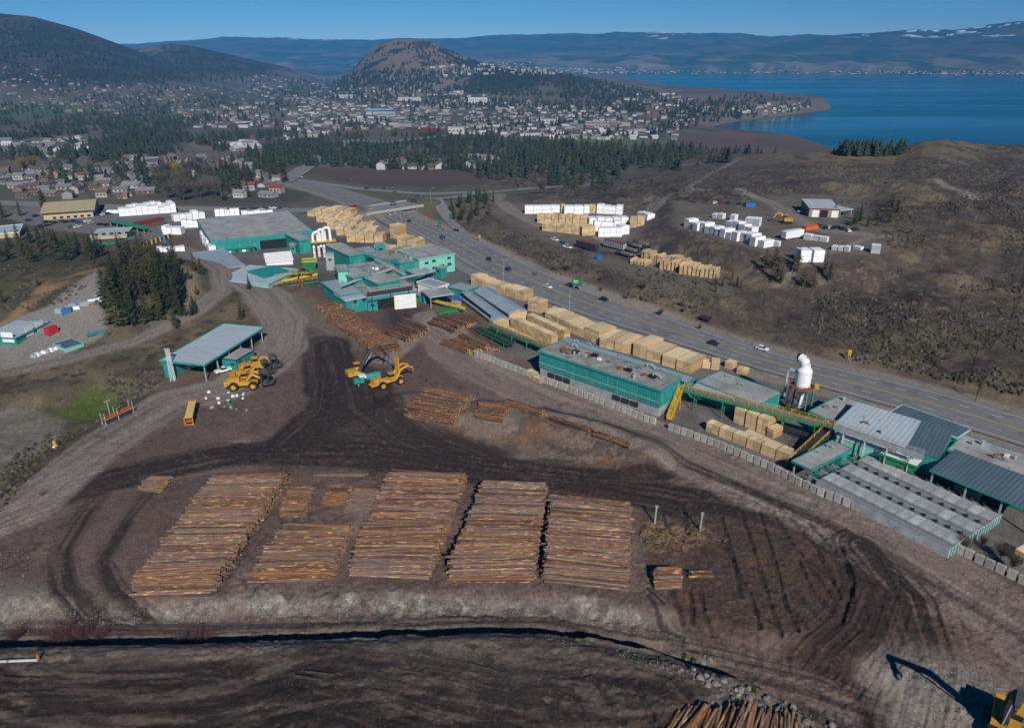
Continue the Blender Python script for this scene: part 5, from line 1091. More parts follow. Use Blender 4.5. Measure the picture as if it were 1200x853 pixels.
# log stacker with curved grapple
def grapple(t, x, z, r=1.7, n=4, w=2.6, up=True):
    for i in range(n):
        y = -w/2 + w*i/(n-1); m = MB(); pts = [(x + r*math.sin(a)*1.1, y, z + r*.2 + r*math.cos(a)) for a in np.linspace(-.5, 2.7, 8)]
        m.tube(pts, [.24,.24,.22,.2,.18,.15,.12,.06], 6); m.build('grapple_tine', DARK, t)
        m = MB(); m.tube([(x-.3,y,z-1.5),(x+1.,y,z-1.75),(x+2.6,y,z-1.4),(x+3.3,y,z-.6)], [.24,.22,.16,.08], 6); m.build('fork_tine', DARK, t)
    m = MB(); m.box((x-.3,0,z),(.5,w+.5,3.1)); m.build('carriage', DARK, t)
def stacker(label, x, y, ang, big=False, scale=1., group=None):
    q = g(x, y); t = thing('log_stacker', label, 'log loader', q, ang, group); m = MB()
    if big:
        m.xprism([(-7,1.6),(5,1.6),(5,2.6),(2,3.2),(-3,2.9),(-7.4,2.3)], -1., 1.); m.build('chassis', YEL, t)
        m = MB(); m.box((-4.6,0,3.3),(3.4,2.4,1.3)); m.build('engine_hood', YEL, t)
        m = MB(); m.box((3.5,-.9,5.8),(.55,.4,8.2)); m.box((3.5,.9,5.8),(.55,.4,8.2))
        for k in range(6): m.box((3.5,0,2.6+k*1.45),(.4,1.5,.3))
        m.build('mast', YEL, t)
        m = MB(); m.tube([(2.2,1.3,2.5),(4,1.4,5.4),(6.5,1.4,6.1),(8.6,1.4,5.2),(9,1.4,3.9)], [.45,.42,.38,.3,.2], 6); m.tube([(2.2,-1.3,2.5),(4,-1.4,5.4),(6.5,-1.4,6.1),(8.6,-1.4,5.2),(9,-1.4,3.9)], [.45,.42,.38,.3,.2], 6); m.build('lift_arm', YEL, t)
        for sx in (-3.2,3.6):
            for sy in (-1.75,1.75): wheel(t, sx, sy, 1.45, .95, YEL)
        m = MB(); m.box((.4,-.9,4.1),(1.8,1.6,1.9)); m.build('cab', YEL, t); m = MB(); m.box((.4,-.9,4.3),(1.86,1.66,1.)); m.build('cab_window', GLASS, t)
        for k in range(3):
            m = MB(); m.tube([(-.6+k*.7,2.2,2.6),(-1.2+k*.7,2.9,4.4),(-.2+k*.7,3.5,5.4),(1.2+k*.7,3.4,4.6)], [.22,.22,.18,.1], 6); m.build('grapple_tine', DARK, t)
    else:
        m.xprism([(-4.4,1.3),(3.6,1.3),(3.6,2.2),(1,2.5),(-4.6,2.5)], -1.1, 1.1); m.build('chassis', YEL, t)
        m = MB(); m.xprism([(-4.7,2.5),(-1.2,2.5),(-1.2,3.8),(-4.2,3.5)], -1.05, 1.05); m.build('engine_hood', YEL, t)
        m = MB(); m.box((-5,0,2.1),(.8,2.9,1.5)); m.build('counterweight', YEL, t)
        m = MB(); m.box((.1,0,3.7),(1.7,1.7,.5)); m.box((.1,0,5.1),(1.9,1.9,.22)); m.build('cab', YEL, t); m = MB(); m.box((.1,0,4.45),(1.6,1.6,1.1)); m.build('cab_window', GLASS, t)
        for sy in (-1.15,1.15): m = MB(); m.tube([(.9,sy,2.9),(2.6,sy,4.7),(4.9,sy,3.3)], [.36,.4,.3], 6); m.build('lift_arm', YEL, t)
        for sx in (-2.9,2.5):
            for sy in (-1.6,1.6): wheel(t, sx, sy, 1.3, .9, YEL)
        m = MB(); m.cyl((-2.4,.7,3.7),(-2.4,.7,5.),.13,n=8); m.build('exhaust', DARK, t); grapple(t, 5.2, 3.1)
    t.scale = (scale,)*3; return t
stacker('yellow log loader parked nearest the trough, black claws toward the yard', 288, 455, R(8), scale=1.12)
stacker('yellow log loader in the middle of the parked group, claws open', 291, 445, R(30), scale=1.08)
stacker('yellow log loader at the rear of the parked group beside the teal hut', 300, 436, R(20), scale=1.05)
stacker('long yellow log stacker with a tall mast and an overhanging front arm', 456, 452, R(38), True, .95)
def knuckle(label, x, y, ang, scale=1., boom=((0,0),(3.2,5.2),(6.4,6.6),(8.6,3.4)), ground=None, cabx=.4, boomm=DARK, jaw=1.):
    q = g(x, y) if ground is None else np.array(ground); t = thing('log_excavator', label, 'excavator', q, ang)
    for sy in (-1.25,1.25): m = MB(); m.xprism([(-2.2,.0),(2.2,.0),(2.6,.45),(2.2,.95),(-2.2,.95),(-2.6,.45)], sy-.35, sy+.35); m.build('track', TYRE, t)
    m = MB(); m.cyl((0,0,.9),(0,0,1.3),1.,n=14); m.build('slew_ring', DARK, t)
    m = MB(); m.xprism([(-2.6,1.3),(1.6,1.3),(1.6,2.),(-.2,2.7),(-2.6,2.7)], -1.45, 1.45); m.build('house', YEL, t)
    m = MB(); m.box((cabx+.4,.8,2.6),(1.5,1.2,1.2)); m.box((cabx+.4,.8,4.3),(1.8,1.4,.2)); m.build('cab', YEL, t); m = MB(); m.box((cabx+.4,.8,3.7),(1.35,1.1,1.05)); m.build('cab_window', GLASS, t)
    pts = [(1.1+a,-.35,2.+b) for a, b in boom]
    m = MB(); m.tube(pts[:3], [.6,.55,.42], 6); m.build('boom', boomm, t); m = MB(); m.tube(pts[2:], [.5,.4], 6); m.build('stick', boomm, t)
    m = MB(); m.bar((1.6,-.35,2.),(pts[1][0]*.5+pts[2][0]*.5,-.35,(pts[1][2]+pts[2][2])/2-.3),.22); m.build('ram', GREYM, t)
    e = pts[-1]
    for s in (-1,1): m = MB(); m.tube([(e[0],e[1],e[2]),(e[0]+.7*s*jaw,e[1],e[2]-.5*jaw),(e[0]+.9*s*jaw,e[1],e[2]-1.3*jaw),(e[0]+.2*s*jaw,e[1],e[2]-1.9*jaw)], [.22,.2,.16,.06], 6); m.build('grapple_jaw', DARK, t)
    t.scale = (scale,)*3; return t
knuckle('yellow excavator with a black knuckle boom behind the teal tank truck', 417, 443, R(32), 1.15)
knuckle('small yellow excavator on the dirt beside the hillside garage', 922, 262, R(165), 1.1, boom=((0,0),(2.4,2.8),(4.4,2.6),(5.4,.4)), boomm=YEL)
knuckle('big yellow log loader cut off by the bottom right corner, boom raised', 0, 0, R(-127), 1.35, boom=((0,0),(1.2,5.),(5.3,9.2),(6.6,8.2)), ground=(78.9,85.2,hz(78.9,85.2)), jaw=.5)
# teal tank truck
def truck(name, label, x, y, ang, parts, cat='truck', n=3):
    q = g(x, y); t = thing(name, label, cat, q, ang)
    parts(t); return t
def tank_truck(t):
    m = MB(); m.box((0,0,1.),(8.2,.9,.4)); m.build('chassis', DARK, t)
    m = MB(); m.box((3.9,0,1.7),(1.9,1.7,1.5)); m.box((2.4,0,2.),(1.5,2.3,2.1)); m.build('cab', TEALP, t); m = MB(); m.box((2.4,0,3.2),(1.55,2.2,.35)); m.build('cab_roof', WHITE, t)
    m = MB(); m.box((3.16,0,2.6),(.1,2.,.75)); m.build('windscreen', GLASS, t); m = MB(); m.box((1.2,0,2.9),(.6,2.2,.9)); m.build('locker', WHITE, t)
    m = MB(); m.cyl((-4.2,0,2.3),(.8,0,2.3),1.2,n=16); m.build('tank', TEALP, t, False)
    for sx in (3.7,-1.8,-3.2):
        for sy in (-1,1): wheel(t, sx, sy, .55, .4)
truck('tank_truck', 'teal tank truck with a white cab roof between the yellow machines', 432, 449, R(208), tank_truck)
def chip_trailer(t):
    m = MB(); m.box((0,0,2.6),(14,2.6,2.9)); m.build('box', GREYM if t.name.endswith('1') else DARK, t); m = MB(); m.box((0,0,4.1),(14.1,2.7,.16)); m.build('tarpaulin', MAROON, t)
    m = MB()
    for i in range(12): m.box((-6.5+i*13/11,-1.36,2.6),(.14,.12,2.8)); m.box((-6.5+i*13/11,1.36,2.6),(.14,.12,2.8))
    m.build('side_rib', DARK, t)
    for sx in (-5.6,-4.3):
        for sy in (-1,1): wheel(t, sx, sy, .5, .5)
    m = MB(); m.box((4.6,-.8,.6),(.25,.25,1.2)); m.box((4.6,.8,.6),(.25,.25,1.2)); m.build('landing_leg', DARK, t)
truck('chip_trailer', 'dark chip trailer with a maroon cover, the left of the two', 688, 293, R(130), chip_trailer, 'trailer'); truck('chip_trailer', 'dark chip trailer with a maroon cover, the right of the two', 720, 292, R(130), chip_trailer, 'trailer')
def flat_trailer(t):
    m = MB(); m.box((0,0,1.3),(11,2.4,.3)); m.build('deck', DARK, t); m = MB(); m.box((5.3,0,2.),(.2,2.4,1.3)); m.build('headboard', DARK, t)
    for sx in (-4.4,-3.2):
        for sy in (-1,1): wheel(t, sx, sy, .5, .45)
    m = MB(); m.box((-1,0,1.9),(6,2.2,.9)); m.build('load', WOODG, t)
for x, y, lb in ((738,296,'dark flatbed trailer nearest the chip trailers'),(744,291,'dark flatbed trailer behind the yellow packs, middle one'),(752,289,'dark flatbed trailer behind the yellow packs, far one'),(733,301,'dark flatbed trailer beside the low front packs')): truck('flatbed_trailer', lb, x, y, R(128), flat_trailer, 'trailer')
def white_trailer(t):
    m = MB(); m.box((0,0,2.7),(12.5,3.2,3.6)); m.build('box', WHITE, t)
    for sx in (-4.6,-3.4):
        for sy in (-1.1,1.1): wheel(t, sx, sy, .5, .5)
    m = MB(); m.box((-6.3,0,2.6),(.1,2.9,3.2)); m.build('shaded_end_face', WRAPE, t)  # left end of the white box, its shade painted grey
truck('box_trailer', 'big clean white box trailer standing in the middle of the hillside lot', 928, 280, R(28), white_trailer, 'trailer')
def orange_box(t):
    m = MB(); m.xprism([(-4.5,.3),(4.5,.3),(4.8,2.4),(-4.8,2.4)], -1.3, 1.3); m.build('skip', ORNG, t); m = MB(); m.box((0,0,2.45),(9.8,2.8,.14)); m.build('rim', ORNG, t)
    for sx in (-3.4,3.4): m = MB(); m.box((sx,0,.15),(.3,2.2,.3)); m.build('skid', DARK, t)
truck('skip', 'orange skip container below the hillside garage', 949, 270, R(28), orange_box, 'skip')
def blue_box(t):
    m = MB(); m.box((0,0,1.4),(6,2.4,2.6)); m.build('box', BLUE, t); m = MB(); m.box((3.03,0,1.4),(.06,2.1,2.3)); m.build('door', GREYM, t)
truck('container', 'bright blue container among the scrapped cars on the hillside', 879, 243, R(0), blue_box, 'container'); truck('container', 'small blue bin at the foot of the gravel shelf', 701, 304, R(40), blue_box, 'container').scale = (.5,.8,.8)
truck('container', 'red and grey container beside the teal workshop', 61, 391, R(70), lambda t: (MB().box((0,0,1.4),(4,2.4,2.6)).build('box', RED, t), MB().box((2.03,0,1.4),(.06,2.1,2.3)).build('door', GREYM, t)), 'container')
# long trough, loading rack, bollard, spills
q = P(222,499); t = thing('steel_trough', 'long yellow steel trough with rusty orange sides on legs', 'trough', (q[0],q[1],hz(*q)), math.atan2(*(P(231,464)-q)[::-1])); m = MB()
m.add([(0,-.9,1.1),(11,-.9,1.6),(11,.9,1.6),(0,.9,1.1),(0,-1.3,2.5),(11,-1.3,3.),(11,1.3,3.),(0,1.3,2.5)], [(0,1,5,4),(2,3,7,6),(1,2,6,5),(0,1,2,3)]); m.build('side_plate', ORNG, t)
m = MB(); m.add([(0,-1.1,2.35),(11,-1.1,2.85),(11,1.1,2.85),(0,1.1,2.35)], [(0,1,2,3)]); m.build('cover', mat('pale_yellow_board', (.55,.42,.14), .7), t)
for x in (.2,5.5,10.6):
    for y in (-1.1,1.1): m = MB(); m.bar((x,y,-.1),(x,y,2.4),.3); m.build('leg', YEL, t)
m = MB(); m.bar((0,-1.2,.4),(0,1.2,.4),.25); m.bar((0,-1.3,2.6),(0,1.3,2.6),.3); m.build('end_bar', YEL, t)
q = P(124,499); t = thing('log_rack', 'rusty orange log rack on grey posts beside the left haul road', 'rack', (q[0],q[1],hz(*q)), math.atan2(*(P(158,483)-q)[::-1])); L = np.hypot(*(P(158,483)-q))
for y in (0,1.6): m = MB(); m.box((L/2,y,1.7),(L,.4,.45)); m.build('beam', mat('faded_orange', (.36,.12,.035), .8, var=.4, scale=1.5), t)
for x in (.2,L*.45,L-.3):
    for y in (0,1.6): m = MB(); m.bar((x,y,-.2),(x,y,3.8),.24); m.build('post', GREYM, t)
m = MB(); m.box((L/2,.8,.6),(L*.8,1.2,1.)); m.build('counter_box', DARK, t); m = MB(); m.bar((L*.35,2.2,0),(L*.35,2.2,6.),.25); m.bar((L*.35-1,2.2,6),(L*.35+1,2.2,6),.25); m.build('lamp_mast', GREYM, t)
q = g(65,524); t = thing('bollard', 'yellow marker drum on a white base beside the left haul road', 'bollard', q); m = MB(); m.cyl((0,0,.5),(0,0,2.1),.45,.38,10); m.build('drum', YELR, t); m = MB(); m.box((0,0,.25),(1.,1.,.5)); m.build('base', WHITE, t)
r = random.Random(5)
for i in range(16):
    x, y = r.uniform(238,290), r.uniform(460,484); q = g(x, y); m = MB(); s = r.uniform(.35,.85); m.box((0,0,s*.4),(s*1.3,s,s*.8), taper=.75); o = m.build('rag_bale', WHITE if r.random() < .7 else CONC, loc=tuple(q)); o.rotation_euler = (0,0,r.uniform(0,3)); tag(o, 'small pale bale dumped on the ground in front of the parked log loaders', 'bale', 'pale bales in front of the loaders')
q = g(268,474); t = thing('oil_drum', 'green oil drum among the pale bales', 'drum', q); m = MB(); m.cyl((0,0,0),(0,0,1.5),.6,n=12); m.build('drum', GREEN, t); m = MB(); m.cyl((0,0,1.5),(0,0,1.6),.5,n=12); m.build('lid', WHITE, t)
for x, y, h_, lb in ((767,613,4.6,'grey steel post leaning beside the rightmost log deck'),(820,622,4.8,'grey steel post standing in the rutted ground')):
    q = g(x, y); t = thing('steel_post', lb, 'post', q); m = MB(); m.cyl((0,0,-.3),(.15,0,h_),.24,.2,8); m.build('tube', GREYM, t); m = MB(); m.box((.15,0,h_),(.7,.7,.15)); m.build('cap', GREYM, t)
q = g(790,630); mb = MB(); r = random.Random(9)
for i in range(170): a = r.uniform(0,6.28); x, y = r.gauss(0,3.9), r.gauss(0,1.7); mb.cyl((x,y,r.uniform(0,.5)),(x+math.cos(a)*r.uniform(.6,2),y+math.sin(a)*1.2,r.uniform(0,.7)),.09,.05,5)
tag(mb.build('branch_heap', BARK[5], loc=tuple(q)), 'heap of tan broken branches between the two steel posts', 'branch heap', kind='stuff')
# lattice mast by the shelter
q = g(203,446); t = thing('lattice_mast', 'white lattice mast at the left end of the open teal shelter', 'mast', q); m = MB()
for sx, sy in ((-.6,-.6),(.6,-.6),(.6,.6),(-.6,.6)): m.bar((sx,sy,-.5),(sx*.6,sy*.6,11),.16)
for k in range(9): z = k*1.2; m.bar((-.6,-.6,z),(.58,-.58,z+1.2),.1); m.bar((.6,-.6,z),(.58,.58,z+1.2),.1); m.bar((.6,.6,z),(-.58,.58,z+1.2),.1); m.bar((-.6,.6,z),(-.58,-.58,z+1.2),.1)
m.build('lattice', WHITE, t); m = MB(); m.box((0,0,11.2),(1.8,.6,.5)); m.build('floodlight', GREYM, t)
# light poles, signs
def pole(x, y, h_, lb, arm=2.5, ang=0., m_=GREYM):
    q = g(x, y); t = thing('light_pole', lb, 'light pole', q, ang, 'light poles along the highway'); m = MB(); m.cyl((0,0,-.3),(0,0,h_),.11,.06,7); m.build('pole', m_, t); m = MB(); m.bar((0,0,h_),(arm,0,h_+.4),.08); m.build('arm', m_, t); m = MB(); m.box((arm+.3,0,h_+.4),(.9,.35,.2)); m.build('lamp', GREYM, t)
for x, y in ((590,333),(667,368),(470,262),(505,240)): pole(x, y, 11, 'slim grey light pole standing beside the highway', ang=R(45))
for x, y, w, hh, c, lb in ((676,341,5.5,3.6,BGREEN,'green highway direction sign on two posts beside the shoulder'),(516,268,3.2,2.4,BGREEN,'small green sign beside the slip road'),(528,258,2.6,2.,BGREEN,'small green sign higher up the slip road'),(499.5,262,1.8,1.8,ORNG,'orange diamond sign on the verge before the overpass'),(522,272,2,1.2,ORNG,'orange panel sign on the verge by the slip road'),(562,284,1.4,1.8,YELR,'yellow marker sign on the verge right of the slip road'),(994,424,1.,2.2,YELR,'yellow marker post on the slope above the highway')):
    q = g(x, y); t = thing('road_sign', lb, 'road sign', q, R(-35)); m = MB(); m.box((0,0,hh*.5+2.4),(w,.14,hh)); m.build('panel', c, t)
    for s in (-.3,.3): m = MB(); m.bar((w*s,.15,-.4),(w*s,.15,hh+2.2),.16); m.build('post', GREYM, t)
    if w > 5:
        m = MB(); m.box((-.6,-.09,hh*.5+2.9),(2.8,.04,.35)); m.box((-.9,-.09,hh*.5+2.1),(2.2,.04,.35)); m.build('lettering_line', WHITE, t)
# blue loading crane
q = g(193,284); t = thing('loading_crane', 'blue crane arm rising among the white bundles', 'crane', q, R(30)); m = MB(); m.box((0,0,.8),(2,1.6,1.6)); m.build('base', BLUE, t); m = MB(); m.tube([(0,0,1.5),(-.3,0,6),(-2,0,9.5)], [.35,.3,.2], 6); m.build('arm', TARPB, t)
# yellow and black rail above the pale stores
a, b = g(168,289), g(200,280); t = thing('guard_rail', 'black and yellow post rail along the edge of the bundle yard', 'rail', a, math.atan2(b[1]-a[1], b[0]-a[0])); L = np.hypot(*(b-a)[:2])
for i in range(14): m = MB(); m.box((L*i/13,0,1.),(.7,.7,2.6)); m.build('post', DARK if i % 2 else YELR, t)
m = MB(); m.box((L/2,.1,2.),(L,.25,.3)); m.build('top_bar', YELR, t)
# boulders below the low road, stray logs, loose timber beside the block wall
bm_ = []
for k in range(5):
    r = random.Random(50+k); mb = MB(); n = 7; vs = [(math.cos(2*math.pi*i/n)*r.uniform(.7,1.1), math.sin(2*math.pi*i/n)*r.uniform(.7,1.1), z) for z in (0,.45) for i in range(n)] + [(math.cos(2*math.pi*i/n)*r.uniform(.3,.7), math.sin(2*math.pi*i/n)*r.uniform(.3,.7), r.uniform(.75,.95)) for i in range(n)]
    mb.add(vs, [(i,(i+1)%n,n+(i+1)%n,n+i) for i in range(n)] + [(n+i,n+(i+1)%n,2*n+(i+1)%n,2*n+i) for i in range(n)] + [list(range(2*n,3*n))]); bm_.append(mb)
bp_ = [None]*5; r = random.Random(77)
for i in range(120):
    t_ = r.random(); x = 800+170*t_+r.gauss(0,9); y = 776+82*t_+r.gauss(0,8); q = g(x, y); k = i % 5
    if bp_[k] is None: bp_[k] = o = bm_[k].build('boulder', ROCK)
    else: o = bp_[k].copy(); COL.objects.link(o)
    s = r.choice((.2,.25,.3,.35,.5,.7)); o.location = q - np.array([0,0,.1*s]); o.rotation_euler = (r.uniform(-.3,.3),r.uniform(-.3,.3),r.uniform(0,6)); o.scale = (s,s*r.uniform(.7,1.2),s*r.uniform(.7,1.1)); tag(o, 'pale grey boulder tipped on the bank below the lower road', 'boulder', 'boulders on the bank')
for x, y, a, lb in ((375,790,-8,'dark weathered log lying on the near bank, the left one'),(478,786,-14,'long dark log half buried on the near bank'),(566,783,-20,'short dark log at the right on the near bank'),(362,796,-10,'short dark stub of log below the left weathered log'),(770,700,-60,'loose branch below the small log stack')):
    o = log_mesh(5., .24, 4, int(x)).build('fallen_log', [mat('old_log', (.045,.035,.028), .95, var=.4), mat('old_log', (.045,.035,.028))]); q = P(x, y, 3.6 if y > 750 else 0); o.location = (q[0], q[1], hz(*q)+.2); o.rotation_euler = (0,0,R(a)); tag(o, lb, 'log')
for x, y, lb in ((968,572,'bundle of orange timber offcuts left of the kilns by the concrete blocks'),(1037,604,'dark offcut bundle on the haul road side of the kilns')):
    q = g(x, y); t = thing('timber_bundle', lb, 'timber bundle', q, R(-35)); 
    for i in range(6): m = MB(); m.cyl((-1.8,-.6+.3*(i%4),.2+.3*(i//4)),(1.8,-.6+.3*(i%4),.2+.3*(i//4)),.16,n=7); m.build('timber', BARK[2 if x < 1000 else 1], t)
a, b = P(-6,777,3.6), P(44,775,3.6); t = thing('water_pipe', 'pale blue pipe lying on the near bank at the left edge', 'pipe', (a[0],a[1],hz(*((a+b)/2))), math.atan2(b[1]-a[1], b[0]-a[0])); L = np.hypot(*(b-a)); m = MB(); m.cyl((0,0,.25),(L,0,.25),.24,n=10); m.build('tube', ROOFL, t, True); m = MB(); m.cyl((L,0,.25),(L+.2,0,.25),.3,n=10); m.build('flange', GREYM, t); m = MB(); m.box((L+.2,.2,.8),(.3,.3,1.)); m.build('marker', ORNG, t)
# stored pipes and machines beside the workshop
r = random.Random(31)
for i in range(14):
    x, y = 70+i*3.6+r.uniform(-2,2), 369-i*1.4+r.uniform(-2.5,2.5); q = g(x, y); k = r.choice((0,0,1,2)); m = MB()
    if k == 0: m.box((0,0,.9),(r.uniform(3,5),1.7,1.7))
    elif k == 1: m.cyl((-2.5,0,.7),(2.5,0,.7),.6,n=8)
    else: m.box((0,0,.6),(2.4,2.,1.2), taper=.8)
    o = m.build('stored_crate' if k != 1 else 'stored_pipe', [WHITE, ROOFB, GREYM, BLUE, WHITE][r.randrange(5)], loc=tuple(q)); o.rotation_euler = (0,0,R(35+r.uniform(-15,15))); tag(o, 'pale equipment piece stored in the row behind the workshop yard', 'stored equipment', 'equipment row behind the workshop')
q = g(113,392); t = thing('teal_gutter', 'long teal steel trough lying beside the grove', 'trough', q, R(55)); m = MB(); m.xprism([(-3.6,.3),(3.6,.3),(3.6,1.),(-3.6,1.)], -.5, .5); m.build('channel', TEALP, t); m = MB(); m.box((-2,0,.14),(.3,1.2,.3)); m.box((2,0,.14),(.3,1.2,.3)); m.build('bearer', STICK, t)
r = random.Random(33)
for i in range(7): x, y = 40+i*5+r.uniform(-2,2), 418-i*1.6+r.uniform(-1.5,1.5); q = g(x, y); m = MB(); s = r.uniform(.7,1.2); m.box((0,0,s*.5),(1.8*s,1.4*s,s), taper=.7); tag(m.build('tarp_bale', WHITE if i % 3 else ROOFB, loc=tuple(q)), 'tarpaulin covered bale below the mint green container', 'bale', 'tarp bales below the container')
# ------------------------------------------------------------------ trees
def leafmat(name, c, c2, rnd=.25):
    m = mat(name, c, .85, var=.3, scale=.9, col2=c2, rnd=rnd, spec=.1); return m
NEEDLE = [leafmat('needles_dark', (.026,.036,.018), (.055,.068,.03)), leafmat('needles_olive', (.05,.054,.02), (.10,.098,.036)), leafmat('needles_brown', (.065,.052,.03), (.105,.08,.045)), leafmat('needles_blue', (.022,.034,.026), (.04,.055,.042))]
TRUNK = mat('tree_bark', (.075,.055,.042), .95, var=.3); TWIG = mat('bare_twigs', (.105,.085,.072), .95, var=.3, rnd=.2); TWIGR = mat('red_twigs', (.10,.05,.045), .95, var=.3, rnd=.2); GOLD = leafmat('golden_catkins', (.26,.17,.03), (.34,.24,.05)); SCRUBG = leafmat('scrub_green', (.06,.075,.02), (.10,.11,.035)); CHAR = mat('charred_wood', (.022,.018,.016), .95, var=.3)
def conifer_crown(h, rad, n, seed, bare=.14, loose=.0):
    """drooping sprays set along whorls of branches: many small faces with gaps between"""
    r = np.random.default_rng(seed); V = []; F = []
    nb = int(n/7)
    for b in range(nb):
        t = (b+r.random())/nb; z = h*(bare + (1-bare)*t); L = rad*(1-t)**.75*(.65+.55*r.random())*(1 if t > .08 else .7) + .12
        if loose and r.random() < loose: continue
        a = b*2.39996 + r.normal()*.3; ca, sa = math.cos(a), math.sin(a); up = .35*(t-.25) - .12
        for k in range(7):
            f = (k+.6)/7*(.9+.2*r.random()); x = L*f; zz = z + up*x - .10*x*f + r.normal()*.10
            w = .26*L*(1.15-f*.7)+.16; s = w*(.7+.6*r.random())
            o = r.normal(0, .17*L+.05)*(1.1-f); px, py = x*ca - o*sa, x*sa + o*ca
            d = np.array([ca+r.normal()*.3, sa+r.normal()*.3, -.25+r.normal()*.25]); e = np.array([-sa+r.normal()*.3, ca+r.normal()*.3, r.normal()*.35])
            c = np.array([px, py, zz]); i = len(V)
            V += [c - e*s*.5 - d*s*.3, c - d*s*.35 + e*s*.5, c + d*s*.75 + e*s*.12, c + d*s*.6 - e*s*.25]; F.append((i,i+1,i+2,i+3))
    V += [np.array([.1,0,h*.9]), np.array([-.1,.1,h*.9]), np.array([0,-.1,h*.92]), np.array([0,0,h*1.03])]; i = len(V)-4; F.append((i,i+1,i+2,i+3))
    return np.array(V), np.array(F)
def twig_crown(h, rad, n, seed, base=.15):
    """thin bare twigs fanning up and out"""
    r = np.random.default_rng(seed); V = []; F = []
    for b in range(n):
        a = r.random()*6.283; q = r.random()**.5; t = r.random()
        p0 = np.array([math.cos(a)*rad*q*.55*t, math.sin(a)*rad*q*.55*t, h*(base + .5*t)]); el = .5+.9*r.random()
        L = h*(.18+.28*r.random()); d = np.array([math.cos(a+r.normal()*.5)*math.cos(el), math.sin(a+r.normal()*.5)*math.cos(el), math.sin(el)]); p1 = p0 + d*L
        e = np.cross(d, r.normal(size=3)); e /= np.linalg.norm(e)+1e-6; w = .02*h*(.4+.5*r.random())*.5; i = len(V)
        V += [p0-e*w, p0+e*w, p1+e*w*.25, p1-e*w*.25]; F.append((i,i+1,i+2,i+3))
        for _ in range(2):
            f = .4+.5*r.random(); p2 = p0 + d*L*f; d2 = d + r.normal(size=3)*.55; d2 /= np.linalg.norm(d2); p3 = p2 + d2*L*.5; i = len(V); w2 = w*.5
            V += [p2-e*w2, p2+e*w2, p3+e*w2*.3, p3-e*w2*.3]; F.append((i,i+1,i+2,i+3))
    return np.array(V), np.array(F)
TPRO = {}
def tree_proto(kind, v):
    key = (kind, v)
    if key in TPRO: return TPRO[key]
    s = 300+v*13
    if kind in ('fir','pine'):
        h = 12.; rad = 2.9 if kind == 'fir' else 3.3; V, F = conifer_crown(h, rad, 560 if kind == 'fir' else 420, s, .06 if kind == 'fir' else .2, 0 if kind == 'fir' else .25); mt = NEEDLE[(0,1,1,0)[v]] if kind == 'fir' else NEEDLE[(1,1,0,2)[v]]
        nm = 'fir_tree' if kind == 'fir' else 'pine_tree'
    elif kind == 'bare': h = 12.; V, F = twig_crown(h, 5.5, 420, s, .2); mt = TWIG; nm = 'bare_tree'
    elif kind == 'gold': h = 9.; V, F = twig_crown(h, 5., 420, s, .1); mt = GOLD; nm = 'golden_tree'
    elif kind == 'snag': h = 11.; V, F = twig_crown(h, 1.3, 16, s, .3); mt = CHAR; nm = 'burnt_tree'
    elif kind == 'redbush': h = 3.2; V, F = twig_crown(h, 2.6, 420, s, .0); mt = TWIGR; nm = 'red_bush'
    elif kind == 'bush': h = 2.; V, F = twig_crown(h, 1.8, 160, s, .0); mt = TWIG; nm = 'bare_bush'
    else: h = 2.; V, F = conifer_crown(h, 1.3, 140, s, .0); mt = SCRUBG; nm = 'green_bush'
    t = bpy.data.objects.new(nm, None); COL.objects.link(t); c = npmesh('crown', V, F, mt); c.parent = t
    m = MB()
    if kind in ('fir','pine'): m.cyl((0,0,-.6),(0,0,h*.95),.19,.03,6)
    elif kind == 'snag': m.tube([(0,0,-.5),(.1,0,5),(0,.15,h)], [.15,.1,.03], 6)
    elif kind in ('bare','gold'):
        m.tube([(0,0,-.5),(.1,0,h*.25),(0,.1,h*.55)], [.32,.25,.12], 6); r = random.Random(s)
        for i in range(7): a = i*.9; m.tube([(0,0,h*(.2+.04*i)),(math.cos(a)*1.6,math.sin(a)*1.6,h*(.4+.04*i)),(math.cos(a)*2.6,math.sin(a)*2.6,h*.75)], [.14,.09,.03], 5)
    else:
        for i in range(6): a = i*1.05; m.tube([(0,0,-.3),(math.cos(a)*h*.3,math.sin(a)*h*.3,h*.6)], [.06,.02], 5)
    m.build('trunk' if kind not in ('redbush','bush','green') else 'stem', CHAR if kind == 'snag' else TRUNK, t)
    TPRO[key] = [t, False, h]; return TPRO[key]
NT = 0
def tree(kind, X, Y, Z, hgt, label, group, v=None, wide=1.):
    global NT; NT += 1
    p = tree_proto(kind, random.randrange(4) if v is None else v)
    if not p[1]: t = p[0]; p[1] = True
    else: t = copytree(p[0])
    s = hgt/p[2]; t.location = (X,Y,Z-.1); t.rotation_euler = (0,0,random.uniform(0,6.28)); t.scale = (s*wide*random.uniform(.72,1.25), s*wide*random.uniform(.72,1.25), s); tag(t, label, {'fir':'tree','pine':'tree','bare':'tree','gold':'tree','snag':'dead tree','redbush':'bush','bush':'bush','green':'bush'}[kind], group)
def inpoly(px, n, seed):
    r = np.random.default_rng(seed); p = np.array(px, float); out = []
    lo, hi = p.min(0), p.max(0)
    while len(out) < n:
        q = lo + (hi-lo)*r.random((n*3, 2)); ins = np.zeros(len(q), bool)
        for a, b in zip(p, np.roll(p, -1, 0)):
            c = (a[1] > q[:,1]) != (b[1] > q[:,1]); ins ^= c & (q[:,0] < a[0] + (q[:,1]-a[1])*(b[0]-a[0])/((b[1]-a[1]) or 1e-9))
        out += list(q[ins])
    return np.array(out[:n])
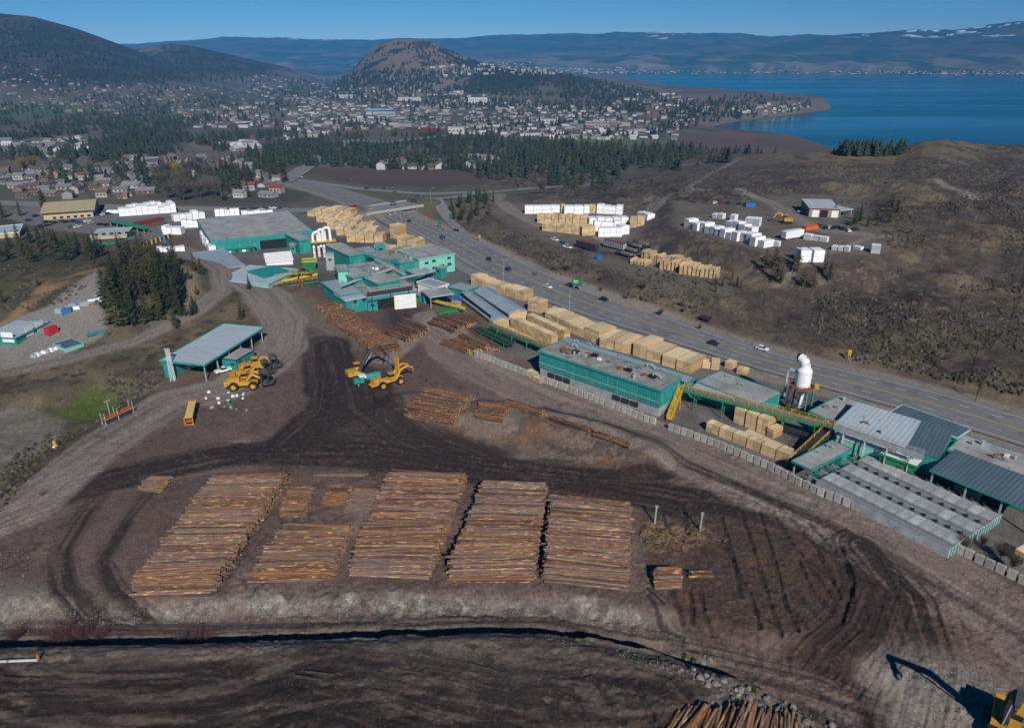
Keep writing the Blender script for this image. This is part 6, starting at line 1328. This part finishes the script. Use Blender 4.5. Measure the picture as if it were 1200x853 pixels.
def grove(px, n, seed, kinds, h, label, group, wide=1.):
    q = inpoly(px, n, seed); X, Y, Z = G(q[:,0], q[:,1]); r = random.Random(seed)
    for i in range(n): tree(r.choice(kinds), X[i], Y[i], Z[i], r.uniform(*h), label, group, wide=wide)
grove([(128,388),(122,362),(122,332),(150,320),(195,330),(222,350),(214,372),(176,380),(150,397)], 46, 1, ['fir','pine','pine','fir'], (7,17), 'dark conifer in the dense grove on the knoll beside the gravel road', 'conifers in the knoll grove', 1.15)
grove([(118,330),(100,295),(150,288),(205,312),(222,345),(190,330),(150,322)], 34, 2, ['pine','fir','pine'], (8,13), 'conifer on the thinner upper side of the knoll grove', 'conifers on the upper knoll')
grove([(190,392),(222,352),(240,330),(236,362),(215,385)], 12, 21, ['pine','fir'], (3,7), 'small ragged pine on the slope between the grove and the gravel road', 'small pines by the gravel road')
grove([(-30,312),(-20,285),(40,280),(108,300),(104,312),(60,306)], 36, 3, ['pine','pine','fir'], (8,13), 'pine in the belt above the grassy knoll at the left edge', 'pines in the left belt')
for x, y, k, hh, lb in ((283,374,'fir',8,'single bushy conifer beside the open teal shelter'),(292,339,'fir',7,'small conifer beside the pale roofed store'),(236,322,'fir',8,'conifer leaning over the curved gravel road'),(228,318,'pine',9,'conifer at the top of the curved gravel road'),(205,306,'pine',10,'pine at the edge of the white bundle yard'),(222,328,'pine',6,'low brown conifer above the road cutting'),(24,253,'fir',11,'dark conifer left of the tan restaurant'),(52,243,'fir',14,'tall dark conifer behind the tan restaurant'),(4,255,'fir',12,'dark conifer at the left edge beside the street'),(335,213,'fir',14,'tall narrow conifer beside the far highway'),(332,214,'fir',10,'shorter conifer left of the tall narrow one'),(45,335,'fir',4,'small dark conifer alone on the grassy knoll'),(4,355,'fir',6,'small conifer at the left edge below the knoll')):
    p = g(x, y); tree(k, *p, hh, lb, None)
grove([(180,237),(185,200),(240,195),(262,200),(262,236)], 16, 5, ['bare'], (12,17), 'big bare grey tree behind the huge warehouse', 'bare trees behind the warehouse')
for x, y in ((28,200),(40,198),(203,208),(207,205)): p = g(x, y); tree('gold', *p, 15, 'golden flowering tree among the houses on the left', 'golden trees among the houses')
grove([(262,236),(262,190),(330,190),(332,212),(312,214),(300,235)], 30, 6, ['fir','fir','pine'], (11,17), 'dark tall conifer behind the red roofed houses at the bend', 'conifers behind the red roofed houses')
grove([(524,255),(530,240),(560,230),(580,236),(575,252),(548,262)], 26, 7, ['pine','fir'], (7,11), 'dark conifer on the bank above the slip road', 'conifers above the slip road')
grove([(585,222),(600,205),(760,205),(790,230),(740,240),(640,228)], 24, 8, ['pine','pine','bare'], (6,12), 'scattered pine on the slope behind the gravel lot', 'scattered pines behind the lot')
grove([(975,254),(1050,240),(1062,262),(1010,272),(985,268)], 14, 9, ['pine','fir'], (6,10), 'pine to the right of the hillside garage', 'pines right of the garage')
grove([(880,330),(905,308),(980,318),(985,335),(930,345)], 10, 10, ['pine'], (8,12), 'thin pine below the hillside lot', 'thin pines below the lot')
grove([(833,335),(870,322),(868,340),(840,348)], 7, 11, ['fir','pine'], (4,6), 'low bushy conifer right of the thin yellow packs', 'low conifers by the packs')
grove([(600,345),(620,300),(760,330),(850,385),(820,390),(700,345)], 16, 12, ['bare','bush'], (2.5,4), 'leafless thicket on the rocky bank above the highway', 'thickets above the highway')
grove([(860,330),(960,300),(1060,330),(1200,300),(1260,440),(1150,450),(1000,420),(900,390)], 34, 13, ['snag'], (4,9), 'thin burnt tree standing dead on the dark hillside', 'burnt trees on the near hillside')
grove([(760,230),(900,200),(1190,200),(1230,300),(1060,310),(1040,250),(900,240)], 36, 14, ['snag'], (4,8), 'thin burnt tree standing on the upper hillside', 'burnt trees on the upper hillside')
for x, y, hh, lb in ((992,381,15,'tall charred tree above the highway with a long shadow'),(1064,373,12,'charred reddish tree on the mid slope'),(1136,444,14,'leaning charred tree above the right end of the highway'),(1143,470,9,'charred tree at the edge of the highway on the right'),(816,315,14,'tall bare pole of a tree in front of the thin packs'),(828,317,11,'shorter bare pole of a tree in front of the thin packs')): p = g(x, y); tree('snag', *p, hh, lb, None)
for i, (x, y, hh) in enumerate(((20,747,2.2),(72,748,3.2),(88,750,3.4),(100,747,3.),(118,746,2.2),(222,750,3.9),(232,749,3.6),(212,751,2.6),(286,750,2.4),(300,751,2.8),(316,750,2.),(355,747,1.8),(535,740,2.2),(552,742,2.6),(570,741,2.4),(590,740,2.4),(604,741,2.2),(640,744,1.6))):
    X, Y = P(x, y+3, -2.2); tree('redbush', X, Y, hz(X, Y), hh*1.5, 'reddish leafless bush along the dark ditch', 'red bushes along the ditch', v=i % 4)
for x, y in ((688,750),(803,770),(813,778),(865,806),(885,812),(915,826),(694,752)): X, Y, Z = g(x, y); tree('green', X, Y, Z, random.uniform(1.,1.7), 'small green bush on the bank below the lower road', 'small green bushes on the bank')
for x, y in ((1128,645),(1150,640),(1172,655),(1185,668)): X, Y, Z = g(x, y); tree('bare', X, Y, Z, random.uniform(3.,6), 'leafless sapling beside the right end of the ribbed kilns', 'saplings beside the kilns')
for x, y in ((84,441),(132,452),(190,442),(50,580),(205,437),(175,450),(120,432),(70,470),(500,447),(540,455),(560,462)): X, Y, Z = g(x, y); tree('bush', X, Y, Z, random.uniform(1.4,2.6), 'leafless brown bush on rough ground beside the haul road', 'bare bushes on rough ground')
for k, v in TPRO.items():
    if not v[1]:
        for c in list(v[0].children): bpy.data.objects.remove(c)
        bpy.data.objects.remove(v[0])
# ------------------------------------------------------------------ far woods and scrub: nobody could count them
def lowtree(n, seed):
    return conifer_crown(12, 2.9, n, seed, .04)
def tiertree(seed, tiers=4, n=7, rad=2.7, h=12.):
    """a far conifer: ragged overlapping tiers of drooping branches"""
    r = np.random.default_rng(seed); V = []; F = []
    for k in range(tiers):
        t = k/tiers; z0 = h*(.10+.78*t); z1 = h*(.10+.78*(t+1.55/tiers)) if k < tiers-1 else h*1.03; R_ = rad*(1-t)**.85*r.uniform(.8,1.15)+.15; i0 = len(V)
        ox, oy = r.normal(0,.12,2)
        V.append((ox, oy, min(z1, h*1.03)))
        for j in range(n*2): a = 6.283*j/(n*2)+k*.7; q = R_*(r.uniform(.85,1.2) if j % 2 == 0 else r.uniform(.35,.6)); V.append((math.cos(a)*q+ox, math.sin(a)*q+oy, z0+r.uniform(-.5,.4)+(.5 if j % 2 else 0)))
        F += [(i0, i0+1+j, i0+1+(j+1)%(n*2)) for j in range(n*2)]
    return np.array(V), np.array(F)
FARN = leafmat('far_needles', (.018,.026,.016), (.036,.046,.026))
TEM = [tiertree(900+i, 4, 5, (2.3,2.9,3.4,2.0,2.6)[i]) for i in range(5)]; TEMB = [(np.array(v), f) for v, f in (twig_crown(9, 4.5, 60, 950+i) for i in range(3))]
TEMS = [tiertree(970+i, 2, 4, 3.4) for i in range(4)]
def woods(name, label, items, tem, mats, h, seed, wide=1., clump=.12, csc=120, zoff=-.2):
    """items: (px polygon, count); one stuff object"""
    r = np.random.default_rng(seed); VV = []; FF = []; MI = []; off = 0
    for px, n in items:
        q = inpoly(px, n, seed+n); X, Y, Z = G(q[:,0], q[:,1])
        cl = fbm(X, Y, csc, 3, seed+5); keep = cl > np.quantile(cl, clump)
        for x, y, z in zip(X[keep], Y[keep], Z[keep]):
            if z < -66.5: continue
            V, F = tem[r.integers(len(tem))]; s = r.uniform(*h)/12; a = r.random()*6.28; c, d = math.cos(a)*s*wide, math.sin(a)*s*wide
            W_ = np.stack([V[:,0]*c - V[:,1]*d + x, V[:,0]*d + V[:,1]*c + y, V[:,2]*s + z + zoff], 1); VV.append(W_); FF.append(F+off); off += len(V); MI.append(np.full(len(F), r.integers(len(mats))))
    o = npmesh(name, np.concatenate(VV), np.concatenate(FF), mats, np.concatenate(MI)); tag(o, label, 'woods', kind='stuff')
woods('woods', 'belt of dark conifers between the brown field and the town', [([(300,196),(300,176),(345,168),(440,172),(560,160),(640,170),(760,174),(880,180),(1000,178),(1068,182),(1000,186),(880,190),(760,194),(640,196),(560,200),(480,200),(400,196)], 1500),
   ([(985,184),(1000,172),(1070,178),(1065,184)], 70), ([(540,202),(700,196),(860,194),(860,198),(700,206),(560,212)], 110), ([(600,212),(700,200),(760,215),(700,225)], 40)], TEM, [NEEDLE[0],FARN,NEEDLE[3],FARN], (7,16), 1, 1.35)
woods('woodland', 'patchy conifer woods between the houses on the left', [([(60,192),(90,165),(130,140),(260,142),(300,170),(300,196),(200,196),(130,190)], 1700), ([(0,168),(0,142),(70,140),(110,160),(60,166)], 260), ([(0,196),(0,180),(90,182),(90,196)], 120), ([(0,150),(0,88),(280,92),(340,120),(330,160),(200,150)], 2000), ([(180,170),(300,150),(330,160),(420,150),(420,165),(330,180)], 220), ([(0,232),(0,196),(330,196),(330,228)], 420), ([(300,165),(320,140),(700,130),(760,165),(560,160)], 520), ([(280,125),(300,92),(400,104),(640,120),(720,130),(500,132)], 420), ([(700,140),(720,112),(800,110),(830,128),(800,155)], 260)], TEM, [NEEDLE[0],FARN,NEEDLE[3],FARN], (7,15), 2, 1.4, .5, 90)
woods('distant_woods', 'far dark woods on the hills around the town', [([(0,98),(0,25),(40,25),(90,40),(150,62),(220,84),(300,92),(280,98)], 900), ([(160,68),(200,54),(240,62),(300,78),(330,90),(230,92)], 600), ([(380,100),(420,84),(560,84),(640,84),(760,108),(800,122),(700,118),(560,112),(430,108)], 1500), ([(470,55),(500,50),(560,72),(640,95),(560,92),(500,72)], 220), ([(420,84),(440,58),(470,50),(500,60),(520,84)], 50), ([(280,96),(400,92),(440,108),(600,120),(760,120),(760,132),(500,128),(320,112)], 700), ([(780,126),(860,112),(960,120),(930,134),(850,142),(820,150),(760,160)], 300)], TEMS, [NEEDLE[0],NEEDLE[3]], (10,18), 3)
woods('bare_woods', 'grey leafless thickets among the houses and along the belt of conifers', [([(600,190),(640,168),(860,176),(860,190),(700,196)], 260), ([(0,235),(0,180),(300,180),(300,235)], 130), ([(60,190),(130,140),(300,140),(300,196)], 240), ([(590,225),(640,200),(860,200),(860,240),(770,240)], 200), ([(0,150),(0,90),(340,100),(340,160)], 160)], TEMB, [TWIG], (6,11), 4)
def scrub(name, label, items, seed, mats, h=(.7,2.3)):
    tem = [twig_crown(12, 11, 26, 990+i, .0) for i in range(4)]; woods(name, label, items, tem, mats, h, seed)
scrub('hillside_scrub', 'low burnt scrub covering the hillside right of the highway', [([(600,300),(640,262),(760,300),(870,330),(990,320),(1080,310),(1210,300),(1230,470),(1080,440),(918,405),(780,360),(690,335)], 3200), ([(600,226),(700,190),(860,195),(1010,188),(1200,184),(1230,300),(1050,300),(1000,255),(780,238)], 4200), ([(530,262),(560,240),(590,262),(680,300),(640,310),(580,285)], 260)], 7, [TWIG, CHAR, CHAR, CHAR, SCRUBG, TWIGR, TWIG])
scrub('knoll_scrub', 'low dry scrub on the knoll and the banks left of the yard', [([(0,365),(0,310),(110,312),(125,350),(60,360)], 260), ([(70,480),(90,435),(200,425),(190,450),(120,490),(60,530),(0,600),(0,550)], 420), ([(330,360),(360,350),(450,420),(400,410)], 60)], 8, [TWIG, TWIG, SCRUBG], (.4,1.2))
scrub('bank_scrub', 'tufts and twigs along the ditch and the rubble bank', [([(0,752),(150,748),(640,738),(780,765),(940,840),(900,845),(760,790),(600,752),(0,772)], 420), ([(470,455),(560,462),(600,470),(580,476),(480,466)], 60), ([(150,712),(740,708),(740,716),(150,720)], 60)], 9, [TWIG, TWIGR, SCRUBG], (.3,.9))
def chunk(seed, a, b, c):
    r = np.random.default_rng(seed); n = 6; V = [(math.cos(6.283*i/n)*a*r.uniform(.7,1.1), math.sin(6.283*i/n)*b*r.uniform(.7,1.1), r.uniform(0,.25)*c) for i in range(n)] + [(0,0,c),(0,0,-.4*c)]
    return np.array(V), np.array([(i,(i+1)%n,n) for i in range(n)] + [((i+1)%n,i,n+1) for i in range(n)])
STONES = [chunk(i, 6, 5, 5) for i in range(4)]; SLIVER = [chunk(20+i, 12, 2, 1.6) for i in range(4)]
BLUR = mat('rubble_stone', (.24,.23,.21), .9, var=.35)
woods('rubble', 'grey stones scattered over the pale bank below the log decks', [([(10,708),(130,716),(300,702),(740,706),(800,742),(640,722),(300,728),(20,735)], 2600), ([(0,640),(40,650),(40,745),(0,745)], 260), ([(640,748),(720,752),(960,842),(940,853),(830,800)], 700), ([(1060,790),(1150,780),(1190,830),(1090,853)], 260), ([(510,395),(640,450),(900,545),(1190,690),(1180,700),(880,550),(620,455)], 600)], STONES, [BLUR, ROCK, TWIG], (.1,.5), 31, zoff=.02, clump=.3, csc=7)
woods('bark_litter', 'bark scraps and broken sticks littering the log yard', [([(100,560),(240,548),(150,705),(110,700)], 260), ([(250,545),(345,545),(300,690),(250,700)], 300), ([(340,550),(460,548),(410,610),(330,610)], 260), ([(745,590),(850,595),(1000,650),(980,740),(800,740),(760,690)], 1500), ([(470,485),(600,480),(760,525),(780,548),(600,545)], 900), ([(325,345),(400,352),(490,408),(430,415)], 1100), ([(440,365),(560,372),(590,405),(520,412),(460,392)], 900), ([(0,790),(640,760),(800,800),(760,853),(0,853)], 500), ([(380,410),(560,430),(520,500),(360,500)], 300)], SLIVER, [BARK[1], BARK[4], BARK[4], BARK[0], TWIG, CHAR], (.12,.5), 32, zoff=.03, clump=.25, csc=9)
SHRUB = [chunk(40+i, 6, 6, 8) for i in range(5)]
woods('hillside_shrubs', 'dense dark low shrubs dotting the dry hillside', [([(600,300),(640,275),(760,310),(870,335),(990,322),(1080,312),(1210,300),(1230,470),(1080,440),(918,405),(780,360),(690,335)], 4200), ([(600,226),(700,200),(860,198),(1010,190),(1200,186),(1230,300),(1050,300),(1010,240),(900,232),(780,236)], 5200), ([(530,262),(560,245),(590,265),(680,305),(640,310),(580,285)], 500), ([(0,365),(0,310),(110,312),(125,335),(60,360)], 420), ([(70,480),(90,435),(200,425),(190,450),(120,490),(60,530),(0,600),(0,550)], 600)], SHRUB, [mat('shrub_brown', (.05,.042,.03), .95, var=.3), mat('shrub_olive', (.062,.062,.03), .95, var=.3), mat('shrub_grey', (.095,.085,.075), .95, var=.3), mat('shrub_dark', (.03,.028,.022), .95, var=.3)], (.4,1.8), 33, 1.2, .45, 28, -.15)
# ------------------------------------------------------------------ houses
HW_ = [mat('house_white', (.40,.40,.39), .8, rnd=.1), mat('house_cream', (.30,.27,.22), .8, rnd=.15), mat('house_grey', (.26,.27,.28), .8, rnd=.2), mat('house_brown', (.17,.12,.09), .8, rnd=.2), mat('house_salmon', (.30,.17,.11), .8, rnd=.1)]
HR_ = [mat('roof_charcoal', (.075,.075,.078), .9, rnd=.25), mat('roof_grey', (.16,.16,.165), .9, rnd=.25), mat('roof_brown', (.13,.088,.065), .9, rnd=.25), mat('roof_red', (.17,.045,.038), .9, rnd=.1), mat('roof_white', (.42,.43,.45), .8, rnd=.1)]
def house_arrays(L, W, h, rise, flat=False):
    if flat: return np.array([(x,y,z) for z in (0,h) for x,y in ((-L/2,-W/2),(L/2,-W/2),(L/2,W/2),(-L/2,W/2))], float), np.array([(0,1,5,4),(1,2,6,5),(2,3,7,6),(3,0,4,7),(4,5,6,7)]), np.array([0,0,0,0,1])
    o = .5; V = [(x,y,z) for z in (-1,h) for x,y in ((-L/2,-W/2),(L/2,-W/2),(L/2,W/2),(-L/2,W/2))] + [(-L/2,0,h+rise),(L/2,0,h+rise)]
    V += [(-L/2-o,-W/2-o,h-.2),(L/2+o,-W/2-o,h-.2),(L/2+o,0,h+rise+.15),(-L/2-o,0,h+rise+.15),(L/2+o,W/2+o,h-.2),(-L/2-o,W/2+o,h-.2)]
    return np.array(V, float), np.array([(0,1,5,4),(1,2,6,5),(2,3,7,6),(3,0,4,7),(4,8,7,7),(5,6,9,9),(10,11,12,13),(12,14,15,13)]), np.array([0,0,0,0,0,0,1,1])
HM = {}
def house_obj(wk, rk, big, parts):
    key = (wk, rk, big, parts)
    if key in HM: return HM[key]
    L, W, h, ri = [(14,9,3.2,2.4),(11,8.5,5.4,2.3),(18,10,3.4,2.6)][big]
    t = bpy.data.objects.new('house', None); COL.objects.link(t)
    m = MB(); m.box((0,0,h/2-.5),(L,W,h+1)); m.add([(-L/2,-W/2,h),(-L/2,W/2,h),(-L/2,0,h+ri)],[(0,1,2)]); m.add([(L/2,-W/2,h),(L/2,W/2,h),(L/2,0,h+ri)],[(0,1,2)]); m.build('wall', HW_[wk], t)
    o = .6; m = MB()
    for s in (-1,1): m.add([(-L/2-o,s*(W/2+o),h-.25),(L/2+o,s*(W/2+o),h-.25),(L/2+o,0,h+ri+.1),(-L/2-o,0,h+ri+.1),(-L/2-o,s*(W/2+o),h-.05),(L/2+o,s*(W/2+o),h-.05),(L/2+o,0,h+ri+.3),(-L/2-o,0,h+ri+.3)], [(0,1,2,3),(4,5,6,7),(0,1,5,4),(1,2,6,5),(3,0,4,7)])
    m.build('roof', HR_[rk], t)
    for x in (-L*.3, 0, L*.28): m = MB(); m.box((x,-W/2-.04,h*.55),(1.8,.1,1.2)); m.build('window', GLASS, t)
    m = MB(); m.box((L*.14,-W/2-.05,1.05),(1.,.12,2.1)); m.build('door', HW_[0], t); m = MB(); m.box((L*.2,W*.2,h+ri*.8),(.7,.7,1.6)); m.build('chimney', HW_[3], t)
    HM[key] = [t, False]; return HM[key]
cand = []
rh = np.random.default_rng(55)
def houses(px, n, seed, wks=(0,1,2,3), rks=(0,1,2), ind=0, flat=0., size=1., name=''):
    q = inpoly(px, n, seed); X, Y, Z = G(q[:,0], q[:,1])
    keep = []
    for i in np.argsort(Y):
        if all(abs(X[i]-X[j]) > 13 or abs(Y[i]-Y[j]) > 13 for j in keep[-400:]) and Z[i] > -66: keep.append(i)
    for i in keep: cand.append((X[i], Y[i], Z[i], int(rh.choice(wks)), int(rh.choice(rks)), rh.random() < flat, size*rh.uniform(.8,1.25), name))
houses([(0,232),(0,200),(60,196),(180,205),(178,234)], 120, 1, (0,1,2,2,3,3,1,2,0,4), (0,1,2,0,1), size=.72, name='in the near quarter beside the left street')
houses([(180,206),(330,205),(330,232),(262,236),(262,210)], 26, 2, (0,1,2), (0,1,1,3), size=.75, name='behind the huge warehouse')
houses([(0,182),(0,165),(100,166),(104,178),(60,184)], 50, 3, (0,0,2), (0,1,4), name='in the white rows left of the woods')
houses([(110,202),(150,186),(260,188),(300,200),(180,205)], 40, 4, (0,1,2,3), (0,1,2), name='at the foot of the woods')
houses([(445,199),(450,188),(600,188),(600,198)], 26, 5, (0,0,1), (0,2,1), name='in the row between the brown field and the woods')
houses([(262,176),(268,167),(300,168),(300,178)], 16, 6, (0,0), (4,1), name='by the sandy clearing on the left')
houses([(330,165),(340,130),(500,118),(720,128),(720,150),(700,166),(560,152),(440,152)], 680, 7, (0,1,1,2,2,3), (0,1,2,4,1,0,0,1), flat=.3, size=.75)
houses([(280,125),(300,88),(400,100),(500,104),(640,122),(500,130),(330,130)], 300, 8, (0,1,2,2,3), (0,1,2,1,0), flat=.12, size=.85)
houses([(0,128),(0,74),(60,84),(110,96),(270,104),(280,125),(120,135)], 210, 9, (1,2,3,3), (0,1,2,0), flat=.04, size=.75)
houses([(700,140),(720,112),(800,110),(830,128),(800,155),(740,160)], 200, 10, (0,1,2,3), (0,1,2), flat=.1)
houses([(500,78),(620,72),(640,90),(520,90)], 90, 11, (0,1,2), (0,1,4)); houses([(200,130),(300,125),(330,150),(220,150)], 120, 12, (0,1,2), (0,1,2)); houses([(845,128),(940,118),(950,128),(880,136)], 70, 13, (0,1,2), (0,1,4))
houses([(640,84.5),(900,83),(1200,84),(1200,88.5),(900,86.5),(640,87)], 240, 14, (1,2,2,3), (1,0,2), flat=.4, size=1.1); houses([(560,82),(620,79),(760,80),(760,86),(620,88)], 150, 15, (1,2,2,3), (1,0,1), flat=.4, size=1.2)
houses([(545,158),(560,150),(800,158),(790,164),(640,164)], 70, 16, (0,0,1), (0,4,1), flat=.3, size=.8)
cand.sort(key=lambda c: c[1]/c[6])
CW = ('white','cream','grey','brown','salmon'); CR = ('charcoal','grey','brown','red','white')
VV, FF, MI, off = [], [], [], 0
for i, (X, Y, Z, wk, rk, fl, s, nm) in enumerate(cand):
    a = rh.uniform(-.4, .4) + (0 if rh.random() < .7 else 1.57)
    if nm:
        p = house_obj(wk, rk, int(rh.integers(3)), True)
        if not p[1]: t = p[0]; p[1] = True
        else: t = copytree(p[0])
        t.location = (X,Y,Z); t.rotation_euler = (0,0,a); t.scale = (s,)*3
        tag(t, f'{CW[wk]} house with a {CR[rk]} roof {nm}', 'house', f'{CW[wk]} houses with {CR[rk]} roofs {nm}')
    else:
        L, W, h = (rh.uniform(13,36), rh.uniform(10,20), rh.uniform(4,7.5)) if fl else (rh.uniform(11,17), rh.uniform(8,10), rh.uniform(3,5.5))
        V, F, M_ = house_arrays(L*s, W*s, h*s, 2.4, fl); c, d = math.cos(a), math.sin(a)
        VV.append(np.stack([V[:,0]*c-V[:,1]*d+X, V[:,0]*d+V[:,1]*c+Y, V[:,2]+Z-.3], 1)); FF.append(F+off); off += len(V); MI.append(np.where(M_ == 0, wk, 5+(rk if not fl or rk != 0 else 4)))
def quads(F): return F
o = bpy.data.meshes.new('far_town'); 
V = np.concatenate(VV); F = [tuple(dict.fromkeys(f)) for f in np.concatenate(FF).tolist()]
o.from_pydata(V.tolist(), [], F)
for m_ in HW_+HR_: o.materials.append(m_)
o.polygons.foreach_set('material_index', np.concatenate(MI).astype(np.int32)); o.update()
ft = bpy.data.objects.new('far_town', o); COL.objects.link(ft); tag(ft, 'pale roofs of the far town spread over the valley floor and the far shore', 'town', kind='stuff')
# larger town buildings one can pick out
for x, y, L, W, h, wm, rm, lb in ((505,154,30,12,5,MAROON,MAROON,'low store with a dark red roof at the edge of the town'),(535,157,26,16,10,HW_[0],HR_[4],'big white block left of the conifer belt'),(640,146,40,14,10,HW_[0],HR_[1],'long white apartment block in the town centre'),(480,118,70,30,8,HW_[0],HR_[4],'white roofed warehouse below the round hill'),(405,115,60,30,9,HW_[0],HR_[4],'long white roof left of the round hill'),(700,150,44,12,8,HW_[1],HR_[2],'cream apartment block with a brown roof right of the centre'),(560,121,55,14,16,HW_[0],HR_[1],'white tower row below the right slope of the round hill'),(275,172,44,18,5,HW_[0],HR_[4],'long white shed by the sandy clearing'),(455,138,40,26,14,HW_[2],BLUE,'block with a blue front near the red roofed store'),(445,132,60,20,7,TARPB,HR_[4],'store with a turquoise roof below the round hill')):
    p = g(x, y); t = thing('town_block', lb, 'building', p, R(random.uniform(-12,8))); m = MB(); m.box((0,0,h/2-1),(L,W,h+2)); m.build('wall', wm, t); m = MB(); m.box((0,0,h+.25),(L+1,W+1,.5)); m.build('roof', rm, t)
    for i in range(int(L/6)):
        m = MB(); m.box((-L/2+3+i*6,-W/2-.08,h*.55),(3,.16,1.8)); m.build('window', GLASS, t)
